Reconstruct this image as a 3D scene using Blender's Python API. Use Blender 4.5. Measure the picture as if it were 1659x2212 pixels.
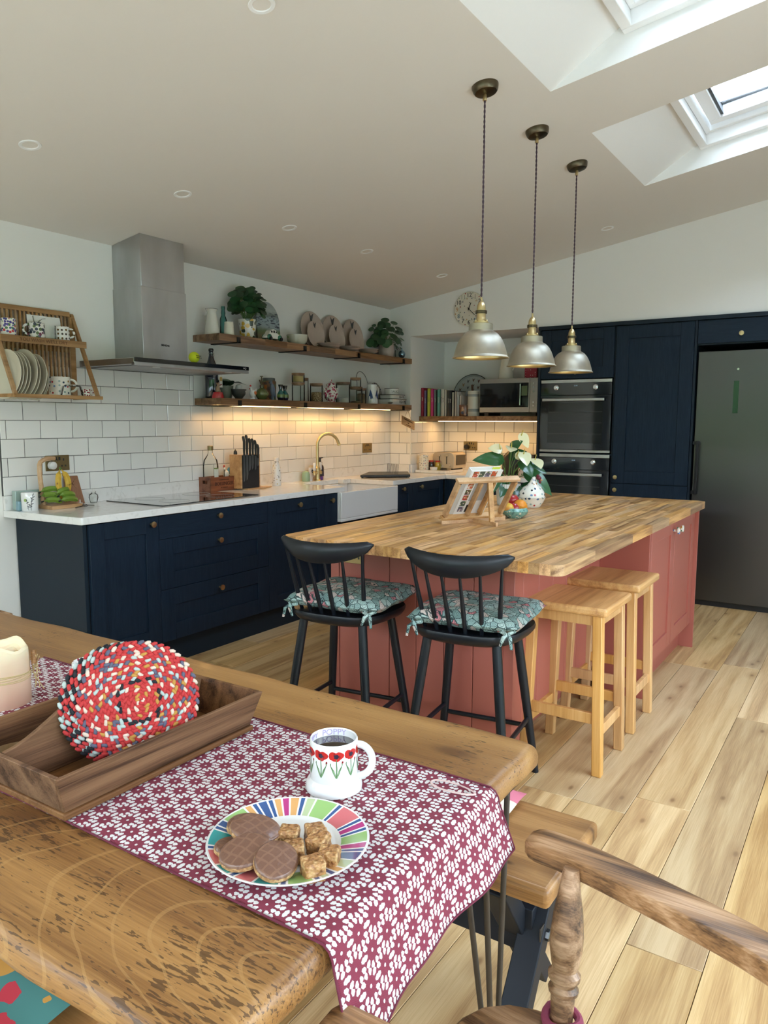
import bpy, math, random
from mathutils import Vector, Matrix, Euler
import numpy as np
random.seed(7)
for o in list(bpy.data.objects): bpy.data.objects.remove(o)
SC = bpy.context.scene
COL = SC.collection
PI = math.pi
# ------------------------------------------------------------ camera
CP = Vector((-6.1496, -3.9541, 1.4110)); YAW = 0.5786017; PIT = -0.1192883; ROL = 0.0023993
fw = Vector((math.cos(YAW)*math.cos(PIT), math.sin(YAW)*math.cos(PIT), math.sin(PIT)))
rt = Vector((math.sin(YAW), -math.cos(YAW), 0)); up = rt.cross(fw)
r2 = rt*math.cos(ROL)+up*math.sin(ROL); u2 = up*math.cos(ROL)-rt*math.sin(ROL)
cam = bpy.data.cameras.new('camera'); co = bpy.data.objects.new('camera', cam); COL.objects.link(co)
co.matrix_world = Matrix(((r2.x, u2.x, -fw.x, CP.x), (r2.y, u2.y, -fw.y, CP.y), (r2.z, u2.z, -fw.z, CP.z), (0, 0, 0, 1)))
cam.sensor_fit = 'HORIZONTAL'; cam.sensor_width = 36; cam.lens = 36*1631.407/1659; cam.clip_start = .05
SC.camera = co
# ------------------------------------------------------------ sky, lights, exposure
w = bpy.data.worlds.new('sky'); SC.world = w; w.use_nodes = True
wn = w.node_tree; bg = wn.nodes['Background']
tc = wn.nodes.new('ShaderNodeTexCoord'); sx = wn.nodes.new('ShaderNodeSeparateXYZ'); cr = wn.nodes.new('ShaderNodeValToRGB')
wn.links.new(tc.outputs['Generated'], sx.inputs[0]); wn.links.new(sx.outputs['Z'], cr.inputs[0]); wn.links.new(cr.outputs[0], bg.inputs[0])
cr.color_ramp.elements[0].position = 0; cr.color_ramp.elements[0].color = (.86, .93, 1, 1)
cr.color_ramp.elements[1].position = .8; cr.color_ramp.elements[1].color = (.62, .80, 1, 1)
bg.inputs[1].default_value = 7.2
def portal(name, loc, rot, sx_, sy_):
    l = bpy.data.lights.new(name, 'AREA'); l.shape = 'RECTANGLE'; l.size = sx_; l.size_y = sy_; l.cycles.is_portal = True
    o = bpy.data.objects.new(name, l); COL.objects.link(o); o.location = loc; o.rotation_euler = rot
SC.view_settings.view_transform = 'Standard'; SC.view_settings.look = 'None'
SC.view_settings.exposure = 0.85
SC.cycles.transparent_max_bounces = 32; SC.view_settings.gamma = 1; SC.view_settings.use_curve_mapping = False
# ------------------------------------------------------------ material helpers
class X:
    def __init__(s, m, k): s.m = m; s.k = k
    def _o(s, op, b=None, c=None):
        n = s.m.nt.nodes.new('ShaderNodeMath'); n.operation = op
        for i, v in enumerate((s, b, c)):
            if v is None: continue
            if isinstance(v, X): s.m.nt.links.new(v.k, n.inputs[i])
            else: n.inputs[i].default_value = v
        return X(s.m, n.outputs[0])
    def __add__(s, b): return s._o('ADD', b)
    __radd__ = __add__
    def __sub__(s, b): return s._o('SUBTRACT', b)
    def __mul__(s, b): return s._o('MULTIPLY', b)
    __rmul__ = __mul__
    def __truediv__(s, b): return s._o('DIVIDE', b)
    def gt(s, b): return s._o('GREATER_THAN', b)
    def lt(s, b): return s._o('LESS_THAN', b)
    def max(s, b): return s._o('MAXIMUM', b)
    def min(s, b): return s._o('MINIMUM', b)
    def abs(s): return s._o('ABSOLUTE')
    def sin(s): return s._o('SINE')
    def cos(s): return s._o('COSINE')
    def sqrt(s): return s._o('SQRT')
    def pow(s, b): return s._o('POWER', b)
    def frac(s): return s._o('FRACT')
    def floor(s): return s._o('FLOOR')
    def atan2(s, b): return s._o('ARCTAN2', b)
class Mt:
    def __init__(s, name, col=(.8, .8, .8), rough=.5, metal=0, spec=.5, coat=0):
        s.mat = bpy.data.materials.new(name); s.mat.use_nodes = True; s.nt = s.mat.node_tree
        s.P = s.nt.nodes['Principled BSDF']; s.c = None
        s.P.inputs['Base Color'].default_value = (*col, 1); s.P.inputs['Roughness'].default_value = rough
        s.P.inputs['Metallic'].default_value = metal; s.P.inputs['Specular IOR Level'].default_value = spec
        s.P.inputs['Coat Weight'].default_value = coat; s.P.inputs['Coat Roughness'].default_value = .08
    def N(s, t, **k):
        n = s.nt.nodes.new(t)
        for a, b in k.items(): setattr(n, a, b)
        return n
    def L(s, a, b): s.nt.links.new(a.k if isinstance(a, X) else a, b)
    def oc(s, kind='Object'):
        n = s.N('ShaderNodeTexCoord'); return X(s, n.outputs[kind])
    def rnd(s):
        n = s.N('ShaderNodeObjectInfo'); return X(s, n.outputs['Random'])
    def map(s, v, sc=(1, 1, 1), rot=(0, 0, 0), loc=(0, 0, 0)):
        n = s.N('ShaderNodeMapping'); s.L(v, n.inputs[0]); n.inputs['Scale'].default_value = sc; n.inputs['Rotation'].default_value = rot
        if isinstance(loc, X):
            c = s.N('ShaderNodeCombineXYZ')
            for i in range(3): s.L(loc*(17.3+i*9.1), c.inputs[i])
            s.L(c.outputs[0], n.inputs['Location'])
        else: n.inputs['Location'].default_value = loc
        return X(s, n.outputs[0])
    def xyz(s, v):
        n = s.N('ShaderNodeSeparateXYZ'); s.L(v, n.inputs[0]); return [X(s, n.outputs[i]) for i in range(3)]
    def vec(s, a, b, c=0):
        n = s.N('ShaderNodeCombineXYZ')
        for i, v in enumerate((a, b, c)):
            if isinstance(v, X): s.L(v, n.inputs[i])
            else: n.inputs[i].default_value = v
        return X(s, n.outputs[0])
    def noise(s, v, sc=5, det=3, dist=0, rough=.5):
        n = s.N('ShaderNodeTexNoise'); s.L(v, n.inputs['Vector']); n.inputs['Scale'].default_value = sc
        n.inputs['Detail'].default_value = det; n.inputs['Distortion'].default_value = dist; n.inputs['Roughness'].default_value = rough
        return X(s, n.outputs['Fac'])
    def vor(s, v, sc=5, rand=1, feat='F1', out='Distance', two=False):
        n = s.N('ShaderNodeTexVoronoi', feature=feat, voronoi_dimensions='2D' if two else '3D'); s.L(v, n.inputs['Vector']); n.inputs['Scale'].default_value = sc
        n.inputs['Randomness'].default_value = rand; return X(s, n.outputs[out])
    def ramp(s, f, st, con=False):
        n = s.N('ShaderNodeValToRGB'); s.L(f, n.inputs[0]); e = n.color_ramp.elements
        if con: n.color_ramp.interpolation = 'CONSTANT'
        while len(e) < len(st): e.new(.5)
        for i, (p, c) in enumerate(st):
            e[i].position = p
            e[i].color = (*c, 1) if not isinstance(c, (int, float)) else (c, c, c, 1)
        return X(s, n.outputs[0])
    def mix(s, f, a, b, mode='MIX'):
        n = s.N('ShaderNodeMix', data_type='RGBA', blend_type=mode)
        for i, v in ((0, f), (6, a), (7, b)):
            if isinstance(v, X): s.L(v, n.inputs[i])
            elif i == 0: n.inputs[i].default_value = v
            else: n.inputs[i].default_value = (*v, 1)
        return X(s, n.outputs[2])
    def hsv(s, c, h=None, sat=None, val=None):
        n = s.N('ShaderNodeHueSaturation'); s.L(c, n.inputs['Color'])
        for k, v in (('Hue', h), ('Saturation', sat), ('Value', val)):
            if v is not None:
                if isinstance(v, X): s.L(v, n.inputs[k])
                else: n.inputs[k].default_value = v
        return X(s, n.outputs[0])
    def base(s, c): s.L(c, s.P.inputs['Base Color']); return s
    def rough(s, c): s.L(c, s.P.inputs['Roughness']); return s
    def bump(s, h, st=.3, d=.002):
        n = s.N('ShaderNodeBump'); s.L(h, n.inputs['Height']); n.inputs['Strength'].default_value = st; n.inputs['Distance'].default_value = d
        s.L(n.outputs[0], s.P.inputs['Normal']); return s
def plain(name, col, rough=.5, metal=0, spec=.5, coat=0, bump=0, bs=60, var=0):
    m = Mt(name, col, rough, metal, spec, coat); oc = m.oc()
    n = m.noise(oc, bs, 3)
    if bump: m.bump(n, bump, .002)
    if var:
        n2 = m.noise(oc, bs*.15, 3); m.base(m.ramp(n2, [(.3, tuple(c*(1-var) for c in col)), (.7, tuple(min(1, c*(1+var)) for c in col))]))
    return m.mat
def wood(name, dark, mid, light, axis=0, gr=1.0, rough=.45, coat=0, rand=True, knots=0, bump=.15, vv=.35, flecks=0, sp=.5):
    m = Mt(name, mid, rough, coat=coat, spec=sp); oc = m.oc(); loc = m.rnd() if rand else (0, 0, 0)
    s = [14, 14, 14]; s[axis] = 1.1; s = [a*gr for a in s]
    v = m.map(oc, tuple(s), loc=loc)
    n1 = m.noise(v, 1.0, 5, .8); 
    s2 = [90, 90, 90]; s2[axis] = 3; v2 = m.map(oc, tuple(a*gr for a in s2), loc=loc); n2 = m.noise(v2, 1.0, 3)
    v3 = m.map(oc, tuple(a*.32 for a in s), loc=loc); n3 = m.noise(v3, 1.0, 2, 1.2)
    rings = ((n3*26.0).sin()*.5+.5)
    s4 = [340, 340, 340]; s4[axis] = 9; n4 = m.noise(m.map(oc, tuple(s4), loc=loc), 1.0, 2)
    f = n1*.55+n2*.25+rings*.2+(n4-.5)*.34
    c = m.ramp(f, [(.30, dark), (.5, mid), (.70, light)])
    if knots:
        sk = [4.2, 4.2, 4.2]; sk[axis] = 1.9; vk = m.map(oc, tuple(a*knots for a in sk), loc=loc)
        d = m.vor(vk, 1.0, 1, two=True); k = m.ramp(d, [(.018, 1), (.05, 0)]); c = m.mix(k, c, (dark[0]*.35, dark[1]*.3, dark[2]*.28))
        k2 = m.ramp(d, [(.04, .6), (.19, 0)]); c = m.mix(k2, c, dark)
    if flecks:
        sf = [230, 230, 230]; sf[axis] = 42; vf = m.map(oc, tuple(sf), rot=(0, 0, .25)); nf = m.noise(vf, 1.0, 2)
        big = m.noise(oc, 5, 2); fl = (nf*.7+big*.45).gt(.655)
        if flecks == .5:
            X3, Y3, _z = m.xyz(oc); wv = m.noise(oc, 2.6, 2)*.30; dx = (X3+.33)*2.4; dy = Y3+1.02; d = (dx*dx+dy*dy).sqrt()+wv
            fl = (fl*(d.lt(1.05))).max((nf*.7+big*.45).gt(.725))
        c = m.mix(fl*.75, c, (dark[0]*.3, dark[1]*.3, dark[2]*.35))
        f = f-fl*.8
        if flecks == .5:
            ln = ((d*88.).sin()).gt(.965)*(d.lt(.92)); c = m.mix(ln*.42, c, light); f = f+ln*.3
    if rand:
        r = m.rnd(); c = m.hsv(c, val=r*vv*2+(1-vv), sat=(r*7.3).frac()*.2+.88)
    m.base(c); m.bump(f, bump, .003); return m.mat
def dots(name, base, sc, r, pal, rough=.2, coat=.3, rand=.6, cyl=0):
    m = Mt(name, base, rough, coat=coat); oc = m.oc()
    if cyl: a, b_, z = m.xyz(oc); oc = m.vec(b_.atan2(a)*cyl, z+.013, 0)
    d = m.vor(oc, sc, rand, two=cyl > 0); cc = m.vor(oc, sc, rand, out='Color', two=cyl > 0); x = m.xyz(cc)[0]
    n = len(pal); p = m.ramp(x, [(i/n, c) for i, c in enumerate(pal)], con=True)
    m.base(m.mix(d.lt(r), base, p)); return m.mat
def floral(name, base, sc, pal, thr=.5, rough=.25, coat=.3, dist=.6):
    m = Mt(name, base, rough, coat=coat); oc = m.oc(); nz = m.noise(oc, sc*.8, 3, dist*3)
    cc = m.vor(oc, sc, 1, out='Color'); x, y, z = m.xyz(cc); d = m.vor(oc, sc, 1); n = len(pal)
    p = m.ramp(x, [(i/n, c) for i, c in enumerate(pal)], con=True)
    m.base(m.mix((d+nz*.5).lt(thr)*y.gt(.25), base, p)); return m.mat
def glass(name, col=(1, 1, 1), fac=.85, rough=.02):
    m = Mt(name, col, rough); nt = m.nt; nt.nodes.remove(m.P)
    t = m.N('ShaderNodeBsdfTransparent'); t.inputs[0].default_value = (*col, 1); g = m.N('ShaderNodeBsdfGlossy'); g.inputs['Roughness'].default_value = rough
    fr = m.N('ShaderNodeLayerWeight'); fr.inputs['Blend'].default_value = 1-fac
    mx = m.N('ShaderNodeMixShader'); o = nt.nodes['Material Output']
    nt.links.new(fr.outputs['Fresnel'], mx.inputs[0]); nt.links.new(t.outputs[0], mx.inputs[1]); nt.links.new(g.outputs[0], mx.inputs[2]); nt.links.new(mx.outputs[0], o.inputs[0]); return m.mat
def emit(name, col, st):
    m = Mt(name, col, .5); m.P.inputs['Emission Color'].default_value = (*col, 1); m.P.inputs['Emission Strength'].default_value = st; return m.mat
# ------------------------------------------------------------ materials
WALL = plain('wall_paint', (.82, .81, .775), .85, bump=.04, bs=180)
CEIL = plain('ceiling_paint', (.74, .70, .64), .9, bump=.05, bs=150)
REVEAL = plain('white_plaster', (.86, .86, .84), .85, bump=.05, bs=120)
WHITEP = plain('white_gloss_paint', (.88, .88, .87), .3)
TILE = Mt('white_glazed_tile', (.83, .82, .80), .13, coat=.4)
_r = TILE.rnd(); TILE.base(TILE.ramp(_r, [(0, (.76, .755, .74)), (1, (.88, .875, .86))])); TILE.bump(TILE.noise(TILE.oc(), 9, 2), .025, .004); TILE = TILE.mat
GROUT = plain('grey_grout', (.085, .085, .09), .95)
NAVY = Mt('navy_wood_paint', (.012, .026, .048), .5, spec=.22)
_v = NAVY.map(NAVY.oc(), (60, 60, 5)); _n = NAVY.noise(_v, 1, 4, 1.5); NAVY.bump(_n, .12, .003); NAVY.base(NAVY.ramp(_n, [(.3, (.005, .013, .027)), (.7, (.010, .022, .040))])); NAVY = NAVY.mat
NAVYH = Mt('navy_wood_paint_across', (.012, .026, .048), .5, spec=.22)
_v = NAVYH.map(NAVYH.oc(), (5, 5, 50)); _n = NAVYH.noise(_v, 1, 4, 1.8); NAVYH.bump(_n, .15, .003); NAVYH.base(NAVYH.ramp(_n, [(.3, (.005, .013, .027)), (.7, (.010, .022, .040))])); NAVYH = NAVYH.mat
NAVYS = plain('smooth_navy_paint', (.008, .017, .028), .5, spec=.25)
CORAL = plain('coral_paint', (.38, .108, .078), .45, bump=.03, bs=80)
BRASS = plain('antique_brass', (.62, .49, .26), .33, 1, bump=.02)
BRASSD = plain('aged_brass_plate', (.26, .20, .10), .4, 1)
SHADEM = Mt('brushed_pewter_brass', (.42, .38, .30), .46, 1); _x = SHADEM.xyz(SHADEM.oc()); SHADEM.bump(SHADEM.noise(SHADEM.vec(_x[2]*300., 0, 0), 1, 2), .12, .001); SHADEM.P.inputs['Anisotropic'].default_value = .6
SHADEM.base(SHADEM.ramp(SHADEM.noise(SHADEM.oc(), 9, 3), [(.35, (.36, .33, .27)), (.65, (.50, .44, .33))])); SHADEM = SHADEM.mat
SHADEIN = plain('gold_shade_lining', (.75, .62, .30), .3, 1)
DARKBR = plain('dark_bronze', (.12, .095, .06), .35, 1)
STEEL = Mt('brushed_steel', (.50, .51, .52), .3, 1); _v = STEEL.map(STEEL.oc(), (400, 400, 3)); STEEL.bump(STEEL.noise(_v, 1, 2), .1, .001)
STEEL.base(STEEL.ramp(STEEL.noise(STEEL.map(STEEL.oc(), (6, 6, 2)), 1, 3), [(.3, (.42, .42, .42)), (.7, (.55, .56, .57))])); STEEL = STEEL.mat
STEELD = Mt('dark_brushed_steel', (.125, .125, .128), .33, 1); _v = STEELD.map(STEELD.oc(), (3, 3, 500)); STEELD.bump(STEELD.noise(_v, 1, 2), .06, .001); STEELD = STEELD.mat
CHROME = plain('chrome', (.75, .75, .76), .15, 1)
BGLASS = plain('black_glass', (.006, .008, .012), .04, coat=1)
BLACK = plain('black_satin', (.012, .012, .014), .38)
BLACKP = plain('black_stool_paint', (.006, .008, .012), .34, spec=.35)
BLACKM = plain('black_matt_metal', (.02, .02, .022), .5, .6)
QUARTZ = Mt('white_quartz', (.78, .77, .75), .14, coat=.2); _n = QUARTZ.noise(QUARTZ.oc(), 14, 6, 2); QUARTZ.base(QUARTZ.ramp(_n, [(.33, (.70, .685, .66)), (.44, (.79, .78, .76)), (.8, (.82, .81, .79))])); QUARTZ = QUARTZ.mat
CER = plain('white_ceramic', (.77, .77, .76), .12, coat=.5)
CREAM = plain('cream_ceramic', (.72, .67, .56), .2, coat=.4)
CREAMP = plain('cream_plate_glaze', (.66, .62, .50), .22, coat=.4)
STONE = plain('pinkish_stoneware', (.47, .37, .31), .35, var=.12, bs=30)
STAVE = wood('oak_staves', (.25, .11, .035), (.53, .285, .105), (.70, .42, .17), 0, 1.5, .38, .04, True, 0, .1, .30)
FLOORM = wood('oak_floor', (.38, .215, .09), (.56, .36, .165), (.70, .49, .255), 0, .85, .42, .05, True, 1.1, .16, .16)
SHELFW = wood('oak_shelf', (.13, .06, .025), (.25, .125, .055), (.36, .20, .09), 0, 1.4, .45, 0, True, 0, .12, .2)
TABLEM = wood('rustic_pine', (.165, .068, .018), (.325, .158, .046), (.43, .235, .080), 1, .45, .42, .05, False, .45, .55, .2, .5)
BEECH = wood('beech', (.48, .24, .075), (.63, .34, .12), (.72, .43, .18), 2, 1.0, .35, .2, True, 0, .04, .08)
BEECHX = wood('beech_seat', (.44, .20, .06), (.62, .32, .10), (.72, .41, .15), 0, 1.6, .36, .1, True, 0, .04, .1)
ELM = wood('worn_elm', (.06, .026, .010), (.27, .135, .053), (.50, .30, .16), 1, 1.9, .42, .05, True, 0, .35, .1)
TRAYM = wood('old_dark_oak', (.045, .018, .007), (.150, .066, .026), (.235, .112, .045), 0, 1.5, .6, 0, True, 0, .5, .12, sp=.22)
RACKW = wood('oak_rack', (.25, .13, .05), (.38, .21, .09), (.47, .28, .13), 0, 1.0, .5, 0, True, 0, .1, .1)
STANDW = wood('light_oak_stand', (.40, .20, .075), (.56, .31, .13), (.66, .40, .19), 0, 1.2, .4, .1, True, 0, .08, .08)
CRATEM = wood('reddish_crate_wood', (.12, .032, .012), (.22, .065, .025), (.30, .10, .04), 0, 1.5, .5, 0, True, 0, .1, .1)
ACACIA = wood('brown_carved_board', (.16, .07, .035), (.25, .115, .06), (.33, .16, .09), 2, 1, .55, 0, True, 0, .3, .05)
GLASSC = glass('clear_glass', (.975, .985, .98), .86)
GLASSW = glass('window_glass', (.98, .99, 1), .93)
GLASSG = None
GLASSB = glass('sea_green_glass', (.62, .80, .78), .78)
LEAF = Mt('deep_green_leaf', (.02, .075, .03), .35, coat=.1); _r = LEAF.rnd(); LEAF.base(LEAF.ramp(_r, [(0, (.010, .045, .022)), (1, (.030, .10, .035))])); LEAF = LEAF.mat
LEAF2 = Mt('glossy_green_leaf', (.02, .10, .035), .25, coat=.3); _r = LEAF2.rnd(); LEAF2.base(LEAF2.ramp(_r, [(0, (.012, .07, .028)), (1, (.035, .14, .04))])); LEAF2 = LEAF2.mat
STEMM = plain('green_stem', (.10, .19, .04), .5)
LETTER = plain('dark_lettering', (.02, .018, .016), .5)
LED = emit('warm_led', (1, .66, .28), 5)
def c3(r, g, b): return (r, g, b)
PAL = [c3(.45, .02, .03), c3(.02, .06, .12), c3(.45, .22, .05), c3(.30, .42, .40), c3(.12, .2, .4), c3(.05, .05, .06)]
POLKA = dots('cream_polka_dot_glaze', (.84, .81, .74), 36, .20, PAL, cyl=.055)
POLKAS = dots('cream_small_polka_dot_glaze', (.80, .75, .64), 42, .17, PAL, cyl=.05)
REDDOT = dots('red_with_white_dots', (.30, .006, .03), 45, .22, [c3(.8, .75, .75)], .4, 0, .2)
# ------------------------------------------------------------ geometry helpers
def mrot(rx=0, ry=0, rz=0): return Euler((rx, ry, rz)).to_matrix()
class MB:
    def __init__(s): s.v = []; s.f = []; s.m = []; s.uv = {}
    def add(s, vs, fs, mi=0, M=None, at=(0, 0, 0)):
        b = len(s.v); at = Vector(at)
        for p in vs:
            p = Vector(p)
            if M is not None: p = M @ p
            s.v.append(p+at)
        for i, f in enumerate(fs): s.f.append([b+k for k in f]); s.m.append(mi if isinstance(mi, int) else mi[i])
        return s
    def b(s, a, c, mi=0):
        x0, x1 = sorted((a[0], c[0])); y0, y1 = sorted((a[1], c[1])); z0, z1 = sorted((a[2], c[2]))
        return s.add([(x0, y0, z0), (x1, y0, z0), (x1, y1, z0), (x0, y1, z0), (x0, y0, z1), (x1, y0, z1), (x1, y1, z1), (x0, y1, z1)],
                     [(0, 3, 2, 1), (4, 5, 6, 7), (0, 1, 5, 4), (1, 2, 6, 5), (2, 3, 7, 6), (3, 0, 4, 7)], mi)
    def cb(s, at, sz, M=None, mi=0):
        t = MB().b([-q/2 for q in sz], [q/2 for q in sz]); return s.add(t.v, t.f, mi, M, at)
    def bar(s, p, q, wx, wy, mi=0, upv=(0, 0, 1)):
        p, q = Vector(p), Vector(q); d = (q-p); L = d.length; z = d/L; u = Vector(upv)
        if abs(z.dot(u)) > .98: u = Vector((0, 1, 0))
        x = u.cross(z).normalized(); y = z.cross(x); M = Matrix((x, y, z)).transposed()
        return s.cb((p+q)/2, (wx, wy, L), M, mi)
    def lathe(s, pr, at=(0, 0, 0), M=None, seg=24, mi=0, cap=True, sx=1, sy=1):
        vs = []; fs = []; n = len(pr); mm = []
        for j, (r, z) in enumerate(pr):
            for i in range(seg):
                a = 2*PI*i/seg; vs.append((r*math.cos(a)*sx, r*math.sin(a)*sy, z))
        for j in range(n-1):
            for i in range(seg):
                k = (i+1) % seg; fs.append((j*seg+i, j*seg+k, (j+1)*seg+k, (j+1)*seg+i)); mm.append(mi if isinstance(mi, int) else mi(j, i))
        if cap:
            if pr[0][0] > 1e-4: fs.append(tuple(reversed(range(seg)))); mm.append(mi if isinstance(mi, int) else 0)
            if pr[-1][0] > 1e-4: fs.append(tuple((n-1)*seg+i for i in range(seg))); mm.append(mi if isinstance(mi, int) else 0)
        return s.add(vs, fs, mm, M, at)
    def tube(s, pts, r, seg=8, mi=0, closed=False, flat=1):
        pts = [Vector(p) for p in pts]; n = len(pts); vs = []; fs = []
        rr = r if isinstance(r, (list, tuple)) else [r]*n; px = None
        for i, p in enumerate(pts):
            a = pts[(i-1) % n] if (closed or i > 0) else p; b = pts[(i+1) % n] if (closed or i < n-1) else p
            t = (b-a).normalized()
            if px is None:
                u = Vector((0, 0, 1)) if abs(t.z) < .9 else Vector((1, 0, 0)); px = u.cross(t).normalized()
            else:
                px = (px-t*px.dot(t)).normalized()
            py = t.cross(px)
            for k in range(seg):
                an = 2*PI*k/seg; vs.append(p+px*math.cos(an)*rr[i]+py*math.sin(an)*rr[i]*flat)
        for i in range(n if closed else n-1):
            j = (i+1) % n
            for k in range(seg):
                l = (k+1) % seg; fs.append((i*seg+k, i*seg+l, j*seg+l, j*seg+k))
        if not closed: fs.append(tuple(reversed(range(seg)))); fs.append(tuple((n-1)*seg+k for k in range(seg)))
        return s.add(vs, fs, mi)
    def ell(s, at, r, M=None, mi=0, seg=12, rings=8):
        vs = [(0, 0, -r[2])]; fs = []
        for j in range(1, rings):
            a = -PI/2+PI*j/rings
            for i in range(seg):
                b = 2*PI*i/seg; vs.append((r[0]*math.cos(a)*math.cos(b), r[1]*math.cos(a)*math.sin(b), r[2]*math.sin(a)))
        vs.append((0, 0, r[2])); e = len(vs)-1
        for i in range(seg):
            k = (i+1) % seg; fs.append((0, 1+k, 1+i)); fs.append((e, 1+(rings-2)*seg+i, 1+(rings-2)*seg+k))
            for j in range(rings-2): fs.append((1+j*seg+i, 1+j*seg+k, 1+(j+1)*seg+k, 1+(j+1)*seg+i))
        return s.add(vs, fs, mi, M, at)
    def prism(s, poly, h, M=None, at=(0, 0, 0), mi=0):
        n = len(poly); a = sum(poly[i][0]*poly[(i+1) % n][1]-poly[(i+1) % n][0]*poly[i][1] for i in range(n))
        if a < 0: poly = poly[::-1]
        vs = [(x, y, 0) for x, y in poly]+[(x, y, h) for x, y in poly]
        fs = [tuple(reversed(range(n))), tuple(n+i for i in range(n))]+[(i, (i+1) % n, n+(i+1) % n, n+i) for i in range(n)]
        return s.add(vs, fs, mi, M, at)
    def grid(s, fn, nu, nv, mi=0, uv=None, cu=False):
        b = len(s.v); vs = [fn(i/nu, j/nv) for j in range(nv+1) for i in range(nu+1)]
        fs = [(j*(nu+1)+i, j*(nu+1)+i+1, (j+1)*(nu+1)+i+1, (j+1)*(nu+1)+i) for j in range(nv) for i in range(nu)]
        if uv:
            for j in range(nv+1):
                for i in range(nu+1): s.uv[b+j*(nu+1)+i] = uv(i/nu, j/nv)
        return s.add(vs, fs, mi)
    def bounds(s):
        a = np.array([tuple(p) for p in s.v]); return a.min(0), a.max(0)
def wloc(o):
    l = Vector((0, 0, 0))
    while o is not None: l += o.location; o = o.parent
    return l
def mesh(name, mb, off=(0, 0, 0), mats=(), ang=38, smooth=True):
    me = bpy.data.meshes.new(name); off = Vector(off)
    me.from_pydata([tuple(p-off) for p in mb.v], [], [tuple(f) for f in mb.f])
    for m in mats: me.materials.append(m)
    if len(mats) > 1: me.polygons.foreach_set('material_index', mb.m)
    if mb.uv:
        ul = me.uv_layers.new(name='uv')
        for lp in me.loops: ul.data[lp.index].uv = mb.uv.get(lp.vertex_index, (0, 0))
    if smooth:
        me.polygons.foreach_set('use_smooth', [True]*len(me.polygons)); me.set_sharp_from_angle(angle=math.radians(ang))
    me.update(); return me
def bevel(o, w, seg=2):
    b = o.modifiers.new('bevel', 'BEVEL'); b.width = w; b.segments = seg; b.limit_method = 'ANGLE'; b.angle_limit = math.radians(40); return o
def tag(o, label=None, cat=None, group=None, kind=None):
    for k, v in (('label', label), ('category', cat), ('group', group), ('kind', kind)):
        if v: o[k] = v
    return o
def part(name, mb, mat, parent=None, bev=0, W=True, label=None, ang=38, seg=2):
    mats = mat if isinstance(mat, (list, tuple)) else [mat]
    off = wloc(parent) if (W and parent is not None) else (0, 0, 0)
    o = bpy.data.objects.new(name, mesh(name, mb, off, mats, ang)); COL.objects.link(o)
    if parent is not None: o.parent = parent
    if bev: bevel(o, bev, seg)
    if label: o['label'] = label
    return o
def thing(name, label, cat, loc=(0, 0, 0), rz=0, group=None, kind=None):
    o = bpy.data.objects.new(name, None); COL.objects.link(o); o.location = loc; o.rotation_euler = (0, 0, rz); o.empty_display_size = .05
    return tag(o, label, cat, group, kind)
def one(name, mb, mat, label, cat, group=None, bev=0, kind=None, loc=None, rz=0, ang=38, seg=2):
    mats = mat if isinstance(mat, (list, tuple)) else [mat]
    if loc is None:
        a, b = mb.bounds(); off = ((a[0]+b[0])/2, (a[1]+b[1])/2, a[2]); l = off
    else: off = (0, 0, 0); l = loc
    o = bpy.data.objects.new(name, mesh(name, mb, off, mats, ang)); COL.objects.link(o); o.location = l; o.rotation_euler = (0, 0, rz)
    if bev: bevel(o, bev, seg)
    return tag(o, label, cat, group, kind)
def struct(name, mb, mat, parent=None, bev=0):
    o = part(name, mb, mat, parent, bev)
    if parent is None: o['kind'] = 'structure'
    return o
def inst(name, me, parent, loc, rot=(0, 0, 0)):
    o = bpy.data.objects.new(name, me); COL.objects.link(o); o.parent = parent
    o.location = Vector(loc)-wloc(parent); o.rotation_euler = rot; return o
def dup(root, loc, rz=None, label=None, par=None):
    c = root.copy(); COL.objects.link(c)
    if par is None:
        c.location = loc
        if rz is not None: c.rotation_euler = (0, 0, rz)
        if label: c['label'] = label
    else: c.parent = par
    for ch in list(root.children): dup(ch, None, par=c)
    return c
_tc = {}
def text_mesh(body, size, ext=.0006, spacing=1.0):
    k = (body, size, ext, spacing)
    if k in _tc: return _tc[k]
    cu = bpy.data.curves.new('t', 'FONT'); cu.body = body; cu.size = size; cu.extrude = ext; cu.align_x = 'CENTER'; cu.align_y = 'CENTER'; cu.space_character = spacing; cu.resolution_u = 3
    o = bpy.data.objects.new('t', cu); COL.objects.link(o); dg = bpy.context.evaluated_depsgraph_get(); dg.update()
    me = bpy.data.meshes.new_from_object(o.evaluated_get(dg)); vs = [v.co.copy() for v in me.vertices]; fs = [tuple(p.vertices) for p in me.polygons]
    bpy.data.objects.remove(o); bpy.data.curves.remove(cu); bpy.data.meshes.remove(me); _tc[k] = (vs, fs); return vs, fs
def text(body, size, at, xdir, ydir, mat, parent, name='lettering', ext=.0006, spacing=1.0, sx=1):
    vs, fs = text_mesh(body, size, ext, spacing); x = Vector(xdir).normalized(); y = Vector(ydir).normalized(); z = x.cross(y)
    mb = MB(); mb.add([Vector(at)+x*v.x*sx+y*v.y+z*v.z for v in vs], fs); return part(name, mb, mat, parent)
def rrect(x0, x1, y0, y1, r, n=5):
    P = []
    for cx, cy, a in ((x1-r, y1-r, 0), (x0+r, y1-r, PI/2), (x0+r, y0+r, PI), (x1-r, y0+r, 3*PI/2)):
        for i in range(n+1):
            t = a+PI/2*i/n; P.append((cx+r*math.cos(t), cy+r*math.sin(t)))
    return P
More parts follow.
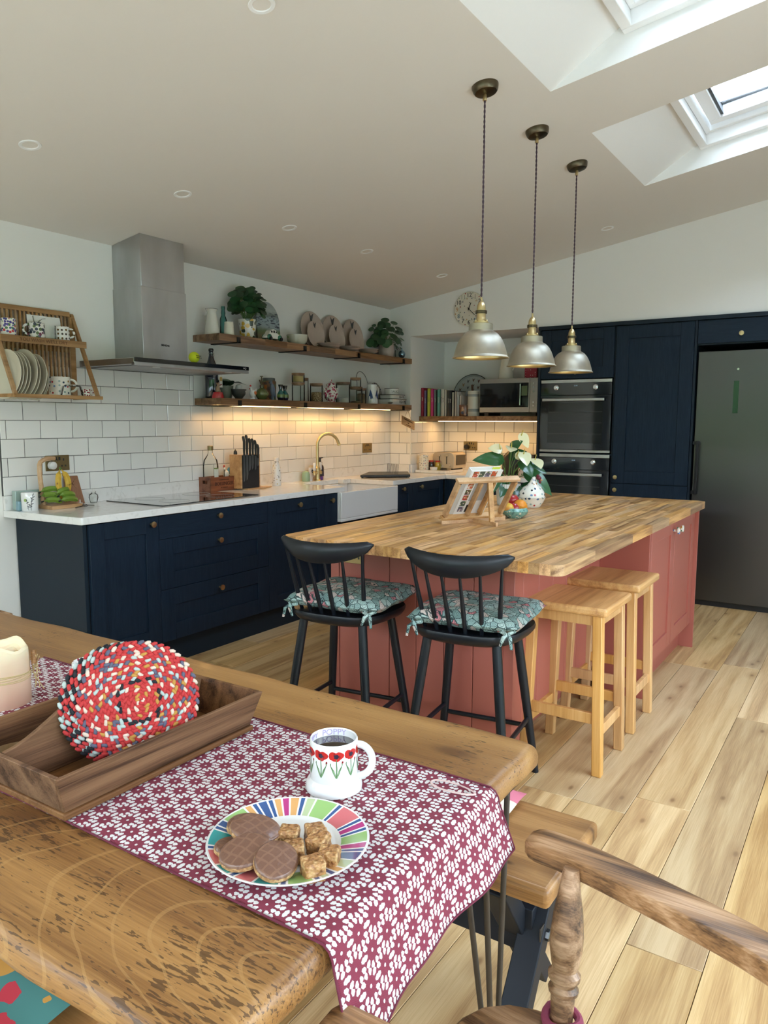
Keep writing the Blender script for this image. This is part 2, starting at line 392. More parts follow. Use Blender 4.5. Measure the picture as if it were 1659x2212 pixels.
def clip(poly, x0, x1, y0, y1):
    def cl(P, ins, it):
        o = []
        for i in range(len(P)):
            a, b = P[i-1], P[i]
            if ins(b):
                if not ins(a): o.append(it(a, b))
                o.append(b)
            elif ins(a): o.append(it(a, b))
        return o
    ix = lambda k: (lambda a, b: (k, a[1]+(b[1]-a[1])*(k-a[0])/(b[0]-a[0])))
    iy = lambda k: (lambda a, b: (a[0]+(b[0]-a[0])*(k-a[1])/(b[1]-a[1]), k))
    for ins, it in ((lambda p: p[0] >= x0-1e-9, ix(x0)), (lambda p: p[0] <= x1+1e-9, ix(x1)), (lambda p: p[1] >= y0-1e-9, iy(y0)), (lambda p: p[1] <= y1+1e-9, iy(y1))):
        poly = cl(poly, ins, it)
        if not poly: return []
    return poly
RX = Matrix(((1, 0, 0), (0, 0, -1), (0, 1, 0)))      # local z -> world -y (faces the room from the tiled wall)
RXm = Matrix(((0, 0, -1), (0, 1, 0), (1, 0, 0)))     # local z -> world -x
# ============================================================ ROOM
def CZ(y): return 2.46-.163*y                     # sloping ceiling height
XL, XR, YF = -8.3, .657, -5.6
fl = MB().b((XL-.1, YF-.1, -.08), (XR+.1, .1, -.018)); FLOOR = struct('floor', fl, plain('subfloor_dark', (.06, .04, .025), .9))
random.seed(3); k = 0; PW = .196
y = -3.467-.196*11
row = 0
while y < 0:
    x = XL-random.random()*1.6
    if row == 12: x = -3.50-1.9*3
    if row == 13: x = -3.50-1.9*3
    if row == 9: x = -2.85-1.9*3
    while x < XR:
        L = 1.9; a, b_ = max(x, XL), min(x+L, XR)
        if b_-a > .02:
            vis = (y > -5.2)
            part('plank', MB().b((a+.0009, max(y, YF)+.0009, -.018), (b_-.0009, min(y+PW, 0)-.0009, 0)), FLOORM, FLOOR, bev=.0012, seg=1)
        x += L
    y += PW; row += 1
# ceiling slab with two skylight wells
xs = [XL-.1, -3.78, -2.73, -2.15, -1.10, XR+.1]; y0w, y1w = -2.61, -4.35
ys = [.1, y0w, y1w, YF-.1]
cm = MB()
for i in range(5):
    for j in range(3):
        if j == 1 and i in (1, 3): continue
        a, b_, c, d = xs[i], xs[i+1], ys[j], ys[j+1]
        cm.add([(a, c, CZ(c)), (b_, c, CZ(c)), (b_, d, CZ(d)), (a, d, CZ(d)), (a, c, CZ(c)+.004), (b_, c, CZ(c)+.004), (b_, d, CZ(d)+.004), (a, d, CZ(d)+.004)],
               [(0, 1, 2, 3), (7, 6, 5, 4), (0, 4, 5, 1), (1, 5, 6, 2), (2, 6, 7, 3), (3, 7, 4, 0)])
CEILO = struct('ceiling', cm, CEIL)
NRM = Vector((0, .163, 1)).normalized()
def roofp(x, s, h):                                # s = slope distance from the low edge, h above ceiling along its normal
    d = Vector((0, -1, .163)).normalized(); return Vector((x, y0w, CZ(y0w)))+d*s+NRM*h
for n, (xa, xb) in enumerate(((-3.78, -2.73), (-2.15, -1.10))):
    zt = .42
    W0 = Vector((0, -.33, .155))                   # the low side of the well leans outwards to the frame
    lo0, lo1 = Vector((xa, y0w, CZ(y0w)+.0005)), Vector((xb, y0w, CZ(y0w)+.0005))
    hi0, hi1 = Vector((xa, y1w, CZ(y1w)+.0005)), Vector((xb, y1w, CZ(y1w)+.0005))
    yl, zl = -2.925, 3.085; 
    up_ = lambda y: zl+(yl-y)*.163*1.0
    t0, t1 = Vector((xa, yl, zl)), Vector((xb, yl, zl)); yh = -4.35
    h0, h1 = Vector((xa, yh, up_(yh)+.0)), Vector((xb, yh, up_(yh)))
    # vertical side reveals, low and high reveals: 4 thin slabs
    wm = MB(); e = .012
    def slab(q, nv): wm.add(list(q)+[p+nv*e for p in q], [(0, 1, 2, 3), (7, 6, 5, 4), (0, 4, 5, 1), (1, 5, 6, 2), (2, 6, 7, 3), (3, 7, 4, 0)])
    slab((lo0, lo1, t1, t0), Vector((0, .6, .8))*1)
    slab((hi0, hi1, h1, h0), Vector((0, -1, 0)))
    I_ = Vector((.0015, 0, 0)); slab([p+I_ for p in (lo0, t0, h0, hi0)], Vector((-1, 0, 0))); slab([p-I_ for p in (lo1, t1, h1, hi1)], Vector((1, 0, 0)))
    part('reveal', wm, REVEAL, CEILO)
    WN = thing('window_%d' % (n+1), 'white framed roof window in the well %s' % ('nearer the camera' if n == 0 else 'farther back, above the fridge end'), 'window', tuple((t0+t1)/2), kind='structure')
    d = Vector((0, -1, .163)).normalized(); X_ = Vector((1, 0, 0)); Mf = Matrix((X_, d, X_.cross(d))).transposed(); org = (t0+t1)/2
    Lw = 1.40; Wd = xb-xa
    def fr(x0, x1, s0, s1, z0, z1, name, mat, bv=.004, par=None):
        m = MB(); t = MB().b((x0, s0, z0), (x1, s1, z1)); m.add(t.v, t.f, 0, Mf, org); return part(name, m, mat, par or WN, bev=bv)
    hw = Wd/2; sg = -1                              # local z of Mf points down (x cross d); check sign
    U = 1 if Mf.col[2].z > 0 else -1
    for k2, (w0, w1, z0, z1) in enumerate(((0, .045, -.045, .10), (.045, .075, .02, .13), (.085, .15, .045, .115))):
        nm = ('frame', 'lining', 'sash')[k2]
        f0 = MB()
        for (a, b_, c, dd) in ((-hw+w0, -hw+w1, w0, Lw-w0), (hw-w1, hw-w0, w0, Lw-w0), (-hw+w1, hw-w1, w0, w1), (-hw+w1, hw-w1, Lw-w1, Lw-w0)):
            t = MB().b((a, c, z0*U), (b_, dd, z1*U)); f0.add(t.v, t.f, 0, Mf, org)
        part(nm, f0, WHITEP, WN, bev=.004)
    fr(-hw+.15, hw-.15, .15, .165, .06*U, .10*U, 'gasket', BLACK, 0)
    fr(-hw+.15, hw-.15, .15, Lw-.15, .085*U, .09*U, 'pane', GLASSW, 0)
    portal('skylight_portal', tuple(org+d*Lw/2+Vector((0, 0, .22))), (-math.atan(.163), 0, 0), Wd, Lw)
# walls --------------------------------------------------
def wallbox(n, m, mat=WALL): return struct(n, m, mat)
w1 = MB()
w1.b((XL-.1, 0, -.05), (-7.3, .12, 2.6)); w1.b((-6.2, 0, -.05), (XR+.2, .12, 2.6)); w1.b((-7.3, 0, 2.15), (-6.2, .12, 2.6))
WL = wallbox('wall_left', w1)
wb = MB()
wb.b((0, -.231, 0), (.1+XR, 0, 2.62)); wb.b((.02, -1.5, 2.2), (.78, -.231, 2.24))
wb.b((XR, -5.7, 0), (XR+.12, -.2, 3.5)); 
wb.b((0.0, -5.7, 2.2), (.03, -.231, 3.5))
WB = wallbox('wall_back', wb)
wr = MB(); wr.b((XL-.1, YF-.12, 2.25), (XR+.12, YF, 3.6)); wr.b((-2.3, YF-.12, 0), (XR+.12, YF, 2.25)); wr.b((XL-.1, YF-.12, 0), (-7.9, YF, 2.25)); WR = wallbox('wall_right', wr)
wf = MB(); wf.b((XL-.12, YF, 2.4), (XL, 0.1, 3.6)); wf.b((XL-.12, YF, 0), (XL, -5.2, 2.4)); wf.b((XL-.12, -.4, 0), (XL, .1, 2.4)); WF = wallbox('wall_front', wf)
portal('left_window_portal', (-6.75, .14, 1.1), (-PI/2, 0, 0), 1.1, 2.1)
portal('garden_portal', (-5.1, YF-.14, 1.12), (PI/2, 0, 0), 5.6, 2.25)
portal('front_portal', (XL-.14, -2.8, 1.2), (0, -PI/2, 0), 2.4, 4.8)
# glazed garden doors behind and beside the camera
def doorset(name, lab, axis, a, b_, plane, n, H=2.25):
    D = thing(name, lab, 'door', kind='structure'); wdt = (b_-a)/n
    for i in range(n):
        u0, u1 = a+i*wdt, a+(i+1)*wdt
        P = (lambda u, z, d: (u, plane+d, z)) if axis == 'x' else (lambda u, z, d: (plane+d, u, z))
        f = MB()
        for (p, q, z0, z1) in ((u0, u0+.055, 0, H), (u1-.055, u1, 0, H), (u0+.055, u1-.055, 0, .08), (u0+.055, u1-.055, H-.08, H)): f.b(P(p, z0, 0), P(q, z1, .06))
        o = part('leaf', f, plain('grey_door_frame', (.08, .085, .09), .4), D)
        part('pane', MB().b(P(u0+.055, .08, .027), P(u1-.055, H-.08, .033)), GLASSW, o)
doorset('door_1', 'dark framed folding glass doors on the garden side', 'x', -7.9, -2.3, YF-.08, 5)
doorset('door_2', 'dark framed glass doors in the wall behind the camera', 'y', -5.2, -.4, XL-.09, 4, 2.4)
doorset('door_3', 'narrow glazed door in the tiled wall left of the camera', 'x', -7.3, -6.2, .02, 1)
GR = plain('lawn_green', (.12, .17, .07), .9, var=.3, bs=8)
one('bounce_patio', MB().b((-13, -10.5, -.12), (4, YF-.2, -.03)).b((-13, YF-.2, -.12), (XL-.2, 3, -.03)), plain('pale_bounce_paving', (.48, .46, .42), .9, var=.1, bs=6), 'unseen pale terrace added outside the glass doors to bounce light indoors', 'bounce_patio', kind='structure')  # unseen paving, added so ground bounce reaches the room less green than off lawn
one('lawn', MB().b((-30, -30, -.3), (20, 20, -.12)), GR, 'green lawn outside the glass doors', 'lawn', kind='stuff')
HG = plain('hedge_green', (.05, .12, .03), .9, var=.6, bs=12, bump=.6)
for (a, b_, l) in (((-16, -10, -.12), (-14.5, 8, 3.1), 'tall trimmed hedge outside, beyond the wall behind the camera'), ((-16, -13.5, -.12), (4, -12, 2.6), 'trimmed hedge along the garden side opposite the tiled wall'), ((-14, 5, -.12), (4, 6, 2.4), 'trimmed hedge outside, beyond the tiled wall')):
    one('hedge', MB().b(a, b_), HG, l, 'hedge')
# tiles --------------------------------------------------
Z0 = 1.006; TS = .202; TR = .102; TH = .0992; TT = .012
tilecache = {}
def tmesh(L):
    k = round(L, 3)
    if k not in tilecache:
        r = .0025; m = MB(); x = L/2; z = TH/2
        m.add([(-x, 0, -z), (x, 0, -z), (x, 0, z), (-x, 0, z), (-x, -TT+r, -z), (x, -TT+r, -z), (x, -TT+r, z), (-x, -TT+r, z), (-x+r, -TT, -z+r), (x-r, -TT, -z+r), (x-r, -TT, z-r), (-x+r, -TT, z-r)],
              [(0, 1, 5, 4), (1, 2, 6, 5), (2, 3, 7, 6), (3, 0, 4, 7), (4, 5, 9, 8), (5, 6, 10, 9), (6, 7, 11, 10), (7, 4, 8, 11), (8, 9, 10, 11)])
        tilecache[k] = mesh('tile', m, mats=[TILE], ang=12)
    return tilecache[k]
def tiles(par, u0, u1, r0, r1, offs, axis, plane, ustep=1, holes=()):
    # axis 'x': wall along x facing -y ; 'y': wall along y facing -x
    for r in range(r0, r1):
        o = offs(r); zc = Z0+TR*r+TH/2
        n0 = math.floor((u0-o)/TS)-1; u = o+n0*TS
        while u < u1:
            a, b_ = max(u, u0), min(u+TS, u1)
            if b_-a > .012:
                L = b_-a-.0032; c = (a+b_)/2
                if axis == 'x': inst('tile', tmesh(L), par, (c, plane, zc))
                else: inst('tile', tmesh(L), par, (plane, c, zc), (0, 0, -PI/2))
            u += TS
gt = MB()
gt.b((-3.875, -.0085, Z0-.002), (-.0, .0, Z0+TR*5)); gt.b((-3.875, -.0085, Z0+TR*5), (-2.49, 0, Z0+TR*7))
part('grout', gt, GROUT, WL)
tiles(WL, -3.872, -.002, 0, 5, lambda r: -3.838+(TS/2 if r % 2 == 0 else 0), 'x', 0)
tiles(WL, -3.872, -2.492, 5, 7, lambda r: -3.838+(TS/2 if r % 2 == 0 else 0), 'x', 0)
gb = MB(); gb.b((-.0085, -.2315, Z0-.002), (0, 0, Z0+TR*5)); gb.b((0, -.2395, Z0-.002), (XR, -.231, Z0+TR*4)); gb.b((XR-.0085, -1.5, Z0-.002), (XR, -.231, Z0+TR*4))
part('grout', gb, GROUT, WB)
tiles(WB, -.2430, -.012, 0, 5, lambda r: -.231+(.03 if r % 2 else -.085), 'y', 0)
tiles(WB, -.012, XR-.002, 0, 4, lambda r: .010 if r % 2 else -.09, 'x', -.231)
tiles(WB, -1.5, -.244, 0, 4, lambda r: -.398 if r % 2 else -.298, 'y', XR)
part('corner_trim', MB().b((-.0145, -.2455, Z0), (-.004, -.236, Z0+TR*5)), TILE, WB)
# recessed downlights --------------------------------------------------
def downlight(x, y, lab):
    z = CZ(y); t = thing('downlight', lab, 'light', (x, y, z), group=None); M = Matrix.Rotation(-math.atan(.163), 3, 'X') @ Matrix.Rotation(PI, 3, 'X')
    M = Matrix.Rotation(math.atan(-.163), 3, 'X') @ Matrix.Rotation(PI, 3, 'X')
    p = MB().lathe([(.030, -.002), (.034, .003), (.045, .004), (.047, .001), (.046, -.001)], M=M, seg=28, cap=False); part('bezel', p, WHITEP, t, W=False)
    p = MB().lathe([(0, -.0005), (.031, -.0005)], M=M, seg=24, cap=False); part('lens', p, plain('frosted_lens', (.62, .60, .56), .5), t, W=False)
for x, y, l in ((-4.092, -2.113, 'white recessed downlight nearest the top edge of the photo'), (-4.123, -.804, 'white recessed downlight farthest left, above the plate rack'), (-3.273, -.811, 'white recessed downlight above and right of the extractor chimney'),
                (-2.43, -.823, 'white recessed downlight above the trailing plant shelf'), (-1.623, -.847, 'white recessed downlight between the extractor and the room corner'), (-.55, -.86, 'small white recessed downlight above the wall clock'), (-.468, -2.186, 'white recessed downlight right of the pendant cords')):
    downlight(x, y, l)
# ============================================================ FITTED FURNITURE
def Fy(p): return lambda u, d, z: (u, p-d, z)          # face towards -y, plane y=p
def Fx(p): return lambda u, d, z: (p-d, u, z)          # face towards -x, plane x=p
def knob(F, u, z, par, mat=BRASS, d0=.02, s=1.0, name='knob', M=None):
    m = MB(); M = RX if F(0, 1, 0)[1] == F(0, 0, 0)[1]-1 else RXm
    m.lathe([(.006*s, 0), (.006*s, .014*s), (.010*s, .018*s), (.0165*s, .021*s), (.0175*s, .026*s), (.0165*s, .030*s), (.010*s, .031*s), (0, .0315*s)], F(u, d0, z), M, 20)
    return part(name, m, mat, par)
def shaker(F, u0, u1, z0, z1, par, mat=NAVY, sw=.088, name='door', flat=False, th=.02, g=.0015):
    m = MB(); u0 += g; u1 -= g; z0 += g; z1 -= g
    if flat: m.b(F(u0, 0, z0), F(u1, th, z1)); return part(name, m, NAVYH if mat is NAVY else mat, par, bev=.0012)
    m.b(F(u0, 0, z0), F(u0+sw, th, z1)); m.b(F(u1-sw, 0, z0), F(u1, th, z1))
    h = min(sw, (z1-z0)*.32)
    m.b(F(u0+sw, 0, z0), F(u1-sw, th-.0004, z0+h)); m.b(F(u0+sw, 0, z1-h), F(u1-sw, th-.0004, z1))
    m.b(F(u0+sw, 0, z0+h), F(u1-sw, th-.009, z1-h))
    return part(name, m, mat, par, bev=.0012, seg=1)
F1 = Fy(-.60)
def base_unit(lab, x0, x1, z1=.885, F=F1, back=.58):
    c = thing('base_cabinet', lab, 'cabinet', ((x0+x1)/2, -.3, .15))
    part('carcass', MB().b((x0+.001, -.598, .15), (x1-.001, -.012, z1)), BLACK, c); return c
bc1 = base_unit('navy base cabinet with one door at the left end of the run', -3.79, -3.342)
part('end_panel', MB().b((-3.812, -.602, .0), (-3.791, -.012, .886)), NAVYS, bc1)
shaker(F1, -3.787, -3.342, .155, .885, bc1); knob(F1, -3.397, .845, bc1)
bc2 = base_unit('navy three drawer cabinet under the hob', -3.342, -2.44)
for (a, b_, z, fl_) in ((.750, .885, .844, True), (.459, .750, .694, False), (.155, .459, .400, False)):
    d = shaker(F1, -3.342, -2.44, a, b_, bc2, name='drawer', flat=fl_, sw=.1); knob(F1, -2.89, z, d)
bc3 = base_unit('navy base cabinet with a centre knob, right of the hob drawers', -2.44, -1.825)
shaker(F1, -2.44, -1.825, .155, .885, bc3, sw=.085); knob(F1, -2.13, .840, bc3)
bc4 = base_unit('narrow navy cabinet directly left of the white sink', -1.825, -1.675)
m = MB().b(F1(-1.8235, 0, .1565), F1(-1.6765, .02, .8835)); part('door', m, NAVY, bc4, bev=.0012); knob(F1, -1.759, .838, bc4)
bc5 = base_unit('navy cabinet beneath the white apron sink', -1.675, -.885, z1=.655)
for a in (-1.675, -1.28): d = shaker(F1, a, a+.395, .155, .655, bc5); 
bc6 = base_unit('navy corner cabinet with two knobs, right of the sink', -.885, -.03)
m = shaker(F1, -.885, -.588, .155, .885, bc6, sw=.075); knob(F1, -.765, .848, bc6); shaker(F1, -.588, -.05, .155, .885, bc6, sw=.075); knob(F1, -.472, .848, bc6)
pl = MB().b((-3.79, -.56, 0), (0, -.545, .15)); one('plinth', pl, NAVYS, 'navy plinth along the floor under the base cabinets', 'plinth')
bc7 = thing('base_cabinet', 'navy base cabinet under the toaster, in the back wall recess', 'cabinet', (.3, -1.05, .15))
F2 = Fx(-.01)
part('carcass', MB().b((-.009, -1.498, .15), (.5, -.62, .885)), BLACK, bc7)
for a in (-1.498, -1.06): d = shaker(F2, a, a+.438, .155, .885, bc7)
knob(F2, -1.10, .845, bc7); knob(F2, -1.02, .845, bc7)
# worktops ------------------------------------------------
WT = .927
wt = thing('worktop', 'white quartz worktop running along the tiled wall into the corner', 'worktop', (-2.5, -.3, .89))
m = MB()
m.prism([(-3.84+.02, -.632), (-3.84+.006, -.626), (-3.84, -.612), (-3.875, -.001), (-1.60, -.001), (-1.60, -.632)], WT-.889, at=(0, 0, .889))
m.b((-1.60, -.145, .889), (-.925, -.001, WT)); m.b((-.925, -.632, .889), (0, -.001, WT))
m.b((-1.60, -.23, .889), (-1.50, -.145, WT)); m.b((-1.03, -.20, .889), (-.925, -.145, WT))
part('slab', m, QUARTZ, wt, bev=.003)
m = MB(); m.b((-3.872, -.02, WT), (0, -.001, 1.005)); part('upstand', m, QUARTZ, wt, bev=.0015)
part('upstand', MB().b((-.02, -.231, WT), (-.001, -.02, 1.005)), QUARTZ, wt, bev=.0015)
wt2 = thing('worktop', 'white quartz worktop inside the back wall recess, under the toaster', 'worktop', (.3, -.9, .89))
part('slab', MB().prism([(-.04, -1.498), (XR-.001, -1.498), (XR-.001, -.232), (.0005, -.232), (.0005, -.6325), (-.04, -.6325)], WT-.889, at=(0, 0, .889)), QUARTZ, wt2, bev=.003)
part('upstand', MB().b((.001, -.251, WT), (XR, -.232, 1.005)), QUARTZ, wt2, bev=.0015); part('upstand', MB().b((XR-.02, -1.498, WT), (XR-.001, -.251, 1.005)), QUARTZ, wt2, bev=.0015)
# sink --------------------------------------------------
sk = thing('sink', 'white ceramic apron front sink set into the worktop', 'sink', (-1.28, -.4, .665))
m = MB(); t_ = .022; sx0, sx1, sy0, sy1 = -1.672, -.888, -.655, -.13
m.b((sx0, sy0, .667), (sx1, sy1, .69))
m.b((sx0, sy0, .69), (sx1, sy0+t_, .888)); m.b((sx0, sy1-t_, .69), (sx1, sy1, .888)); m.b((sx0, sy0+t_, .69), (sx0+t_, sy1-t_, .888)); m.b((sx1-t_, sy0+t_, .69), (sx1, sy1-t_, .888))
part('basin', m, CER, sk, bev=.006, seg=3)
part('drain', MB().lathe([(.045, .001), (.045, .004), (.02, .002), (0, .002)], (-1.28, -.38, .690), seg=24), CHROME, sk)
# tap --------------------------------------------------
tp = thing('kitchen_tap', 'tall antique brass swan neck tap with white handles by the sink', 'tap', (-1.27, -.115, WT))
x, y = -1.27, -.115
part('tap_body', MB().lathe([(.027, 0), (.027, .006), (.021, .010), (.019, .03), (.019, .075), (.024, .08), (.024, .105), (.018, .112), (.0145, .13), (.0145, .15)], (x, y, WT), seg=24), BRASS, tp)
pts = [(x, y, WT+.12), (x, y, WT+.29)]+[(x+(.092-.092*math.cos(a))*.85, y-(.092-.092*math.cos(a))*.53, WT+.29+.092*math.sin(a)) for a in [PI*i/12 for i in range(1, 11)]]
px_, py_, pz_ = pts[-1]; pts.append((px_+.012, py_-.008, pz_-.035))
part('spout', MB().tube(pts, .0125, 14), BRASS, tp); part('nozzle', MB().bar(pts[-1], Vector(pts[-1])+Vector((.004, -.003, -.014)), .026, .026), BRASS, tp, bev=.004)
m = MB().tube([(x-.062, y-.02, WT+.062), (x, y, WT+.06), (x+.062, y+.02, WT+.062)], .0095, 10); part('cross_arm', m, BRASS, tp)
for s_ in (-1, 1):
    hx, hy = x+s_*.066, y+s_*.021
    h = part('handle', MB().lathe([(.014, .05), (.015, .072), (.008, .08), (.007, .084)], (hx, hy, WT), seg=16), BRASS, tp)
    part('lever', MB().lathe([(.008, .084), (.0125, .092), (.0115, .12), (.0135, .142), (.009, .150), (0, .151)], (hx, hy, WT), seg=16), CER, h, label='white ceramic lever')
# hob --------------------------------------------------
hb = thing('hob', 'black glass induction hob set on the white worktop', 'hob', (-2.86, -.31, WT))
part('glass_plate', MB().prism(rrect(-3.262, -2.462, -.565, -.055, .008, 3), .006, at=(0, 0, WT)), BGLASS, hb, bev=.0012)
m = MB()
for cx, cy in ((-3.05, -.42), (-3.05, -.2), (-2.67, -.42), (-2.67, -.2)):
    m.tube([(cx+.09*math.cos(a), cy+.09*math.sin(a), WT+.0061) for a in [2*PI*i/32 for i in range(32)]], .0007, 4, closed=True)
for i in range(6): m.b((-3.0+i*.06, -.552, WT+.006), (-2.999+i*.06, -.535, WT+.0064))
part('zone_marking', m, plain('grey_print', (.3, .3, .3), .4), hb)
# extractor hood --------------------------------------------------
hd = thing('extractor_hood', 'stainless steel extractor hood with chimney on the tiled wall', 'extractor hood', (-2.93, 0, 1.718))
m = MB(); m.b((-3.375, -.5, 1.722), (-2.475, -.018, 1.757)); part('canopy', m, STEEL, hd, bev=.002)
part('front_trim', MB().b((-3.375, -.508, 1.735), (-2.475, -.5, 1.759)), BGLASS, hd, bev=.001)
part('lower_lip', MB().b((-3.375, -.506, 1.716), (-2.475, -.48, 1.733)), STEEL, hd, bev=.001)
for i in range(3):
    f = part('grease_filter', MB().b((-3.33+i*.285, -.45, 1.7165), (-3.06+i*.285, -.06, 1.722)), plain('filter_steel', (.35, .35, .36), .4, 1), hd, bev=.002)
    part('lamp', MB().lathe([(.0, 0), (.022, 0), (.022, .002)], (-3.20+i*.285, -.475, 1.7135), seg=16), plain('frosted_lamp', (.7, .7, .68), .4), hd) if i != 1 else None
part('chimney', MB().b((-3.112, -.262, 1.757), (-2.768, -.001, 2.20)), STEEL, hd, bev=.0015)
mm = MB(); zf, zb = CZ(-.257)-.001, CZ(0)-.001
mm.add([(-3.107, -.257, 2.2), (-2.773, -.257, 2.2), (-2.773, -.001, 2.2), (-3.107, -.001, 2.2), (-3.107, -.257, zf), (-2.773, -.257, zf), (-2.773, -.001, zb), (-3.107, -.001, zb)],
       [(0, 3, 2, 1), (4, 5, 6, 7), (0, 1, 5, 4), (1, 2, 6, 5), (2, 3, 7, 6), (3, 0, 4, 7)]); part('upper_chimney', mm, STEEL, hd, bev=.0015)
text('SIEMENS', .0175, (-2.945, -.2635, 1.868), (1, 0, 0), (0, 0, 1), LETTER, hd)
part('power_symbol', MB().tube([(-2.508+.006*math.cos(a), -.5085, 1.747+.006*math.sin(a)) for a in [PI*.65+2*PI*.85*i/12 for i in range(13)]], .001, 5), plain('white_print', (.8, .8, .8), .4), hd)
text('D', .012, (-2.522, -.5085, 1.747), (1, 0, 0), (0, 0, 1), plain('white_print2', (.8, .8, .8), .4), hd, 'lamp_symbol')
tk = MB().lathe([(0.0, 0), (.0, 0)], seg=3)
# tall cabinets on the back wall ------------------------------
F3 = Fx(-.0); PX = 0.0
tc1 = thing('tall_cabinet', 'tall navy oven housing with a door above two black ovens', 'cabinet', (.3, -1.82, 0))
m = MB(); m.b((.001, -1.522, 0), (.6, -1.502, 2.17)); m.b((.001, -2.150, 0), (.6, -2.135, 2.17)); m.b((.02, -2.135, .15), (.6, -1.522, .56)); m.b((.02, -2.135, 1.765), (.6, -1.522, 2.17)); m.b((.55, -2.135, .56), (.6, -1.522, 1.765)); m.b((.001, -2.135, 1.14), (.5, -1.522, 1.152))
part('carcass', m, NAVYS, tc1); part('side_trim', MB().b((-.022, -1.522, 0), (0, -1.503, 2.17)), NAVYS, tc1, bev=.001)
shaker(F3, -2.137, -1.524, 1.765, 2.165, tc1); knob(F3, -1.83, 1.815, tc1)
shaker(F3, -2.137, -1.524, .155, .56, tc1)
tc2 = thing('tall_cabinet', 'tall navy larder with a full height door, left of the fridge', 'cabinet', (.3, -2.44, 0))
part('carcass', MB().b((.001, -2.738, 0), (.6, -2.152, 2.17)), NAVYS, tc2)
d = shaker(F3, -2.738, -2.152, .922, 2.165, tc2, sw=.098); knob(F3, -2.188, .969, d); d = shaker(F3, -2.738, -2.152, .155, .918, tc2, sw=.098); knob(F3, -2.188, .868, d)
tc3 = thing('bridging_cabinet', 'navy flap cabinet above the fridge with one brass knob', 'cabinet', (.3, -3.07, 1.98))
m = MB(); m.b((-.02, -2.757, 0), (.6, -2.741, 2.17)); m.b((.0, -3.46, 1.985), (.6, -2.757, 2.17)); m.b((-.02, -3.48, 0), (.6, -3.46, 2.17))
part('carcass', m, NAVYS, tc3); d = shaker(F3, -3.458, -2.76, 1.995, 2.165, tc3, flat=True); knob(F3, -3.063, 2.056, d)
one('cornice', MB().b((-.03, -3.5, 2.17), (.6, -1.5, 2.20)), NAVYS, 'navy top filler strip above the tall cabinets', 'trim', bev=.002)
# ovens
def oven(z0, z1, lab):
    o = thing('oven', lab, 'oven', (.2, -1.83, z0)); a, b_ = -2.128, -1.530
    part('body', MB().b((.0, a+.01, z0), (.52, b_-.01, z1)), BLACK, o)
    part('top_trim', MB().b((-.014, a, z1-.026), (.0, b_, z1)), STEEL, o, bev=.001); part('bottom_trim', MB().b((-.014, a, z0), (.0, b_, z0+.02)), STEEL, o, bev=.001)
    zp = z1-.028-.098
    cp = part('control_panel', MB().b((-.018, a, zp), (0, b_, z1-.028)), BGLASS, o, bev=.001)
    for u in (-1.665, -1.997):
        part('control_knob', MB().lathe([(.021, 0), (.021, .004), (.016, .005), (.0155, .022), (.013, .024), (0, .024)], (-.018, u, zp+.062), RXm, 24), CHROME, cp)
    text('12:48', .014, (-.0185, -1.83, zp+.075), (0, -1, 0), (0, 0, 1), plain('display_glow', (.5, .7, .9), .4), cp, 'display')
    dr = part('oven_door', MB().b((-.022, a, z0+.022), (0, b_, zp-.004)), BGLASS, o, bev=.002)
    zt = zp-.06
    w_ = part('window_glass', MB().b((-.0235, a+.065, zt-.335 if z1-z0 > .5 else z0+.05), (-.022, b_-.07, zt)), plain('oven_window', (.02, .022, .022), .05), dr)
    for q in range(3): part('rack_rail', MB().b((-.0242, a+.07, zt-.08-q*.09), (-.0235, b_-.075, zt-.078-q*.09)), STEELD, w_)
    h = part('handle', MB().b((-.062, a+.045, zp-.05), (-.050, b_-.03, zp-.028)), STEEL, dr, bev=.003)
    for u in (a+.07, b_-.06): part('handle_post', MB().b((-.05, u-.008, zp-.046), (-.02, u+.008, zp-.032)), STEEL, h)
oven(1.16, 1.758, 'upper black built-in single oven with steel handle')
oven(.565, 1.145, 'lower black built-in oven, partly hidden behind the island worktop')
# fridge
fr = thing('fridge', 'tall dark stainless steel fridge with a bar handle', 'fridge', (.3, -3.11, 0)); F4 = Fx(.0)
part('body', MB().b((.03, -3.455, .03), (.6, -2.765, 1.94)), STEELD, fr)
part('door', MB().b((-.012, -3.453, .045), (.028, -2.770, 1.937)), STEELD, fr, bev=.004)
part('foot_plinth', MB().b((.02, -3.45, .0), (.1, -2.77, .045)), BLACK, fr)
part('display_panel', MB().b((-.0135, -3.062, 1.478), (-.012, -3.026, 1.715)), BGLASS, fr)
h = part('handle', MB().b((-.066, -2.812, .865), (-.05, -2.792, 1.27)), BLACKM, fr, bev=.003)
for z in (.88, 1.255): part('handle_post', MB().b((-.055, -2.812, z-.012), (-.012, -2.77, z+.012)), BLACKM, h)
part('badge', MB().lathe([(0, 0), (.008, 0), (.008, .001)], (-.012, -3.05, 1.80), RXm, 16), CHROME, fr)
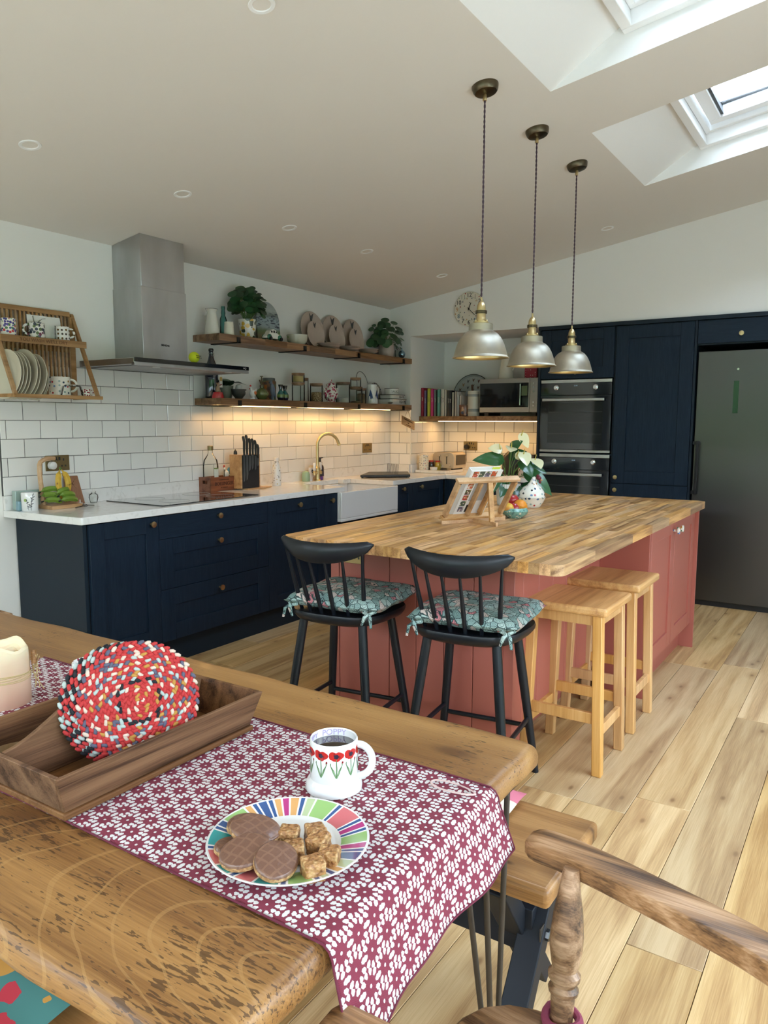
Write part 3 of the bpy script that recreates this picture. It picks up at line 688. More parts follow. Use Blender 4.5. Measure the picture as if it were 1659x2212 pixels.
# open shelves --------------------------------------------------
def shelf(lab, z0, z1):
    s_ = thing('wall_shelf', lab, 'shelf', (-1.24, -.125, z0)); m = MB(); random.seed(int(z0*100)); ym = 0
    x = -2.476
    # glued staves, each its own block
    for (ya, yb) in ((-.25, -.187), (-.187, -.124), (-.124, -.061), (-.061, -.0)):
        x = -2.476
        while x < -.008:
            L = random.uniform(.22, .5); e = min(x+L, -.008)
            if -.008-e < .08: e = -.008
            part('stave', MB().b((x, ya, z0), (e-.0003, yb-.0002, z1)), SHELFW, s_); x = e
    for bx in (-2.298, -1.585, -.872, -.157):
        b_ = MB().b((bx-.016, -.256, z0-.006), (bx+.016, -.25, z1-.012)); b_.b((bx-.016, -.256, z0-.006), (bx+.016, 0, z0)); part('bracket', b_, BLACKM, s_)
    return s_
US = shelf('upper oak wall shelf on black brackets with the two trailing plants', 1.945, 1.99)
LS = shelf('lower oak wall shelf with lights under it, above the tap', 1.52, 1.565)
for (a, b_) in ((-2.28, -1.62), (-1.56, -.93), (-.84, -.20)):
    part('led_strip', MB().b((a, -.135, 1.5145), (b_, -.120, 1.5195)), LED, LS)
def uplight(name, loc, sx_, sy_, e, rot=(0, 0, 0)):
    l = bpy.data.lights.new(name, 'AREA'); l.shape = 'RECTANGLE'; l.size = sx_; l.size_y = sy_; l.energy = e; l.color = (1, .56, .20)
    o = bpy.data.objects.new(name, l); COL.objects.link(o); o.location = loc; o.rotation_euler = rot
for (a, b_) in ((-2.28, -1.62), (-1.56, -.93), (-.84, -.20)): uplight('led_light', ((a+b_)/2, -.120, 1.511), b_-a, .02, .95, (-.25, 0, 0))
uplight('led_light', (-2.42, -.12, 1.511), .12, .02, .3, (-.35, 0, 0))
AS = thing('wall_shelf', 'oak shelf in the back wall recess carrying books and microwave', 'shelf', (.4, -.86, 1.42)); x = .16
random.seed(5)
for (xa, xb) in ((.16, .28), (.28, .41), (.41, .54), (.54, .656)):
    y = -1.498
    while y < -.233:
        e = min(y+random.uniform(.4, .8), -.233); part('stave', MB().b((xa, y, 1.418), (xb-.0003, e-.0003, 1.462)), SHELFW, AS); y = e
part('led_strip', MB().b((.42, -1.48, 1.4125), (.435, -.30, 1.4175)), LED, AS)
uplight('led_light', (.43, -.90, 1.409), .02, 1.15, 2.0, (0, .3, 0))
# island --------------------------------------------------
IX0, IX1, IY0, IY1 = -3.715, -1.172, -3.083, -1.838
isl = thing('kitchen_island', 'coral painted kitchen island with shaker doors and plank panelling', 'island', (-2.4, -2.45, 0))
BX, BY0, BY1 = -3.40, -2.78, -1.865
# near face: vertical boards between posts
y = BY1-.045; m = MB(); m.b((BX, BY1-.045, 0), (BX+.09, BY1, .885)); part('corner_post', m, CORAL, isl, bev=.002)
m = MB().b((BX, BY0, 0), (BX+.09, BY0+.045, .885)); part('corner_post', m, CORAL, isl, bev=.002)
nb = 6; wdt = (BY1-BY0-.09)/nb
for i in range(nb):
    a = BY0+.045+i*wdt; part('panel_board', MB().b((BX+.004, a+.0015, 0), (BX+.02, a+wdt-.0015, .885)), CORAL, isl, bev=.002)
part('core', MB().b((BX+.02, BY0+.14, .0), (-1.25, BY1-.02, .885)), plain('island_core', (.25, .07, .05), .7), isl)
xx = BX+.09; nb = 6; wdt = (-2.30-xx)/nb
for i in range(nb):
    a = xx+i*wdt; part('panel_board', MB().b((a+.0015, BY0, .15), (a+wdt-.0015, BY0+.018, .885)), CORAL, isl, bev=.002)
part('toe_kick', MB().b((BX+.09, BY0+.115, 0), (-2.3, BY0+.13, .15)), CORAL, isl)
part('side_panel', MB().b((-2.302, -3.028, .0), (-2.284, BY0, .885)), CORAL, isl, bev=.001)
part('end_panel', MB().b((-1.212, -3.05, 0), (-1.19, BY0, .885)), CORAL, isl, bev=.001)
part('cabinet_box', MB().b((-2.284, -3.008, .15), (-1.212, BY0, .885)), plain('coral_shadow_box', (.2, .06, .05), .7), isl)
part('toe_kick', MB().b((-2.284, -2.965, 0), (-1.212, -2.95, .15)), CORAL, isl)
F5 = Fy(-3.010); CKN = floral('painted_floral_knob', (.8, .78, .72), 60, [c3(.6, .05, .05), c3(.05, .3, .15), c3(.1, .2, .5), c3(.7, .4, .05)], .8)
part('filler', MB().b((-2.281, -3.03, 0), (-2.262, -3.0, .885)), CORAL, isl, bev=.001)
d = shaker(F5, -2.262, -1.755, .155, .883, isl, CORAL, .085); knob(F5, -1.80, .815, d, CKN, s=1.15, name='knob')
d = shaker(F5, -1.750, -1.213, .155, .883, isl, CORAL, .085); knob(F5, -1.705, .815, d, CKN, s=1.15)
part('back_panel', MB().b((-3.31, BY1-.018, 0), (-1.19, BY1, .885)), CORAL, isl)
wtI = thing('island_worktop', 'thick oak block worktop of many staves on the coral island', 'worktop', (-2.44, -2.46, .887))
random.seed(11); outl = rrect(IX0, IX1, IY0, IY1, .045, 6); ns = 31; sw = (IY1-IY0)/ns
for i in range(ns):
    ya = IY0+i*sw; yb = ya+sw; x = IX0-random.random()*.35
    while x < IX1:
        L = random.choice((.26, .34, .42, .52)); e = x+L
        if IX1-e < .06: e = IX1
        a = max(x, IX0); b_ = min(e, IX1)
        if b_-a > .01:
            if a-IX0 < .001 and False: pass
            P = clip(outl, a, b_-.0003, ya, yb-.0003)
            if len(P) > 2: part('stave', MB().prism(P, .04, at=(0, 0, .887)), STAVE, wtI, ang=30)
        x = e
# pendant lamps --------------------------------------------------
def pendant(x, y, lab):
    zc = CZ(y); t = thing('pendant_lamp', lab, 'pendant lamp', (x, y, zc), group=None)
    M = Matrix.Rotation(-math.atan(.163)*1, 3, 'X') @ Matrix.Rotation(PI, 3, 'X'); M = Matrix.Rotation(math.atan(-.163), 3, 'X') @ Matrix.Rotation(PI, 3, 'X')
    part('ceiling_rose', MB().lathe([(.058, 0), (.058, .006), (.054, .022), (.048, .030), (.030, .034), (0, .035)], M=M, seg=36), DARKBR, t, W=False)
    part('cord_grip', MB().lathe([(.009, 0), (.009, .022), (.006, .028)], (0, 0, -.062), seg=12), BRASS, t, W=False)
    zt = 1.955-zc; n = 150; m = MB()
    for ph in (0, PI):
        m.tube([(.0021*math.cos(ph+i*.85), .0021*math.sin(ph+i*.85), -.05+(zt+.05)*i/n) for i in range(n+1)], .0026, 5)
    part('twisted_cord', m, plain('purple_brown_cord', (.055, .03, .045), .8), t, W=False)
    b0 = 1.695-zc
    cap = part('lamp_holder', MB().lathe([(.0045, .268), (.0048, .252), (.0075, .249), (.013, .243), (.0175, .233), (.0195, .222), (.0195, .212), (.0245, .211), (.0245, .199), (.0205, .197), (.0205, .176), (.0215, .174), (.0215, .161), (.034, .1595), (.034, .1535), (.0, .152)], (0, 0, b0), seg=28), BRASS, t, W=False)
    part('holder_ring', MB().lathe([(.024, .196), (.0262, .197), (.0262, .209), (.024, .210)], (0, 0, b0), seg=28, cap=False), DARKBR, cap, W=False)
    for k in range(3):
        a = k*2*PI/3+.5; part('thumb_screw', MB().ell((.028*math.cos(a), .028*math.sin(a), b0+.163), (.005, .005, .006)), BRASS, cap, W=False)
    pr = [(.050, .152), (.054, .150), (.0545, .122), (.057, .119), (.066, .115), (.078, .106), (.089, .093), (.098, .078), (.106, .060), (.112, .042), (.117, .024), (.1195, .012), (.121, .008), (.1255, .004), (.126, .001)]
    part('shade', MB().lathe(pr, (0, 0, b0), seg=48, cap=False).tube([(.125*math.cos(a), .125*math.sin(a), b0+.002) for a in [2*PI*i/48 for i in range(48)]], .0022, 6, closed=True).lathe([(.0, .1505), (.052, .150)], (0, 0, b0), seg=48, cap=False), SHADEM, t, W=False)
    part('shade_lining', MB().lathe([(r-.0015, z-.001) for r, z in pr[:-1]], (0, 0, b0), seg=48, cap=False), SHADEIN, t, W=False)
    part('bulb', MB().lathe([(0, .085), (.02, .09), (.028, .11), (.02, .135), (.013, .15)], (0, 0, b0), seg=20), plain('opal_bulb', (.7, .66, .5), .3), t, W=False)
pendant(-3.012, -2.422, 'nearest and largest looking brass pendant lamp, hanging before the clock')
pendant(-2.417, -2.422, 'middle one of the three brass pendant lamps in a row')
pendant(-1.823, -2.422, 'farthest right brass pendant lamp, hanging before the oven housing')
# sockets --------------------------------------------------
def socket(lab, F, u, z, dk=BRASSD, w_=.15, h_=.088, third=False, plug=None):
    t = thing('wall_socket', lab, 'socket', F(u, 0, z)); part('plate', MB().b(F(u-w_/2, 0, z-h_/2), F(u+w_/2, .006, z+h_/2)), dk, t, bev=.002)
    m = MB()
    for s_ in (-1, 1):
        c = u+s_*.037
        m.b(F(c-.004, .0055, z+.012), F(c+.004, .0066, z+.026)); m.b(F(c-.016, .0055, z-.022), F(c-.007, .0066, z-.012)); m.b(F(c+.007, .0055, z-.022), F(c+.016, .0066, z-.012))
        m.b(F(c-s_*.026-.005, .0055, z+.016), F(c-s_*.026+.005, .0085, z+.034))
    part('pin_hole', m, BLACK, t, label='black slots and switches'); return t
socket('brass double socket behind the banana stand', Fy(-.0115), -3.545, 1.170)
socket('dark brass socket on the tiles right of the tap', Fy(-.0115), -.402, 1.170)
socket('brass double socket above the toaster with a black plug', Fx(XR-.0115), -.545, 1.172, plain('bright_brass_plate', (.33, .25, .12), .35, 1))
socket('brass double socket behind the anthurium, beside the oven housing', Fx(XR-.0115), -1.375, 1.172, plain('bright_brass_plate', (.33, .25, .12), .35, 1))
socket('brass double socket on the coral island end, behind the left black stool', Fx(BX+.004), -1.975, .815, plain('bright_brass_plate', (.33, .25, .12), .35, 1))
pg = one('plug', MB().lathe([(.022, 0), (.024, .004), (.024, .026), (.018, .034), (0, .035)], (XR-.018, -.508, 1.162), RXm, 20).tube([(XR-.04, -.508, 1.145), (XR-.045, -.51, 1.10), (XR-.06, -.52, 1.03), (XR-.1, -.53, .96)], .004, 6), BLACK, 'round black plug and lead in the socket above the toaster', 'plug')
one('plug', MB().lathe([(.018, 0), (.023, .004), (.022, .028), (.015, .034), (0, .035)], (-3.59, -.018, 1.158), RX, 20), CER, 'white plug in the socket behind the banana stand', 'plug')
# ============================================================ STOOLS
TEALF = Mt('teal_paisley_fabric', (.2, .35, .33), .8)
_o = TEALF.oc(); _n = TEALF.noise(_o, 7, 2, 0); _w = TEALF.map(_o, (1, 1, 1)); _vv = TEALF.vec(*[a+(_n*.10) for a in TEALF.xyz(_o)][:3])
_d = TEALF.vor(_vv, 34, 1); _e = TEALF.vor(_vv, 34, 1, 'DISTANCE_TO_EDGE'); _c = TEALF.xyz(TEALF.vor(_vv, 34, 1, out='Color'))[0]
_b = TEALF.ramp(_c, [(0, (.20, .32, .30)), (.25, (.40, .52, .49)), (.42, (.27, .40, .38)), (.56, (.62, .52, .47)), (.76, (.33, .46, .43)), (.91, (.55, .20, .22))], con=True)
_k = (_e.lt(.045)).max(((_d*40.).sin()).gt(.80)); TEALF.base(TEALF.mix(_k, _b, (.025, .05, .05))); TEALF.bump(TEALF.noise(_o, 300, 2), .2, .001); TEALF = TEALF.mat
def cushion(fn_w, fn_d, th, name, mat, lab, loc, rz, cat='cushion', tuft=True, N=22, group=None):
    m = MB()
    def P(sgn):
        def f(u, v):
            a, b_ = u*2-1, v*2-1; e = max(0, (1-a**4))**.5*max(0, (1-b_**4))**.5
            x = a*fn_d/2*(1-.05*(b_*b_)*(1-abs(a))*2); y = b_*fn_w/2*(1-.05*(a*a)*(1-abs(b_))*2)
            z = sgn*th/2*e**.55
            if tuft and sgn > 0: z -= .016*math.exp(-((abs(a)-.36)**2+(abs(b_)-.36)**2)/.02)
            if sgn < 0: z *= .75
            z += .003*math.sin(a*7+b_*4)
            return (x, y, z+th*.42)
        return f
    m.grid(P(1), N, N); m.grid(lambda u, v: P(-1)(1-u, v), N, N)
    return one(name, m, mat, lab, cat, loc=loc, rz=rz, group=group, ang=80)
def black_stool(lab, loc, rz):
    t = thing('bar_stool', lab, 'bar stool', loc, rz)
    # seat: rounded trapezoid with a dished, chamfered underside
    def ring(s, z):
        P = []
        for i in range(40):
            a = 2*PI*i/40; c, s_ = math.cos(a), math.sin(a); n = 3.2
            r = (abs(c)**n+abs(s_)**n)**(-1/n); x = r*c*.195*s; y = r*s_*(.218+.02*c)*s
            if c < 0: x *= 1+.0*abs(s_)
            P.append((x, y, z))
        return P
    rings = [ring(.80, .600), ring(.93, .612), ring(.99, .628), ring(1, .640), ring(.985, .648), ring(.9, .647), ring(.5, .641), ring(.05, .640)]
    m = MB(); vs = [p for r_ in rings for p in r_]; fs = []
    for j in range(len(rings)-1):
        for i in range(40): fs.append((j*40+i, j*40+(i+1) % 40, (j+1)*40+(i+1) % 40, (j+1)*40+i))
    fs.append(tuple(reversed(range(40)))); m.add(vs, fs); part('seat', m, BLACKP, t, W=False, ang=50)
    for sx_, sy_ in ((-1, -1), (-1, 1), (1, -1), (1, 1)):
        a = Vector((sx_*.125, sy_*.135, .612)); b_ = Vector((sx_*.205, sy_*.205, 0))
        m = MB().tube([a, a.lerp(b_, .3), a.lerp(b_, .7), b_], [.0175, .0185, .0165, .0135], 14); part('leg', m, BLACKP, t, W=False)
    L = lambda sx_, sy_, z: Vector((sx_*(.205-.08*z/.612), sy_*(.205-.07*z/.612), z))
    for p, q in ((L(-1, -1, .27), L(1, -1, .27)), (L(-1, 1, .27), L(1, 1, .27)), (L(1, -1, .20), L(1, 1, .20)), (L(-1, -1, .34), L(-1, 1, .34)) if False else (L(1, -1, .20), L(1, 1, .20))):
        pass
    for p, q in ((L(-1, -1, .235), L(1, -1, .235)), (L(-1, 1, .235), L(1, 1, .235)), (L(1, -1, .20), L(1, 1, .20))):
        part('stretcher', MB().tube([p, q], .0095, 10), BLACKP, t, W=False)
    # crest rail (bowed in plan, crescent in elevation) and six spindles
    def rail(u):
        y = (u-.5)*.415; x = -.250+.075*(abs(u-.5)*2)**2.0; return x, y
    m = MB(); N = 22; vs = []; fs = []; K = 8
    for i in range(N+1):
        u = i/N; x, y = rail(u); e = abs(u-.5)*2; top = .948+.010*e**2-(.012 if e > .97 else 0); bot = .948-.062*(1-e**2.2)**.8-.020+(.008 if e > .97 else 0); th = .011*(1-.25*e)
        for k in range(K):
            a = 2*PI*k/K; zc = (top+bot)/2; hz = (top-bot)/2; cz, cx = math.sin(a), math.cos(a)
            vs.append((x+th*math.copysign(abs(cx)**.7, cx), y, zc+hz*math.copysign(abs(cz)**.6, cz)))
    for i in range(N):
        for k in range(K): l = (k+1) % K; fs.append((i*K+k, (i+1)*K+k, (i+1)*K+l, i*K+l))
    fs.append(tuple(range(K))); fs.append(tuple(reversed([N*K+k for k in range(K)]))); m.add(vs, fs); part('crest_rail', m, BLACKP, t, W=False, ang=60)
    for i in range(6):
        u = .085+.83*i/5; x, y = rail(u); b0 = Vector((-.165+.055*(abs(u-.5)*2)**2, y*.84, .645)); e = abs(u-.5)*2; tp_ = Vector((x, y, .948-.068*(1-e**2.2)**.8-.010))
        part('spindle', MB().tube([b0, b0.lerp(tp_, .35), b0.lerp(tp_, .75), tp_], [.0075, .0095, .0065, .0055], 10), BLACKP, t, W=False)
    return t
def ties(loc, rz, lab):
    for k, sgn in enumerate((-1, 1)):
        M = Matrix.Rotation(rz, 3, 'Z'); L = Vector(loc); m = MB()
        b0 = Vector((-.180, sgn*.176, .004)); P = lambda x, y, z: L+M@(b0+Vector((x, y, z)))
        m.tube([P(.02, 0, .03), P(-.01, sgn*.022, .02), P(-.032, sgn*.002, .012), P(-.02, -sgn*.022, .016), P(.008, -sgn*.012, .02)], [.005, .007, .007, .007, .005], 8)
        m.tube([P(-.03, sgn*.004, .014), P(-.045, sgn*.018, .002), P(-.05, sgn*.024, -.035)], [.006, .007, .005], 8)
        m.tube([P(-.03, sgn*.004, .014), P(-.046, -sgn*.006, .004), P(-.048, -sgn*.018, -.028)], [.006, .008, .004], 8)
        yield m
for (lx, ly, side) in ((-3.595, -2.695, 'right'), (-3.64, -2.135, 'left')):
    rz = math.radians(7)
    black_stool('black spindle back bar stool, the %s one of two at the island end' % side, (lx, ly, 0), rz)
    M = Matrix.Rotation(rz, 3, 'Z'); cl = Vector((lx, ly, .653))+M@Vector((.028, -.012, 0))
    c = cushion(.43, .41, .080, 'seat_cushion', TEALF, 'teal paisley cushion tied onto the %s black bar stool' % side, tuple(cl), rz)
    for m in ties(tuple(cl), 0, side): part('tie', m, TEALF, c).matrix_parent_inverse = Matrix()
def fix_rot_children():
    pass
def wood_stool(lab, loc, rz=0):
    t = thing('wooden_stool', lab, 'stool', loc, rz)
    m = MB(); N = 14
    def top(u, v):
        a, b_ = u*2-1, v*2-1; z = .690-.010*(1-min(1, abs(b_)*1.05)**2)*1
        return (a*.182, b_*.180, z)
    m.prism(rrect(-.182, .182, -.180, .180, .014, 3), .034, at=(0, 0, .656)); part('seat', m, BEECHX, t, W=False, bev=.010, seg=3)
    for sx_, sy_ in ((-1, -1), (-1, 1), (1, -1), (1, 1)):
        a = Vector((sx_*.142, sy_*.136, .657)); b_ = Vector((sx_*.150, sy_*.156, 0)); h = .0195
        vs = [b_+Vector(q) for q in ((-h, -h, 0), (h, -h, 0), (h, h, 0), (-h, h, 0))]+[a+Vector(q) for q in ((-h, -h, 0), (h, -h, 0), (h, h, 0), (-h, h, 0))]
        part('leg', MB().add(vs, [(0, 3, 2, 1), (4, 5, 6, 7), (0, 1, 5, 4), (1, 2, 6, 5), (2, 3, 7, 6), (3, 0, 4, 7)]), BEECH, t, W=False, bev=.004)
    for sx_ in (-1, 1):
        part('apron', MB().b((sx_*.142-.010, -.12, .612), (sx_*.142+.010, .12, .656)), BEECH, t, W=False, bev=.001)
        part('stretcher', MB().b((sx_*.147-.010, -.135, .210), (sx_*.147+.010, .135, .255)), BEECH, t, W=False, bev=.002)
    for sy_ in (-1, 1):
        part('apron', MB().b((-.125, sy_*.138-.010, .612), (.125, sy_*.138+.010, .656)), BEECH, t, W=False, bev=.001)
        part('stretcher', MB().b((-.13, sy_*.150-.010, .155), (.13, sy_*.150+.010, .198)), BEECH, t, W=False, bev=.002)
    return t
ws = wood_stool('square beech wood stool nearer the camera, tucked at the island side', (-3.112, -2.938, 0), 0)
dup(ws, (-2.608, -2.932, 0), 0, 'square beech wood stool behind the other, beside the coral cabinet door')
# ============================================================ DINING TABLE
TX0, TX1, TY0, TY1, TZ = -5.678, -4.778, -3.436, -1.42, .78
tb = thing('dining_table', 'long rustic pine dining table with rounded edges, in the foreground', 'table', (-5.23, -2.45, 0))
m = MB(); N = 60
def edge_pts():
    P = []; r = .03
    def wv(t): return .004*math.sin(t*9)+.003*math.sin(t*23+1)
    for i in range(N+1): y = TY0+r+(TY1-TY0-2*r)*i/N; P.append((TX1+wv(y)*.8, y))
    for a in (.4, .8, 1.2): P.append((TX1-r+r*math.cos(a), TY1-r+r*math.sin(a)))
    for i in range(N+1): y = TY1-r-(TY1-TY0-2*r)*i/N; P.append((TX0+wv(y+3)*.9, y))
    for a in (.3, .8, 1.3): P.append((TX0+r-r*math.cos(a), TY0+r-r*math.sin(a)))
    for i in range(1, 16): x = TX0+r+(TX1-TX0-2*r)*i/16; P.append((x, TY0+wv(x*1.5)*.5))
    for a in (1.3, .8, .3): P.append((TX1-r+r*math.cos(a), TY0+r-r*math.sin(a)))
    return P
EP = edge_pts(); cx_, cy_ = -5.228, -2.43
def inset(P, d): return [(x+(cx_-x)/abs(cx_-x+1e-9)*d*(1 if abs(y-TY0) > .002 else .0), y+(d if y < cy_ else -d)*(1 if (y < TY0+.06 or y > TY1-.06) else 0)) for x, y in P]
m = MB(); rings = [(inset(EP, .010), .7345), (inset(EP, .002), .740), (EP, .748), (EP, .762), (inset(EP, .004), .772), (inset(EP, .012), .7785), (inset(EP, .022), TZ)]
n = len(EP); vs = [(x, y, z) for P, z in rings for x, y in P]; fs = []
for j in range(len(rings)-1):
    for i in range(n): k = (i+1) % n; fs.append((j*n+i, j*n+k, (j+1)*n+k, (j+1)*n+i))
fs.append(tuple(reversed(range(n)))); fs.append(tuple((len(rings)-1)*n+i for i in range(n))); m.add(vs, fs)
part('tabletop', m, TABLEM, tb, ang=50)
IRON = plain('raw_iron', (.075, .065, .055), .45, .7, bump=.05)
def hairpin(cx, cy, dx, dy):
    lg = MB(); foot = Vector((cx+dx*.02, cy+dy*.03, .008)); 
    pl_ = part('mounting_plate', MB().b((cx-.06, cy-.06, .729), (cx+.06, cy+.06, .7345)), BLACKM, tb)
    for i, (ax, ay) in enumerate(((0.0, 0.045), (.045, -.045), (-.05, -.045))):
        part('rod', MB().tube([(cx+ax*1.05, cy+ay*1.05, .73), (foot.x+ax*.12, foot.y+ay*.12, .02), (foot.x, foot.y, .006)], .0056, 10), IRON, pl_)
# hairpin leg near the visible end corner: three rods meeting at the foot
hp = part('mounting_plate', MB().b((-4.99, -3.425, .729), (-4.83, -3.29, .7345)), BLACKM, tb)
ft = Vector((-4.862, -3.385, .006))
for tx, ty in ((-4.845, -3.392), (-4.955, -3.392), (-4.935, -3.325)):
    part('rod', MB().tube([(tx, ty, .732), (ft.x+(tx-ft.x)*.06, ft.y+(ty-ft.y)*.06, .03), tuple(ft)], .0058, 10), IRON, hp)
for cx, cy in ((-5.56, -3.33), (-4.89, -1.53), (-5.56, -1.53)):
    hp = part('mounting_plate', MB().b((cx-.07, cy-.07, .729), (cx+.07, cy+.07, .7345)), BLACKM, tb)
    for tx, ty in ((cx-.05, cy-.05), (cx+.05, cy-.05), (cx, cy+.05)): part('rod', MB().tube([(tx, ty, .732), (cx, cy, .006)], .0058, 10), IRON, hp)
# table runner ------------------------------------------
RUN = Mt('burgundy_rosette_fabric', (.24, .03, .06), .85)
u = RUN.oc('UV'); ux, uy, _ = RUN.xyz(u); S = 1/.0375
def cell(ox, oy):
    a = (ux*S+ox); b_ = (uy*S/1.732+oy); fx = a.frac()-.5; fy = (b_.frac()-.5)*1.732; return fx, fy, (fx*fx+fy*fy).sqrt()
f1 = cell(0, 0); f2 = cell(.5, .5); sel = f2[2].lt(f1[2])
px_ = f1[0]*(sel*-1+1)+f2[0]*sel; py_ = f1[1]*(sel*-1+1)+f2[1]*sel; wob = RUN.noise(u, 260, 2); r_ = f1[2].min(f2[2])+(wob-.5)*.045
th_ = py_.atan2(px_)
dot = r_.lt(.06); petal = (th_*10).cos()*.5+.5
band = r_.gt(.31)*(r_.lt(.55))*((petal-((r_-.43).abs()*4.4)).gt(.14)); star = (r_.gt(.475))*((th_*6).cos().abs().lt(.35))*0
white = dot.max(band); RUN.base(RUN.mix(white, (.20, .024, .048), (.70, .685, .67)))
weave = (ux*2600.).sin()*(uy*2600.).sin(); RUN.bump(weave, .35, .0008); RUN = RUN.mat
rx0, rx1 = -5.482, -5.008
def runner(u, v):
    # v: 0 at the far end .. 1 at the hanging hem, along arc length
    x = rx0+(rx1-rx0)*u; far = 1.30; drop = .118-.038*u; r = .022
    flat = far; s = v*(flat+r*PI/2+drop); ye = TY0+.012
    if s < flat: y = ye+flat-s; z = TZ+.0022; b = 0
    elif s < flat+r*PI/2:
        a = (s-flat)/r; y = ye-r*math.sin(a); z = TZ+.0022-r*(1-math.cos(a)); b = 0
    else:
        d = s-flat-r*PI/2; b = d/drop; y = ye-r-.028*b-.007*math.sin(u*8+1.0)*b-.003*math.sin(u*19)*b; z = TZ+.0022-r-d*.96
        x += .030*b*(1-u)**6*-.2+.0*b
    z += .0009*math.sin(x*40+y*17)*(1 if s < flat else 0)+.0007
    return (x, y, z)
def run_uv(u, v): return ((rx1-rx0)*u, v*(1.30+.022*PI/2+.118))
m = MB(); m.grid(runner, 40, 130, uv=run_uv)
rn = one('table_runner', m, RUN, 'burgundy and white rosette table runner hanging over the table end', 'table runner', ang=80)
sd = rn.modifiers.new('thick', 'SOLIDIFY'); sd.thickness = .0016; sd.offset = 1
hem = MB(); hem.tube([Vector(runner(0, v/130))+Vector((0, 0, .0008)) for v in range(131)], .0016, 6); hem.tube([Vector(runner(1, v/130))+Vector((0, 0, .0008)) for v in range(131)], .0016, 6); hem.tube([Vector(runner(i/40, 1)) for i in range(41)], .0018, 6)
part('hem', hem, plain('burgundy_thread', (.13, .015, .035), .9), rn)
m = MB(); m.grid(lambda u, v: (-5.193+.15*u, -2.545+.93*v, TZ+.0022+.0006*math.sin(v*30+u*7)), 8, 40, uv=lambda u, v: (.15*u, .9*v))
r2_ = one('table_runner', m, RUN, 'narrow folded end of a burgundy rosette runner beside the candle', 'table runner', ang=80); sd = r2_.modifiers.new('thick', 'SOLIDIFY'); sd.thickness = .002; sd.offset = 1
one('rubber_band', MB().tube([(-5.052+.035*math.cos(a)*.42+.0*math.sin(a), -3.380+.042*math.sin(a), TZ+.0062+.001*math.sin(2*a)) for a in [2*PI*i/40 for i in range(40)]], .0022, 6, closed=True, flat=.6), plain('pale_pink_rubber', (.62, .45, .42), .6), 'pale pink rubber band loop on the runner, right of the mug', 'rubber band')
# mugs ------------------------------------------
RT = TZ+.0055
def wrap(polys, R, ang0, z0):
    # flat outlines (arc length, height) laid on a cylinder of radius R
    mb = MB()
    for P, off in polys:
        n = len(P); cx = sum(p[0] for p in P)/n; cz = sum(p[1] for p in P)/n
        f = lambda q: ((R+off)*math.cos(ang0+q[0]/R), (R+off)*math.sin(ang0+q[0]/R), z0+q[1])
        mb.add([f((cx, cz))]+[f(q) for q in P], [(0, 1+i, 1+(i+1) % n) for i in range(n)])
    return mb
def blob(cx, cz, rx, rz, n=12, lob=0, am=0): return [(cx+rx*(1+am*math.cos(lob*t))*math.cos(t), cz+rz*(1+am*math.cos(lob*t))*math.sin(t)) for t in [2*PI*i/n for i in range(n)]]
def wraptext(body, size, R, ang0, z, inner=False, sgn=1):
    vs, fs = text_mesh(body, size, .0003); mb = MB()
    mb.add([((R+sgn*v.z)*math.cos(ang0+(-1 if inner else 1)*v.x/R), (R+sgn*v.z)*math.sin(ang0+(-1 if inner else 1)*v.x/R), z+v.y) for v in vs], fs); return mb
def mug(name, lab, loc, R, H, mat, rz=0, foot=False, handle=True, taper=0, wall=.0035):
    t = thing(name, lab, 'mug' if 'mug' in name else 'cup', loc, rz)
    if foot: pr = [(R*1.18, 0), (R*1.19, .006), (R*1.15, .012), (R*1.13, .0135), (R*1.10, .016), (R*1.00, .021), (R, .026), (R, H-.002), (R-.0015, H), (R-wall, H-.0015), (R-wall, .012), (0, .010)]
    else: pr = [(R*(1-taper)-.004, 0), (R*(1-taper), .003), (R, H-.002), (R-.0015, H), (R-wall, H-.0015), (R*(1-taper)-wall, .008), (0, .007)]
    part('body', MB().lathe(pr, seg=40), mat, t, W=False)
    if handle:
        P = [(R*.97+(R*.66)*math.sin(a)*1.0, 0, H*.50+H*.33*math.cos(a)) for a in [PI*i/14 for i in range(15)]]
        P = [(R-.002, 0, H*.86)]+[(R+R*.62*math.sin(PI*i/14), 0, H*.56+H*.32*math.cos(PI*i/14)-.0*i) for i in range(0, 15)]+[(R-.002, 0, H*.20)]
        part('handle', MB().tube(P, .0048, 10, flat=1.35), mat, t, W=False)
    return t
ml = Vector((-5.1585, -3.205, RT)); mr = math.radians(-63)
pm = mug('poppy_mug', 'white mug with red poppies and black coffee, on the runner', tuple(ml), .0412, .089, CER, mr, True)
view = math.atan2(CP.y-ml.y, CP.x-ml.x)-mr
RED1, RED2, PCORE, GRN, GRN2 = plain('poppy_red', (.50, .015, .012), .3), plain('poppy_dark_red', (.26, .008, .01), .3), plain('poppy_core', (.012, .010, .03), .3), plain('stem_green', (.09, .20, .07), .4), plain('pale_leaf_green', (.25, .38, .20), .4)
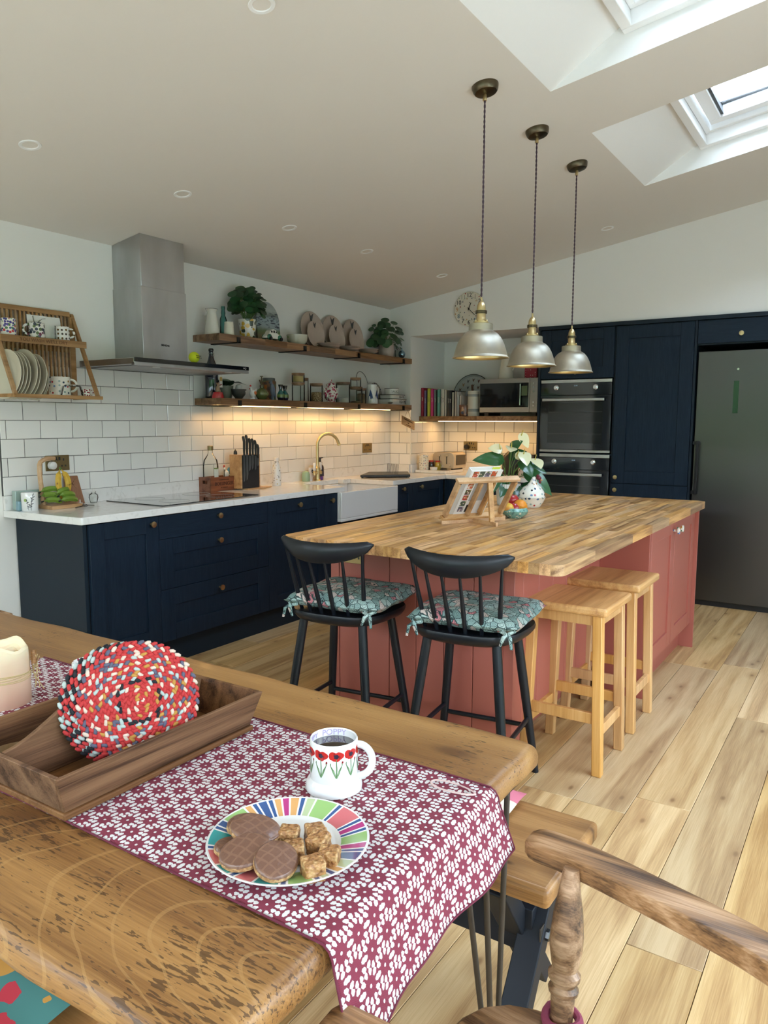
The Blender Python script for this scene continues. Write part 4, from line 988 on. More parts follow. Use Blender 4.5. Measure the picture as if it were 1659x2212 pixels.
for i in range(9):
    a = view+(i-4)*.655+.10; px = []
    part('poppy_print', wrap([(blob(-.0052, .0725, .0080, .0072, 14, 3, .10), .0003), (blob(.0052, .072, .0078, .0070, 14, 3, .10), .00035), (blob(0, .0685, .0082, .0062, 14, 5, .08), .0004)], .0412, a, 0), RED1, pm, W=False)
    part('poppy_print', wrap([(blob(0, .0712, .0042, .0040, 12, 5, .15), .0006)], .0412, a, 0), PCORE, pm, W=False)
    part('poppy_print', wrap([(blob(-.0035, .0745, .0016, .0035, 8), .0005), (blob(.005, .070, .002, .0028, 8), .0005)], .0412, a, 0), RED2, pm, W=False)
    lf = [([(-.0006, .066), (.0007, .066), (.0016, .05), (.0009, .033), (-.0004, .033), (-.0003, .05)], .0004)]
    for s_ in (-1, 1):
        lf.append(([(0, .036), (s_*.004, .047), (s_*.0085, .054), (s_*.0088, .051), (s_*.005, .041), (s_*.001, .033)], .0004))
        lf.append(([(s_*.0085, .050), (s_*.0108, .057), (s_*.0098, .060), (s_*.0088, .060), (s_*.0095, .057), (s_*.0078, .051)], .00045))
    part('leaf_print', wrap(lf, .0412, a, 0), GRN, pm, W=False)
    part('leaf_print', wrap([([(0, .033), (s_*.003, .044), (s_*.0065, .049), (s_*.0042, .041)], .00055) for s_ in (-1, 1)], .0412, a, 0), GRN2, pm, W=False)
    part('bud_print', wrap([(blob(.0105, .0605, .0016, .0022, 8), .0006)], .0412, a, 0), RED2, pm, W=False)
part('coffee', MB().lathe([(.0, .0755), (.0377, .0755)], seg=36, cap=False), plain('black_coffee', (.012, .005, .003), .04, coat=1), pm, W=False)
part('lettering', wraptext('POPPY', .015, .0374, view+PI-.02, .0815, inner=True), plain('lilac_print', (.42, .34, .56), .4), pm, W=False)
part('lettering', wraptext('POPPY', .013, .0374, view+PI+1.35, .0815, inner=True), plain('lilac_print2', (.42, .34, .56), .4), pm, W=False)
BURG = floral('burgundy_flowers_on_white', (.84, .82, .79), 70, [c3(.25, .015, .05), c3(.16, .01, .04), c3(.35, .05, .08)], .42)
mug('floral_mug', 'white mug with burgundy flowers behind the braided mats', (-5.118, -2.482, TZ), .040, .088, BURG, 1.2)
# plate with biscuits ------------------------------------------
pc = Vector((-5.347, -3.263, RT))
pal = [c3(.02, .33, .34), c3(.03, .09, .26), c3(.62, .15, .17), c3(.30, .50, .17), c3(.68, .36, .13), c3(.78, .75, .66), c3(.45, .03, .20), c3(.84, .84, .82), c3(.46, .55, .32)]
PM = [plain('plate_stripe_%s' % 'abcdefghi'[i], c, .12, coat=.6) for i, c in enumerate(pal)]+[CER]
random.seed(21); SEG = 216; seq = []; last = -1
while len(seq) < SEG:
    k = random.choice([0, 2, 3, 4, 5, 0, 3, 2, 6, 1, 8]); 
    if k == last: continue
    last = k; seq += [k]*(random.choice((8, 10, 12)) if k in (0, 2, 3, 5) else random.choice((3, 4, 6))); seq += [7]
    if random.random() < .5: seq += [1]*2+[7]
seq = seq[:SEG]
pr = [(.060, 0), (.062, -.0), (.066, .002), (.098, .0085), (.118, .0145), (.1195, .0160), (.1185, .0172), (.116, .0165), (.0775, .0078), (.072, .0055), (.068, .0045), (0, .004)]
bp_ = thing('plate', 'white side plate with multicoloured striped rim holding biscuits and flapjack', 'plate', tuple(pc))
part('dish', MB().lathe(pr, seg=SEG, mi=lambda j, i: seq[i] if j == 7 else 9), PM, bp_, W=False)
CHOC = Mt('milk_chocolate', (.16, .075, .045), .38, coat=.15); o_ = CHOC.oc(); a_, b2, _ = CHOC.xyz(CHOC.vec(*[q+CHOC.noise(o_, 35, 2)*.012 for q in CHOC.xyz(o_)]))
g_ = ((a_*430.).sin().gt(.80)).max((b2*430.).sin().gt(.80)); CHOC.bump(g_+CHOC.noise(o_, 160, 3)*1.0, .55, .0014); CHOC.base(CHOC.mix(g_*.5, (.155, .072, .045), (.25, .13, .08))); CHOC = CHOC.mat
OAT = Mt('oaty_biscuit', (.45, .24, .10), .85); n_ = OAT.noise(OAT.oc(), 190, 4); OAT.base(OAT.ramp(n_, [(.3, (.26, .12, .045)), (.55, (.48, .27, .11)), (.7, (.62, .42, .22))])); OAT.bump(n_, .9, .003); OAT = OAT.mat
def biscuit(x, y, z, rx, tx, ty, rz, lab):
    t = thing('chocolate_biscuit', lab, 'biscuit', (x, y, z)); M = Euler((tx, ty, rz)).to_matrix()
    m = MB().lathe([(rx*.90, -.005), (rx*.98, -.003), (rx, .0), (rx*.985, .003)], M=M, seg=36, sy=.86); rnd_ = random.Random(int(x*1e4))
    for p in m.v: p *= 1+rnd_.uniform(-.012, .012)
    part('oat_base', m, OAT, t, W=False)
    m = MB().lathe([(rx*.985, .002), (rx*.97, .0045), (rx*.90, .0066), (rx*.5, .0072), (0, .0073)], M=M, seg=36, sy=.86, cap=False); part('chocolate_top', m, CHOC, t, W=False)
pz = RT
biscuit(-5.358, -3.192, pz+.016, .036, .10, .12, .3, 'chocolate biscuit at the back edge of the pile on the plate')
biscuit(-5.411, -3.222, pz+.015, .034, -.05, .16, -.8, 'chocolate biscuit farthest left, tipped on the plate rim')
biscuit(-5.378, -3.226, pz+.030, .038, .12, .20, -.9, 'chocolate biscuit lying on top in the middle of the pile')
biscuit(-5.425, -3.251, pz+.027, .037, .20, -.16, -.7, 'chocolate biscuit overlapping the one under it, front left of the pile')
biscuit(-5.417, -3.300, pz+.026, .0355, .16, -.20, .5, 'round chocolate biscuit nearest the camera, beside the flapjack cubes')
FLAP = Mt('toffee_flapjack', (.45, .22, .07), .5, coat=.2); o_ = FLAP.oc(); n_ = FLAP.noise(o_, 110, 4, .5); FLAP.base(FLAP.ramp(n_, [(.3, (.15, .05, .014)), (.5, (.42, .20, .065)), (.68, (.60, .38, .17))])); FLAP.bump(FLAP.vor(o_, 190)+n_, .9, .003); FLAP = FLAP.mat
for i, (x, y, z, a, l) in enumerate(((-5.345, -3.262, .011, .5, 'flapjack cube at the left back of the cluster'), (-5.318, -3.290, .010, .9, 'flapjack cube at the far back of the cluster on the plate'), (-5.338, -3.312, .013, .2, 'large flapjack cube at the right back of the cluster'),
                                     (-5.374, -3.296, .013, .7, 'flapjack cube in the middle of the plate, against the biscuits'), (-5.356, -3.345, .011, .4, 'flapjack cube at the right of the cluster, near the white rim'), (-5.393, -3.345, .015, 1.0, 'darkest flapjack cube, nearest the camera'))):
    m = MB(); s = .0145; rnd_ = random.Random(i+5); N = 5
    t = MB().cb((0, 0, 0), (s*2, s*2, s*1.9)); m = t
    o = one('flapjack_cube', m, FLAP, l, 'flapjack', loc=(x, y, pz+z+.004), rz=a)
    o.rotation_euler = (rnd_.uniform(-.12, .12), rnd_.uniform(-.12, .12), a)
    b = o.modifiers.new('round', 'BEVEL'); b.width = .003; b.segments = 2; q = o.modifiers.new('sub', 'SUBSURF'); q.subdivision_type = 'SIMPLE'; q.levels = q.render_levels = 3
    tx_ = bpy.data.textures.new('lumps', 'CLOUDS'); tx_.noise_scale = .006; dp = o.modifiers.new('rough', 'DISPLACE'); dp.texture = tx_; dp.strength = .0035; dp.texture_coords = 'LOCAL'
# wooden tray ------------------------------------------
ty = thing('cutlery_tray', 'old dark oak divided cutlery tray with flared sides', 'tray', (-5.275, -2.765, TZ+.004)); b0 = TZ+.0072; tp0 = .864
xl, xr, yf, yb = -5.482, -5.062, -2.918, -2.632; fl_ = .022
def board(pts, nv, th, name, par=ty):
    n = len(pts); nv = Vector(nv).normalized()*th; P = [Vector(p) for p in pts]
    return part(name, MB().add(P+[p+nv for p in P], [tuple(range(n)), tuple(reversed([n+i for i in range(n)]))]+[(i, n+i, n+(i+1) % n, (i+1) % n) for i in range(n)]), TRAYM, par, bev=.0015)
part('base_board', MB().b((xl-.004, yf-.006, TZ+.0056), (xr+.004, yb+.004, b0+.009)), TRAYM, ty, bev=.002)
zb = b0+.009
board([(xl, yf, zb), (xr, yf, zb), (xr+fl_, yf-fl_*.8, tp0), (xl-fl_, yf-fl_*.8, tp0)], (0, 1, 0), .009, 'side_board')
board([(xl, yb, zb), (xl-fl_, yb+fl_*.8, tp0), (xr+fl_, yb+fl_*.8, tp0), (xr, yb, zb)], (0, -1, 0), .009, 'side_board')
board([(xl, yf+.009, zb), (xl-fl_, yf-fl_*.8+.009, tp0), (xl-fl_, yb+fl_*.8-.009, tp0), (xl, yb-.009, zb)], (1, 0, 0), .009, 'end_board')
board([(xr, yb-.009, zb), (xr+fl_, yb+fl_*.8-.009, tp0), (xr+fl_, yf-fl_*.8+.009, tp0), (xr, yf+.009, zb)], (-1, 0, 0), .009, 'end_board')
prof = [(xl+.009, zb), (xl-.010, tp0-.002)]+[(xl-.010+(.44)*t, tp0-.002+.075*math.sin(PI*t)**1.7) for t in [i/20 for i in range(1, 20)]]+[(xr+.010, tp0-.002), (xr-.009, zb)]
board([(x, -2.771, z) for x, z in prof], (0, 1, 0), .009, 'divider')
# braided mats ------------------------------------------
MC = [plain('mat_red', (.48, .035, .035), .9), plain('mat_black', (.012, .014, .018), .9), plain('mat_pale_blue', (.42, .50, .47), .9), plain('mat_cream', (.66, .52, .42), .9), plain('mat_ochre', (.48, .24, .05), .9), plain('mat_slate', (.10, .10, .15), .9)]
def matmesh(seed, outer):
    rd = random.Random(seed); m = MB(); R = .0075; k = 0
    sph = MB().ell((0, 0, 0), (1, 1, 1), seg=7, rings=5)
    while R < .103:
        nB = max(5, int(2*PI*R/.0118)); 
        if R < .036: ch = [0, 0, 0, 4, 0, 0, 3]
        elif R < .046: ch = [1, 0, 0, 1, 2]
        elif R > .092: ch = [0, 2, 1] if outer else [0, 0, 3, 0, 5]
        elif R > .082: ch = [0, 1, 2, 0, 0]
        else: ch = [3, 0, 4, 5, 0, 2, 0, 0]
        for i in range(nB):
            for s_ in (-1, 1):
                a = 2*PI*(i+.25*(s_+1))/nB; c = Vector((math.cos(a)*(R+s_*.0025), math.sin(a)*(R+s_*.0025), rd.uniform(-.0006, .0006)))
                Mx = Matrix.Rotation(a+PI/2+s_*.50, 3, 'Z') @ Matrix.Diagonal((.0078, .0042, .0050))
                col = ch[(i*2+(s_ > 0)*1+k) % len(ch)] if rd.random() < .8 else rd.choice(ch)
                m.add(sph.v, sph.f, col, Mx, c)
        R += .0106; k += 1
    m.lathe([(.0, -.0018), (.098, -.0018), (.098, .0018), (0, .0018)], seg=30, mi=0, cap=False)
    return mesh('braid', m, mats=MC, ang=80)
mA = matmesh(1, False); mB_ = matmesh(2, True)
tilt = math.radians(-104); 
for_ = 0; names = ['front braided mat with the red and ochre centre, leaning in the tray', 'second braided mat, just behind the front one', 'third braided mat of the leaning stack', 'rearmost braided mat, against the tray divider']
for i in range(4):
    o = bpy.data.objects.new('braided_mat', mA if i == 0 else mB_); COL.objects.link(o)
    o.location = (-5.277-.0040*i, -2.850+.0125*i, TZ+.121-.002*i); o.rotation_euler = (math.radians(71), 0, math.radians(-27+1.5*i)); o.rotation_euler.rotate_axis('Z', i*1.1)
    tag(o, names[i], 'table mat', 'braided mats in the tray')
# candle and cups ------------------------------------------
WAX = Mt('blush_wax', (.66, .42, .34), .45); _z = WAX.xyz(WAX.oc())[2]; WAX.base(WAX.ramp(_z*7.+WAX.noise(WAX.oc(), 18, 3)*.25, [(.2, (.66, .40, .29)), (.85, (.74, .56, .38)), (1, (.80, .68, .46))])); WAX = WAX.mat; WAX.node_tree.nodes['Principled BSDF'].inputs['Subsurface Weight'].default_value = .25; WAX.node_tree.nodes['Principled BSDF'].inputs['Subsurface Radius'].default_value = (.02, .008, .004)
cd = thing('pillar_candle', 'thick blush pillar candle tied with raffia', 'candle', (-5.248, -2.352, TZ+.002)); m = MB(); R = .054
def cz(r, z, a): return (r*math.cos(a), r*math.sin(a), z+(.006*math.sin(a*2+.5)+.003*math.sin(5*a))*(z > .1))
prf = [(0, 0), (R, 0), (R+.001, .05), (R, .100), (R-.002, .127), (R-.006, .133), (R-.011, .130), (R-.014, .118), (R-.02, .112), (0, .111)]
for j in range(len(prf)-1): m.grid(lambda u, v, j=j: cz(prf[j][0]+(prf[j+1][0]-prf[j][0])*v, prf[j][1]+(prf[j+1][1]-prf[j][1])*v, 2*PI*u), 36, 1)
part('wax', m, WAX, cd, W=False); part('melt_pool', MB().lathe([(0, .1135), (R-.016, .1135)], seg=30, cap=False), plain('melted_wax', (.62, .36, .10), .25, coat=.4), cd, W=False)
m = MB()
for q in range(5): m.tube([((R+.0015)*math.cos(a), (R+.0015)*math.sin(a), .062+q*.0025+.003*math.sin(a+q)) for a in [2*PI*i/30 for i in range(30)]], .0011, 4, closed=True)
ra = math.radians(-40); bx_, by_ = (R+.006)*math.cos(ra), (R+.006)*math.sin(ra)
for q in range(9):
    rd = random.Random(q); m.tube([(bx_, by_, .072), (bx_+rd.uniform(0, .018), by_+rd.uniform(-.012, .012), .072+rd.uniform(-.01, .03)), (bx_+rd.uniform(0, .02), by_+rd.uniform(-.02, .01), rd.uniform(.015, .06) if q % 3 else .105)], .0011, 4)
rf = part('raffia', m, plain('raffia_straw', (.58, .44, .22), .8), cd, W=False); rf['kind'] = 'stuff'
part('cinnamon_piece', MB().tube([(bx_+.004, by_+.0, .085), (bx_+.006, by_+.004, .115)], .006, 7), ELM, cd, W=False)
PALEW = wood('pale_turned_wood', (.36, .22, .10), (.50, .33, .17), (.58, .42, .25), 2, 1.5, .6)
for (x, y, l) in ((-5.292, -2.655, 'small turned wooden pot in the tray, beside the braided mats'), (-5.338, -2.668, 'small turned wooden pot in the tray, the left one of two')):
    one('wooden_pot', MB().lathe([(.016, 0), (.0185, .006), (.0185, .032), (.016, .034), (.0145, .033), (.0135, .018), (0, .016)], (x, y, zb+.002), seg=24), PALEW, l, 'pot')
one('wooden_dish', MB().lathe([(.02, 0), (.045, .012), (.050, .030), (.048, .031), (.043, .014), (0, .006)], (-5.445, -2.695, zb+.002), seg=30, sy=.62), PALEW, 'shallow oval wooden dish at the left end of the tray', 'dish')
# ============================================================ BENCHES AND CHAIR
BENW = wood('bench_pine', (.13, .055, .015), (.30, .14, .042), (.43, .225, .08), 1, .9, .42, .05, False, 1.3, .4, .2)
DKBL = plain('dark_blue_steel', (.012, .014, .019), .5, spec=.25)
def bench(lab, x0, x1, y0, y1, bolts=True):
    t = thing('bench', lab, 'bench', ((x0+x1)/2, (y0+y1)/2, 0)); part('seat', MB().b((x0, y0, .415), (x1, y1, .46)), BENW, t, bev=.012, seg=3)
    cx = (x0+x1)/2
    for ye in (y0+.105, y1-.105):
        part('top_plate', MB().b((x0+.03, ye-.035, .408), (x1-.03, ye+.035, .415)), DKBL, t)
        part('leg', MB().bar((x1-.05, ye-.012, .40), (x0+.01, ye-.012, .022), .045, .062, upv=(0, 1, 0)), DKBL, t, bev=.003)
        part('leg', MB().bar((x0+.05, ye+.034, .40), (x1-.01, ye+.034, .022), .045, .062, upv=(0, 1, 0)), DKBL, t, bev=.003)
        if bolts:
            w_ = part('washer', MB().b((cx-.028, ye-.040, .215), (cx+.028, ye-.036, .271)), IRON, t, bev=.001); part('bolt', MB().lathe([(.013, 0), (.013, .011), (.011, .013), (0, .013)], (cx, ye-.040, .243), RX, 6), STEELD, w_)
    part('stretcher', MB().b((cx-.018, y0+.09, .19), (cx+.018, y1-.09, .30)), DKBL, t, bev=.002)
bench('low pine bench with dark steel crossed legs, beyond the table', -4.765, -4.435, -3.452, -1.70)
bench('second low pine bench tucked under the near side of the table', -5.80, -5.44, -2.975, -1.6, False)
PINKF = floral('pink_floral_fabric', (.62, .17, .24), 22, [c3(.72, .62, .45), c3(.50, .03, .03), c3(.74, .68, .52), c3(.03, .12, .05)], .80, .8, 0)
TEALC = floral('teal_floral_fabric', (.07, .22, .20), 15, [c3(.55, .04, .06), c3(.70, .55, .42), c3(.60, .30, .06), c3(.02, .14, .08), c3(.70, .45, .5)], .74, .8, 0)
cushion(1.05, .32, .045, 'bench_cushion', PINKF, 'pink floral bench cushion on the far bench', (-4.60, -2.745, .461), 0, tuft=False)
cushion(1.05, .33, .055, 'bench_cushion', TEALC, 'teal floral bench cushion at the bottom left, under the table edge', (-5.615, -2.41, .461), 0, tuft=False)
ch = thing('windsor_chair', 'worn elm bow arm chair at the table end, bottom right', 'chair', (-5.24, -3.72, 0)); X0 = -5.24
right = [(-4.972, -3.492), (-5.00, -3.56), (-5.022, -3.64), (-5.045, -3.73), (-5.062, -3.81), (-5.082, -3.88), (-5.12, -3.95), (-5.175, -3.995), (-5.24, -4.01)]
right = [(-4.985, -3.495), (-4.988, -3.56), (-5.005, -3.64), (-5.030, -3.73), (-5.050, -3.80), (-5.075, -3.87), (-5.115, -3.94), (-5.175, -3.985), (-5.24, -3.998)]
path = [Vector((x, y, .692)) for x, y in right]+[Vector((2*X0-x, y, .692)) for x, y in right[-2::-1]]+[Vector((-5.497, -3.445, .692))]
m = MB(); n = len(path); dense = []
for i in range(n-1):
    p0, p1, p2, p3 = path[max(0, i-1)], path[i], path[i+1], path[min(n-1, i+2)]
    for k in range(5):
        t = k/5; dense.append(.5*((2*p1)+(p2-p0)*t+(2*p0-5*p1+4*p2-p3)*t*t+(3*p1-p0-3*p2+p3)*t**3))
dense.append(path[-1]); vs = []; fs = []; K = 16
for i, p in enumerate(dense):
    a, b_ = dense[max(0, i-1)], dense[min(len(dense)-1, i+1)]; tg = (b_-a).normalized(); nn = Vector((0, 0, 1)).cross(tg); e = min(i, len(dense)-1-i); wv = .031 if e > 3 else (.020, .027, .030, .031)[e]; hz = .0185 if e > 2 else (.012, .016, .018)[e]
    for k in range(K):
        an = 2*PI*k/K; c_, s_ = math.cos(an), math.sin(an); vs.append(p+nn*wv*math.copysign(abs(c_)**.32, c_)+Vector((0, 0, hz*math.copysign(abs(s_)**.32, s_))))
for i in range(len(dense)-1):
    for k in range(K): l = (k+1) % K; fs.append((i*K+k, i*K+l, (i+1)*K+l, (i+1)*K+k))
fs.append(tuple(reversed(range(K)))); fs.append(tuple((len(dense)-1)*K+k for k in range(K))); m.add(vs, fs)
part('arm_bow', m, ELM, ch, ang=26)
seatp = []
for i in range(36):
    a = 2*PI*i/36; c_, s_ = math.cos(a), math.sin(a); nn_ = 3.6; r = (abs(c_)**nn_+abs(s_)**nn_)**(-1/nn_); seatp.append((X0+.196*r*c_, -3.665+.228*r*s_))
m = MB(); rr = [(.93, .412), (1.0, .422), (1.0, .440), (.96, .449), (.75, .444), (.3, .438)]; vs = []; fs = []
for s_, z in rr: vs += [(X0+(x-X0)*s_, -3.665+(y+3.665)*s_, z) for x, y in seatp]
for j in range(len(rr)-1):
    for i in range(36): fs.append((j*36+i, j*36+(i+1) % 36, (j+1)*36+(i+1) % 36, (j+1)*36+i))
fs.append(tuple(reversed(range(36)))); fs.append(tuple(5*36+i for i in range(36))); m.add(vs, fs); part('seat', m, ELM, ch, ang=60)
bal = [(.017, 0), (.019, .05), (.019, .060), (.0235, .064), (.0245, .070), (.020, .077), (.0205, .081), (.0255, .086), (.026, .094), (.020, .101), (.0225, .112), (.0262, .135), (.0265, .155), (.0235, .19), (.0175, .225), (.0145, .248), (.0125, .262)]
def balu(bx, by, tx, ty_, lab='baluster', s=1):
    d = Vector((tx-bx, ty_-by, .262)); q = Vector((0, 0, 1)).rotation_difference(d.normalized()).to_matrix()
    part(lab, MB().lathe([(r*s, z) for r, z in bal], (bx, by, .438), q, 20), ELM, ch)
balu(-5.066, -3.588, -5.030, -3.585); balu(2*X0+5.066, -3.588, 2*X0+5.030, -3.585)
for a in (-.095, -.032, .032, .095): part('back_spindle', MB().tube([(X0+a, -3.85, .44), (X0+a*1.2, -3.985, .685)], [.010, .008], 10), ELM, ch)
for sx_, sy_ in ((-1, -1), (-1, 1), (1, -1), (1, 1)): part('leg', MB().tube([(X0+sx_*.13, -3.665+sy_*.14, .42), (X0+sx_*.16, -3.665+sy_*.17, .2), (X0+sx_*.185, -3.665+sy_*.195, 0)], [.016, .021, .014], 12), ELM, ch)
m = MB(); bb = Vector((-5.066, -3.590, .462))
m.tube([bb+Vector((.027*math.cos(a), .027*math.sin(a), .003*math.sin(2*a))) for a in [2*PI*i/16 for i in range(16)]], .007, 8, closed=True)
m.tube([bb+Vector((-.02, -.02, 0)), bb+Vector((-.04, -.045, .010)), bb+Vector((-.03, -.075, .004)), bb+Vector((-.02, -.035, 0))], [.006, .011, .010, .006], 8)
m.tube([bb+Vector((-.02, -.02, 0)), bb+Vector((-.045, -.01, -.01)), bb+Vector((-.06, .01, -.022))], [.006, .009, .005], 8)
one('cushion_tie', m, plain('mauve_cotton', (.26, .045, .085), .85), 'mauve fabric tie knotted round the foot of the elm chair baluster', 'tie')
# ============================================================ SMALL THINGS
def ves(name, pr, loc, mat, lab, cat, seg=28, group=None, cap=True, sx=1, sy=1, rz=0): return one(name, MB().lathe(pr, seg=seg, cap=cap, sx=sx, sy=sy), mat, lab, cat, group, loc=loc, rz=rz)
def hollow(pr, t=.003):                                   # outer profile -> vessel with inner wall
    return pr+[(max(r-t, 0), z) for r, z in reversed(pr[1:])]+[(0, pr[0][1]+t)]
UZ, LZ, RZ_ = 1.9905, 1.5655, 1.4625
OV = lambda *c: c
# ---- plate rack on the tiled wall
rk = thing('plate_rack', 'slatted oak plate rack on the wall at the left edge of the photo', 'plate rack', (-3.65, 0, 1.53))
part('top_rail', MB().b((-3.90, -.030, 2.000), (-3.432, -.002, 2.026)), RACKW, rk, bev=.002)
part('back_rail', MB().b((-3.90, -.016, 1.535), (-3.40, -.002, 1.56)), RACKW, rk, bev=.001)
part('back_rail', MB().b((-3.90, -.014, 1.80), (-3.40, -.010, 1.83)), RACKW, rk)
for i in range(19):
    x = -3.885+i*.0246; part('slat', MB().b((x, -.028, 1.55), (x+.011, -.014, 2.002)), RACKW, rk, bev=.001)
for x in (-3.452, -3.440): pass
part('end_stile', MB().b((-3.436, -.030, 1.55), (-3.404, -.002, 2.0)), RACKW, rk, bev=.001)
for x in (-3.903, -3.412):
    part('sloping_side', MB().bar((x, -.012, 2.016), (x, -.226, 1.545), .020, .016, upv=(0, 1, 0)), RACKW, rk, bev=.001)
    part('bottom_side', MB().b((x-.011, -.228, 1.532), (x+.011, 0, 1.550)), RACKW, rk, bev=.001)
part('front_rail', MB().b((-3.905, -.242, 1.530), (-3.390, -.222, 1.549)), RACKW, rk, bev=.001)
part('front_rail', MB().b((-3.905, -.128, 1.534), (-3.390, -.114, 1.549)), RACKW, rk, bev=.001)
ms_ = part('cup_shelf', MB().b((-3.902, -.112, 1.842), (-3.412, -.028, 1.853)), RACKW, rk)
fb = part('cup_shelf_front', MB().b((-3.902, -.124, 1.821), (-3.398, -.111, 1.857)), RACKW, rk, bev=.001)
text("YOU WASH WE'LL DRY", .0255, (-3.66, -.1245, 1.839), (1, 0, 0), (0, 0, 1), plain('engraved_lettering', (.13, .055, .02), .7), fb, sx=1.05)
FLW = floral('flowered_white_glaze', (.80, .78, .72), 75, [c3(.06, .05, .25), c3(.10, .08, .3), c3(.5, .05, .06), c3(.08, .2, .1), c3(.05, .06, .2)], .78)
FLG = floral('leafy_white_glaze', (.80, .79, .75), 60, [c3(.03, .05, .08), c3(.10, .16, .06), c3(.15, .02, .06), c3(.03, .04, .07), c3(.12, .14, .18)], .80)
BEE = dots('bee_white_glaze', (.82, .80, .76), 44, .26, [c3(.05, .03, .02), c3(.14, .07, .01), c3(.03, .025, .02)], rand=.15, cyl=.038)
def rackmug(x, y, lab, mat, R, H, rz, h=True): return mug('mug', lab, (x, y, 1.857), R, H, mat, rz, handle=h)
rackmug(-3.828, -.070, 'white mug with a blue and red flower print, left on the rack shelf', FLW, .038, .088, 2.6)
rackmug(-3.668, -.070, 'white mug with dark leaves and a purple bird, mid rack shelf', FLG, .042, .082, 2.8)
rackmug(-3.512, -.070, 'white mug printed with small bees, right end of the rack shelf', BEE, .038, .076, -.45)
card = thing('picture_card', 'white card with a sketched tree standing behind the mugs', 'card', (-3.60, -.036, 1.857))
part('sheet', MB().add([(-3.70, -.050, 1.857), (-3.50, -.050, 1.857), (-3.50, -.034, 1.985), (-3.70, -.034, 1.985), (-3.70, -.0485, 1.857), (-3.50, -.0485, 1.857), (-3.50, -.0325, 1.985), (-3.70, -.0325, 1.985)], [(0, 1, 2, 3), (7, 6, 5, 4), (0, 4, 5, 1), (2, 6, 7, 3), (0, 3, 7, 4), (1, 5, 6, 2)]), plain('white_card', (.78, .77, .73), .6), card)
GD = plain('pencil_grey', (.16, .15, .12), .7)
part('drawing', MB().tube([(-3.665, -.0362, 1.98), (-3.662, -.0385, 1.955), (-3.655, -.0415, 1.93)], .0028, 5).tube([(-3.655, -.0412, 1.932), (-3.63, -.0385, 1.952), (-3.612, -.0365, 1.968), (-3.59, -.036, 1.972)], .0016, 5).tube([(-3.64, -.0395, 1.945), (-3.625, -.0375, 1.962)], .0010, 4), GD, card)
ves('tumbler', hollow([(.024, 0), (.030, .004), (.034, .075)], .0018), (-3.592, -.070, 1.857), GLASSC, 'clear glass tumbler between the leaf mug and the bee mug', 'glass')
# dinner plates standing in the rack
PPR = [(0, .004), (.075, .004), (.085, .010), (.128, .019), (.1295, .021), (.128, .0225), (.084, .0135), (.073, .0075), (0, .0075)]
pm_ = mesh('plate', MB().lathe(PPR, seg=44), mats=[CREAMP])
for i, (x, s, dz) in enumerate(((-3.873, 1.0, 0), (-3.855, .98, 0), (-3.833, .97, 0), (-3.813, .96, 0), (-3.778, 1.03, .004), (-3.757, .97, 0), (-3.717, .95, 0), (-3.700, .78, -.02), (-3.690, .74, -.022))):
    o = bpy.data.objects.new('dinner_plate', pm_); COL.objects.link(o); o.scale = (s, s, s); o.location = (x-.004, -.128, 1.520+.129*s+.0); o.rotation_euler = (0, -PI/2+.10, .10-.012*i)
    tag(o, ('cream plate showing its face, leftmost standing in the rack', 'second cream plate from the left, standing in the rack', 'third cream plate from the left, standing in the rack', 'fourth cream plate from the left, standing in the rack', 'tallest cream plate, in the middle of the rack', 'cream plate just right of the tallest one in the rack', 'last large cream plate, rightmost in the rack', 'small cream plate behind the last large one in the rack', 'rearmost small cream plate beside the glass bowl in the rack')[i], 'plate', 'cream plates in the wall rack')
jugm = mug('spotty_mug', 'large cream mug with red and black dots, low in the rack', (-3.545, -.07, 1.550), .058, .105, POLKA, -.35)
ves('glass_bowl', [(.062, 0), (.060, .010), (.062, .016), (.055, .03), (.050, .052), (.034, .060), (.030, .058), (.046, .050), (.052, .028), (.058, .010), (.060, 0)], (-3.535, -.165, 1.550), GLASSC, 'upturned fluted glass bowl in front of the spotty mug', 'glass bowl', seg=18)
tcp = mug('teacup', 'tiny white cup with red rings, at the right end of the rack', (-3.440, -.165, 1.550), .022, .038, dots('red_ring_dots', (.80, .76, .70), 70, .34, [c3(.30, .02, .04), c3(.22, .02, .03)], cyl=.022), -.3)
# ---- things on the upper shelf
ej = thing('enamel_jug', 'tall cream enamel jug at the left end of the upper shelf', 'jug', (-2.414, -.12, UZ))
part('body', MB().lathe(hollow([(.052, 0), (.053, .004), (.050, .03), (.033, .135), (.031, .150), (.040, .166), (.042, .170)], .0015), seg=32), plain('cream_enamel', (.74, .71, .63), .18, coat=.5), ej, W=False)
part('rim', MB().tube([(.0425*math.cos(a)+.004*math.exp(-8*(a-PI)**2), .0425*math.sin(a), .1705) for a in [2*PI*i/32 for i in range(32)]], .0014, 5, closed=True), BLACK, ej, W=False)
part('handle', MB().tube([(.0, .034, .14), (0, .062, .135), (0, .066, .10), (0, .045, .06)], .004, 8), plain('cream_enamel2', (.74, .71, .63), .18), ej, W=False)
ves('glass_bottle', hollow([(.022, 0), (.024, .004), (.024, .12), (.020, .135), (.013, .15), (.016, .165), (.012, .185), (.014, .200), (.012, .212)], .0016), (-2.262, -.075, UZ), GLASSB, 'sea green glass bottle between the jug and the trailing plant', 'bottle')
ves('ceramic_beaker', hollow([(.035, 0), (.036, .004), (.030, .080), (.0305, .088)], .003), (-2.335, -.20, UZ), CREAM, 'small cream tapered beaker in front of the green bottle', 'beaker')
LEM = floral('lemon_pattern_glaze', (.75, .72, .64), 34, [c3(.62, .38, .05), c3(.05, .07, .05), c3(.66, .42, .07), c3(.10, .12, .10), c3(.04, .05, .04)], .78)
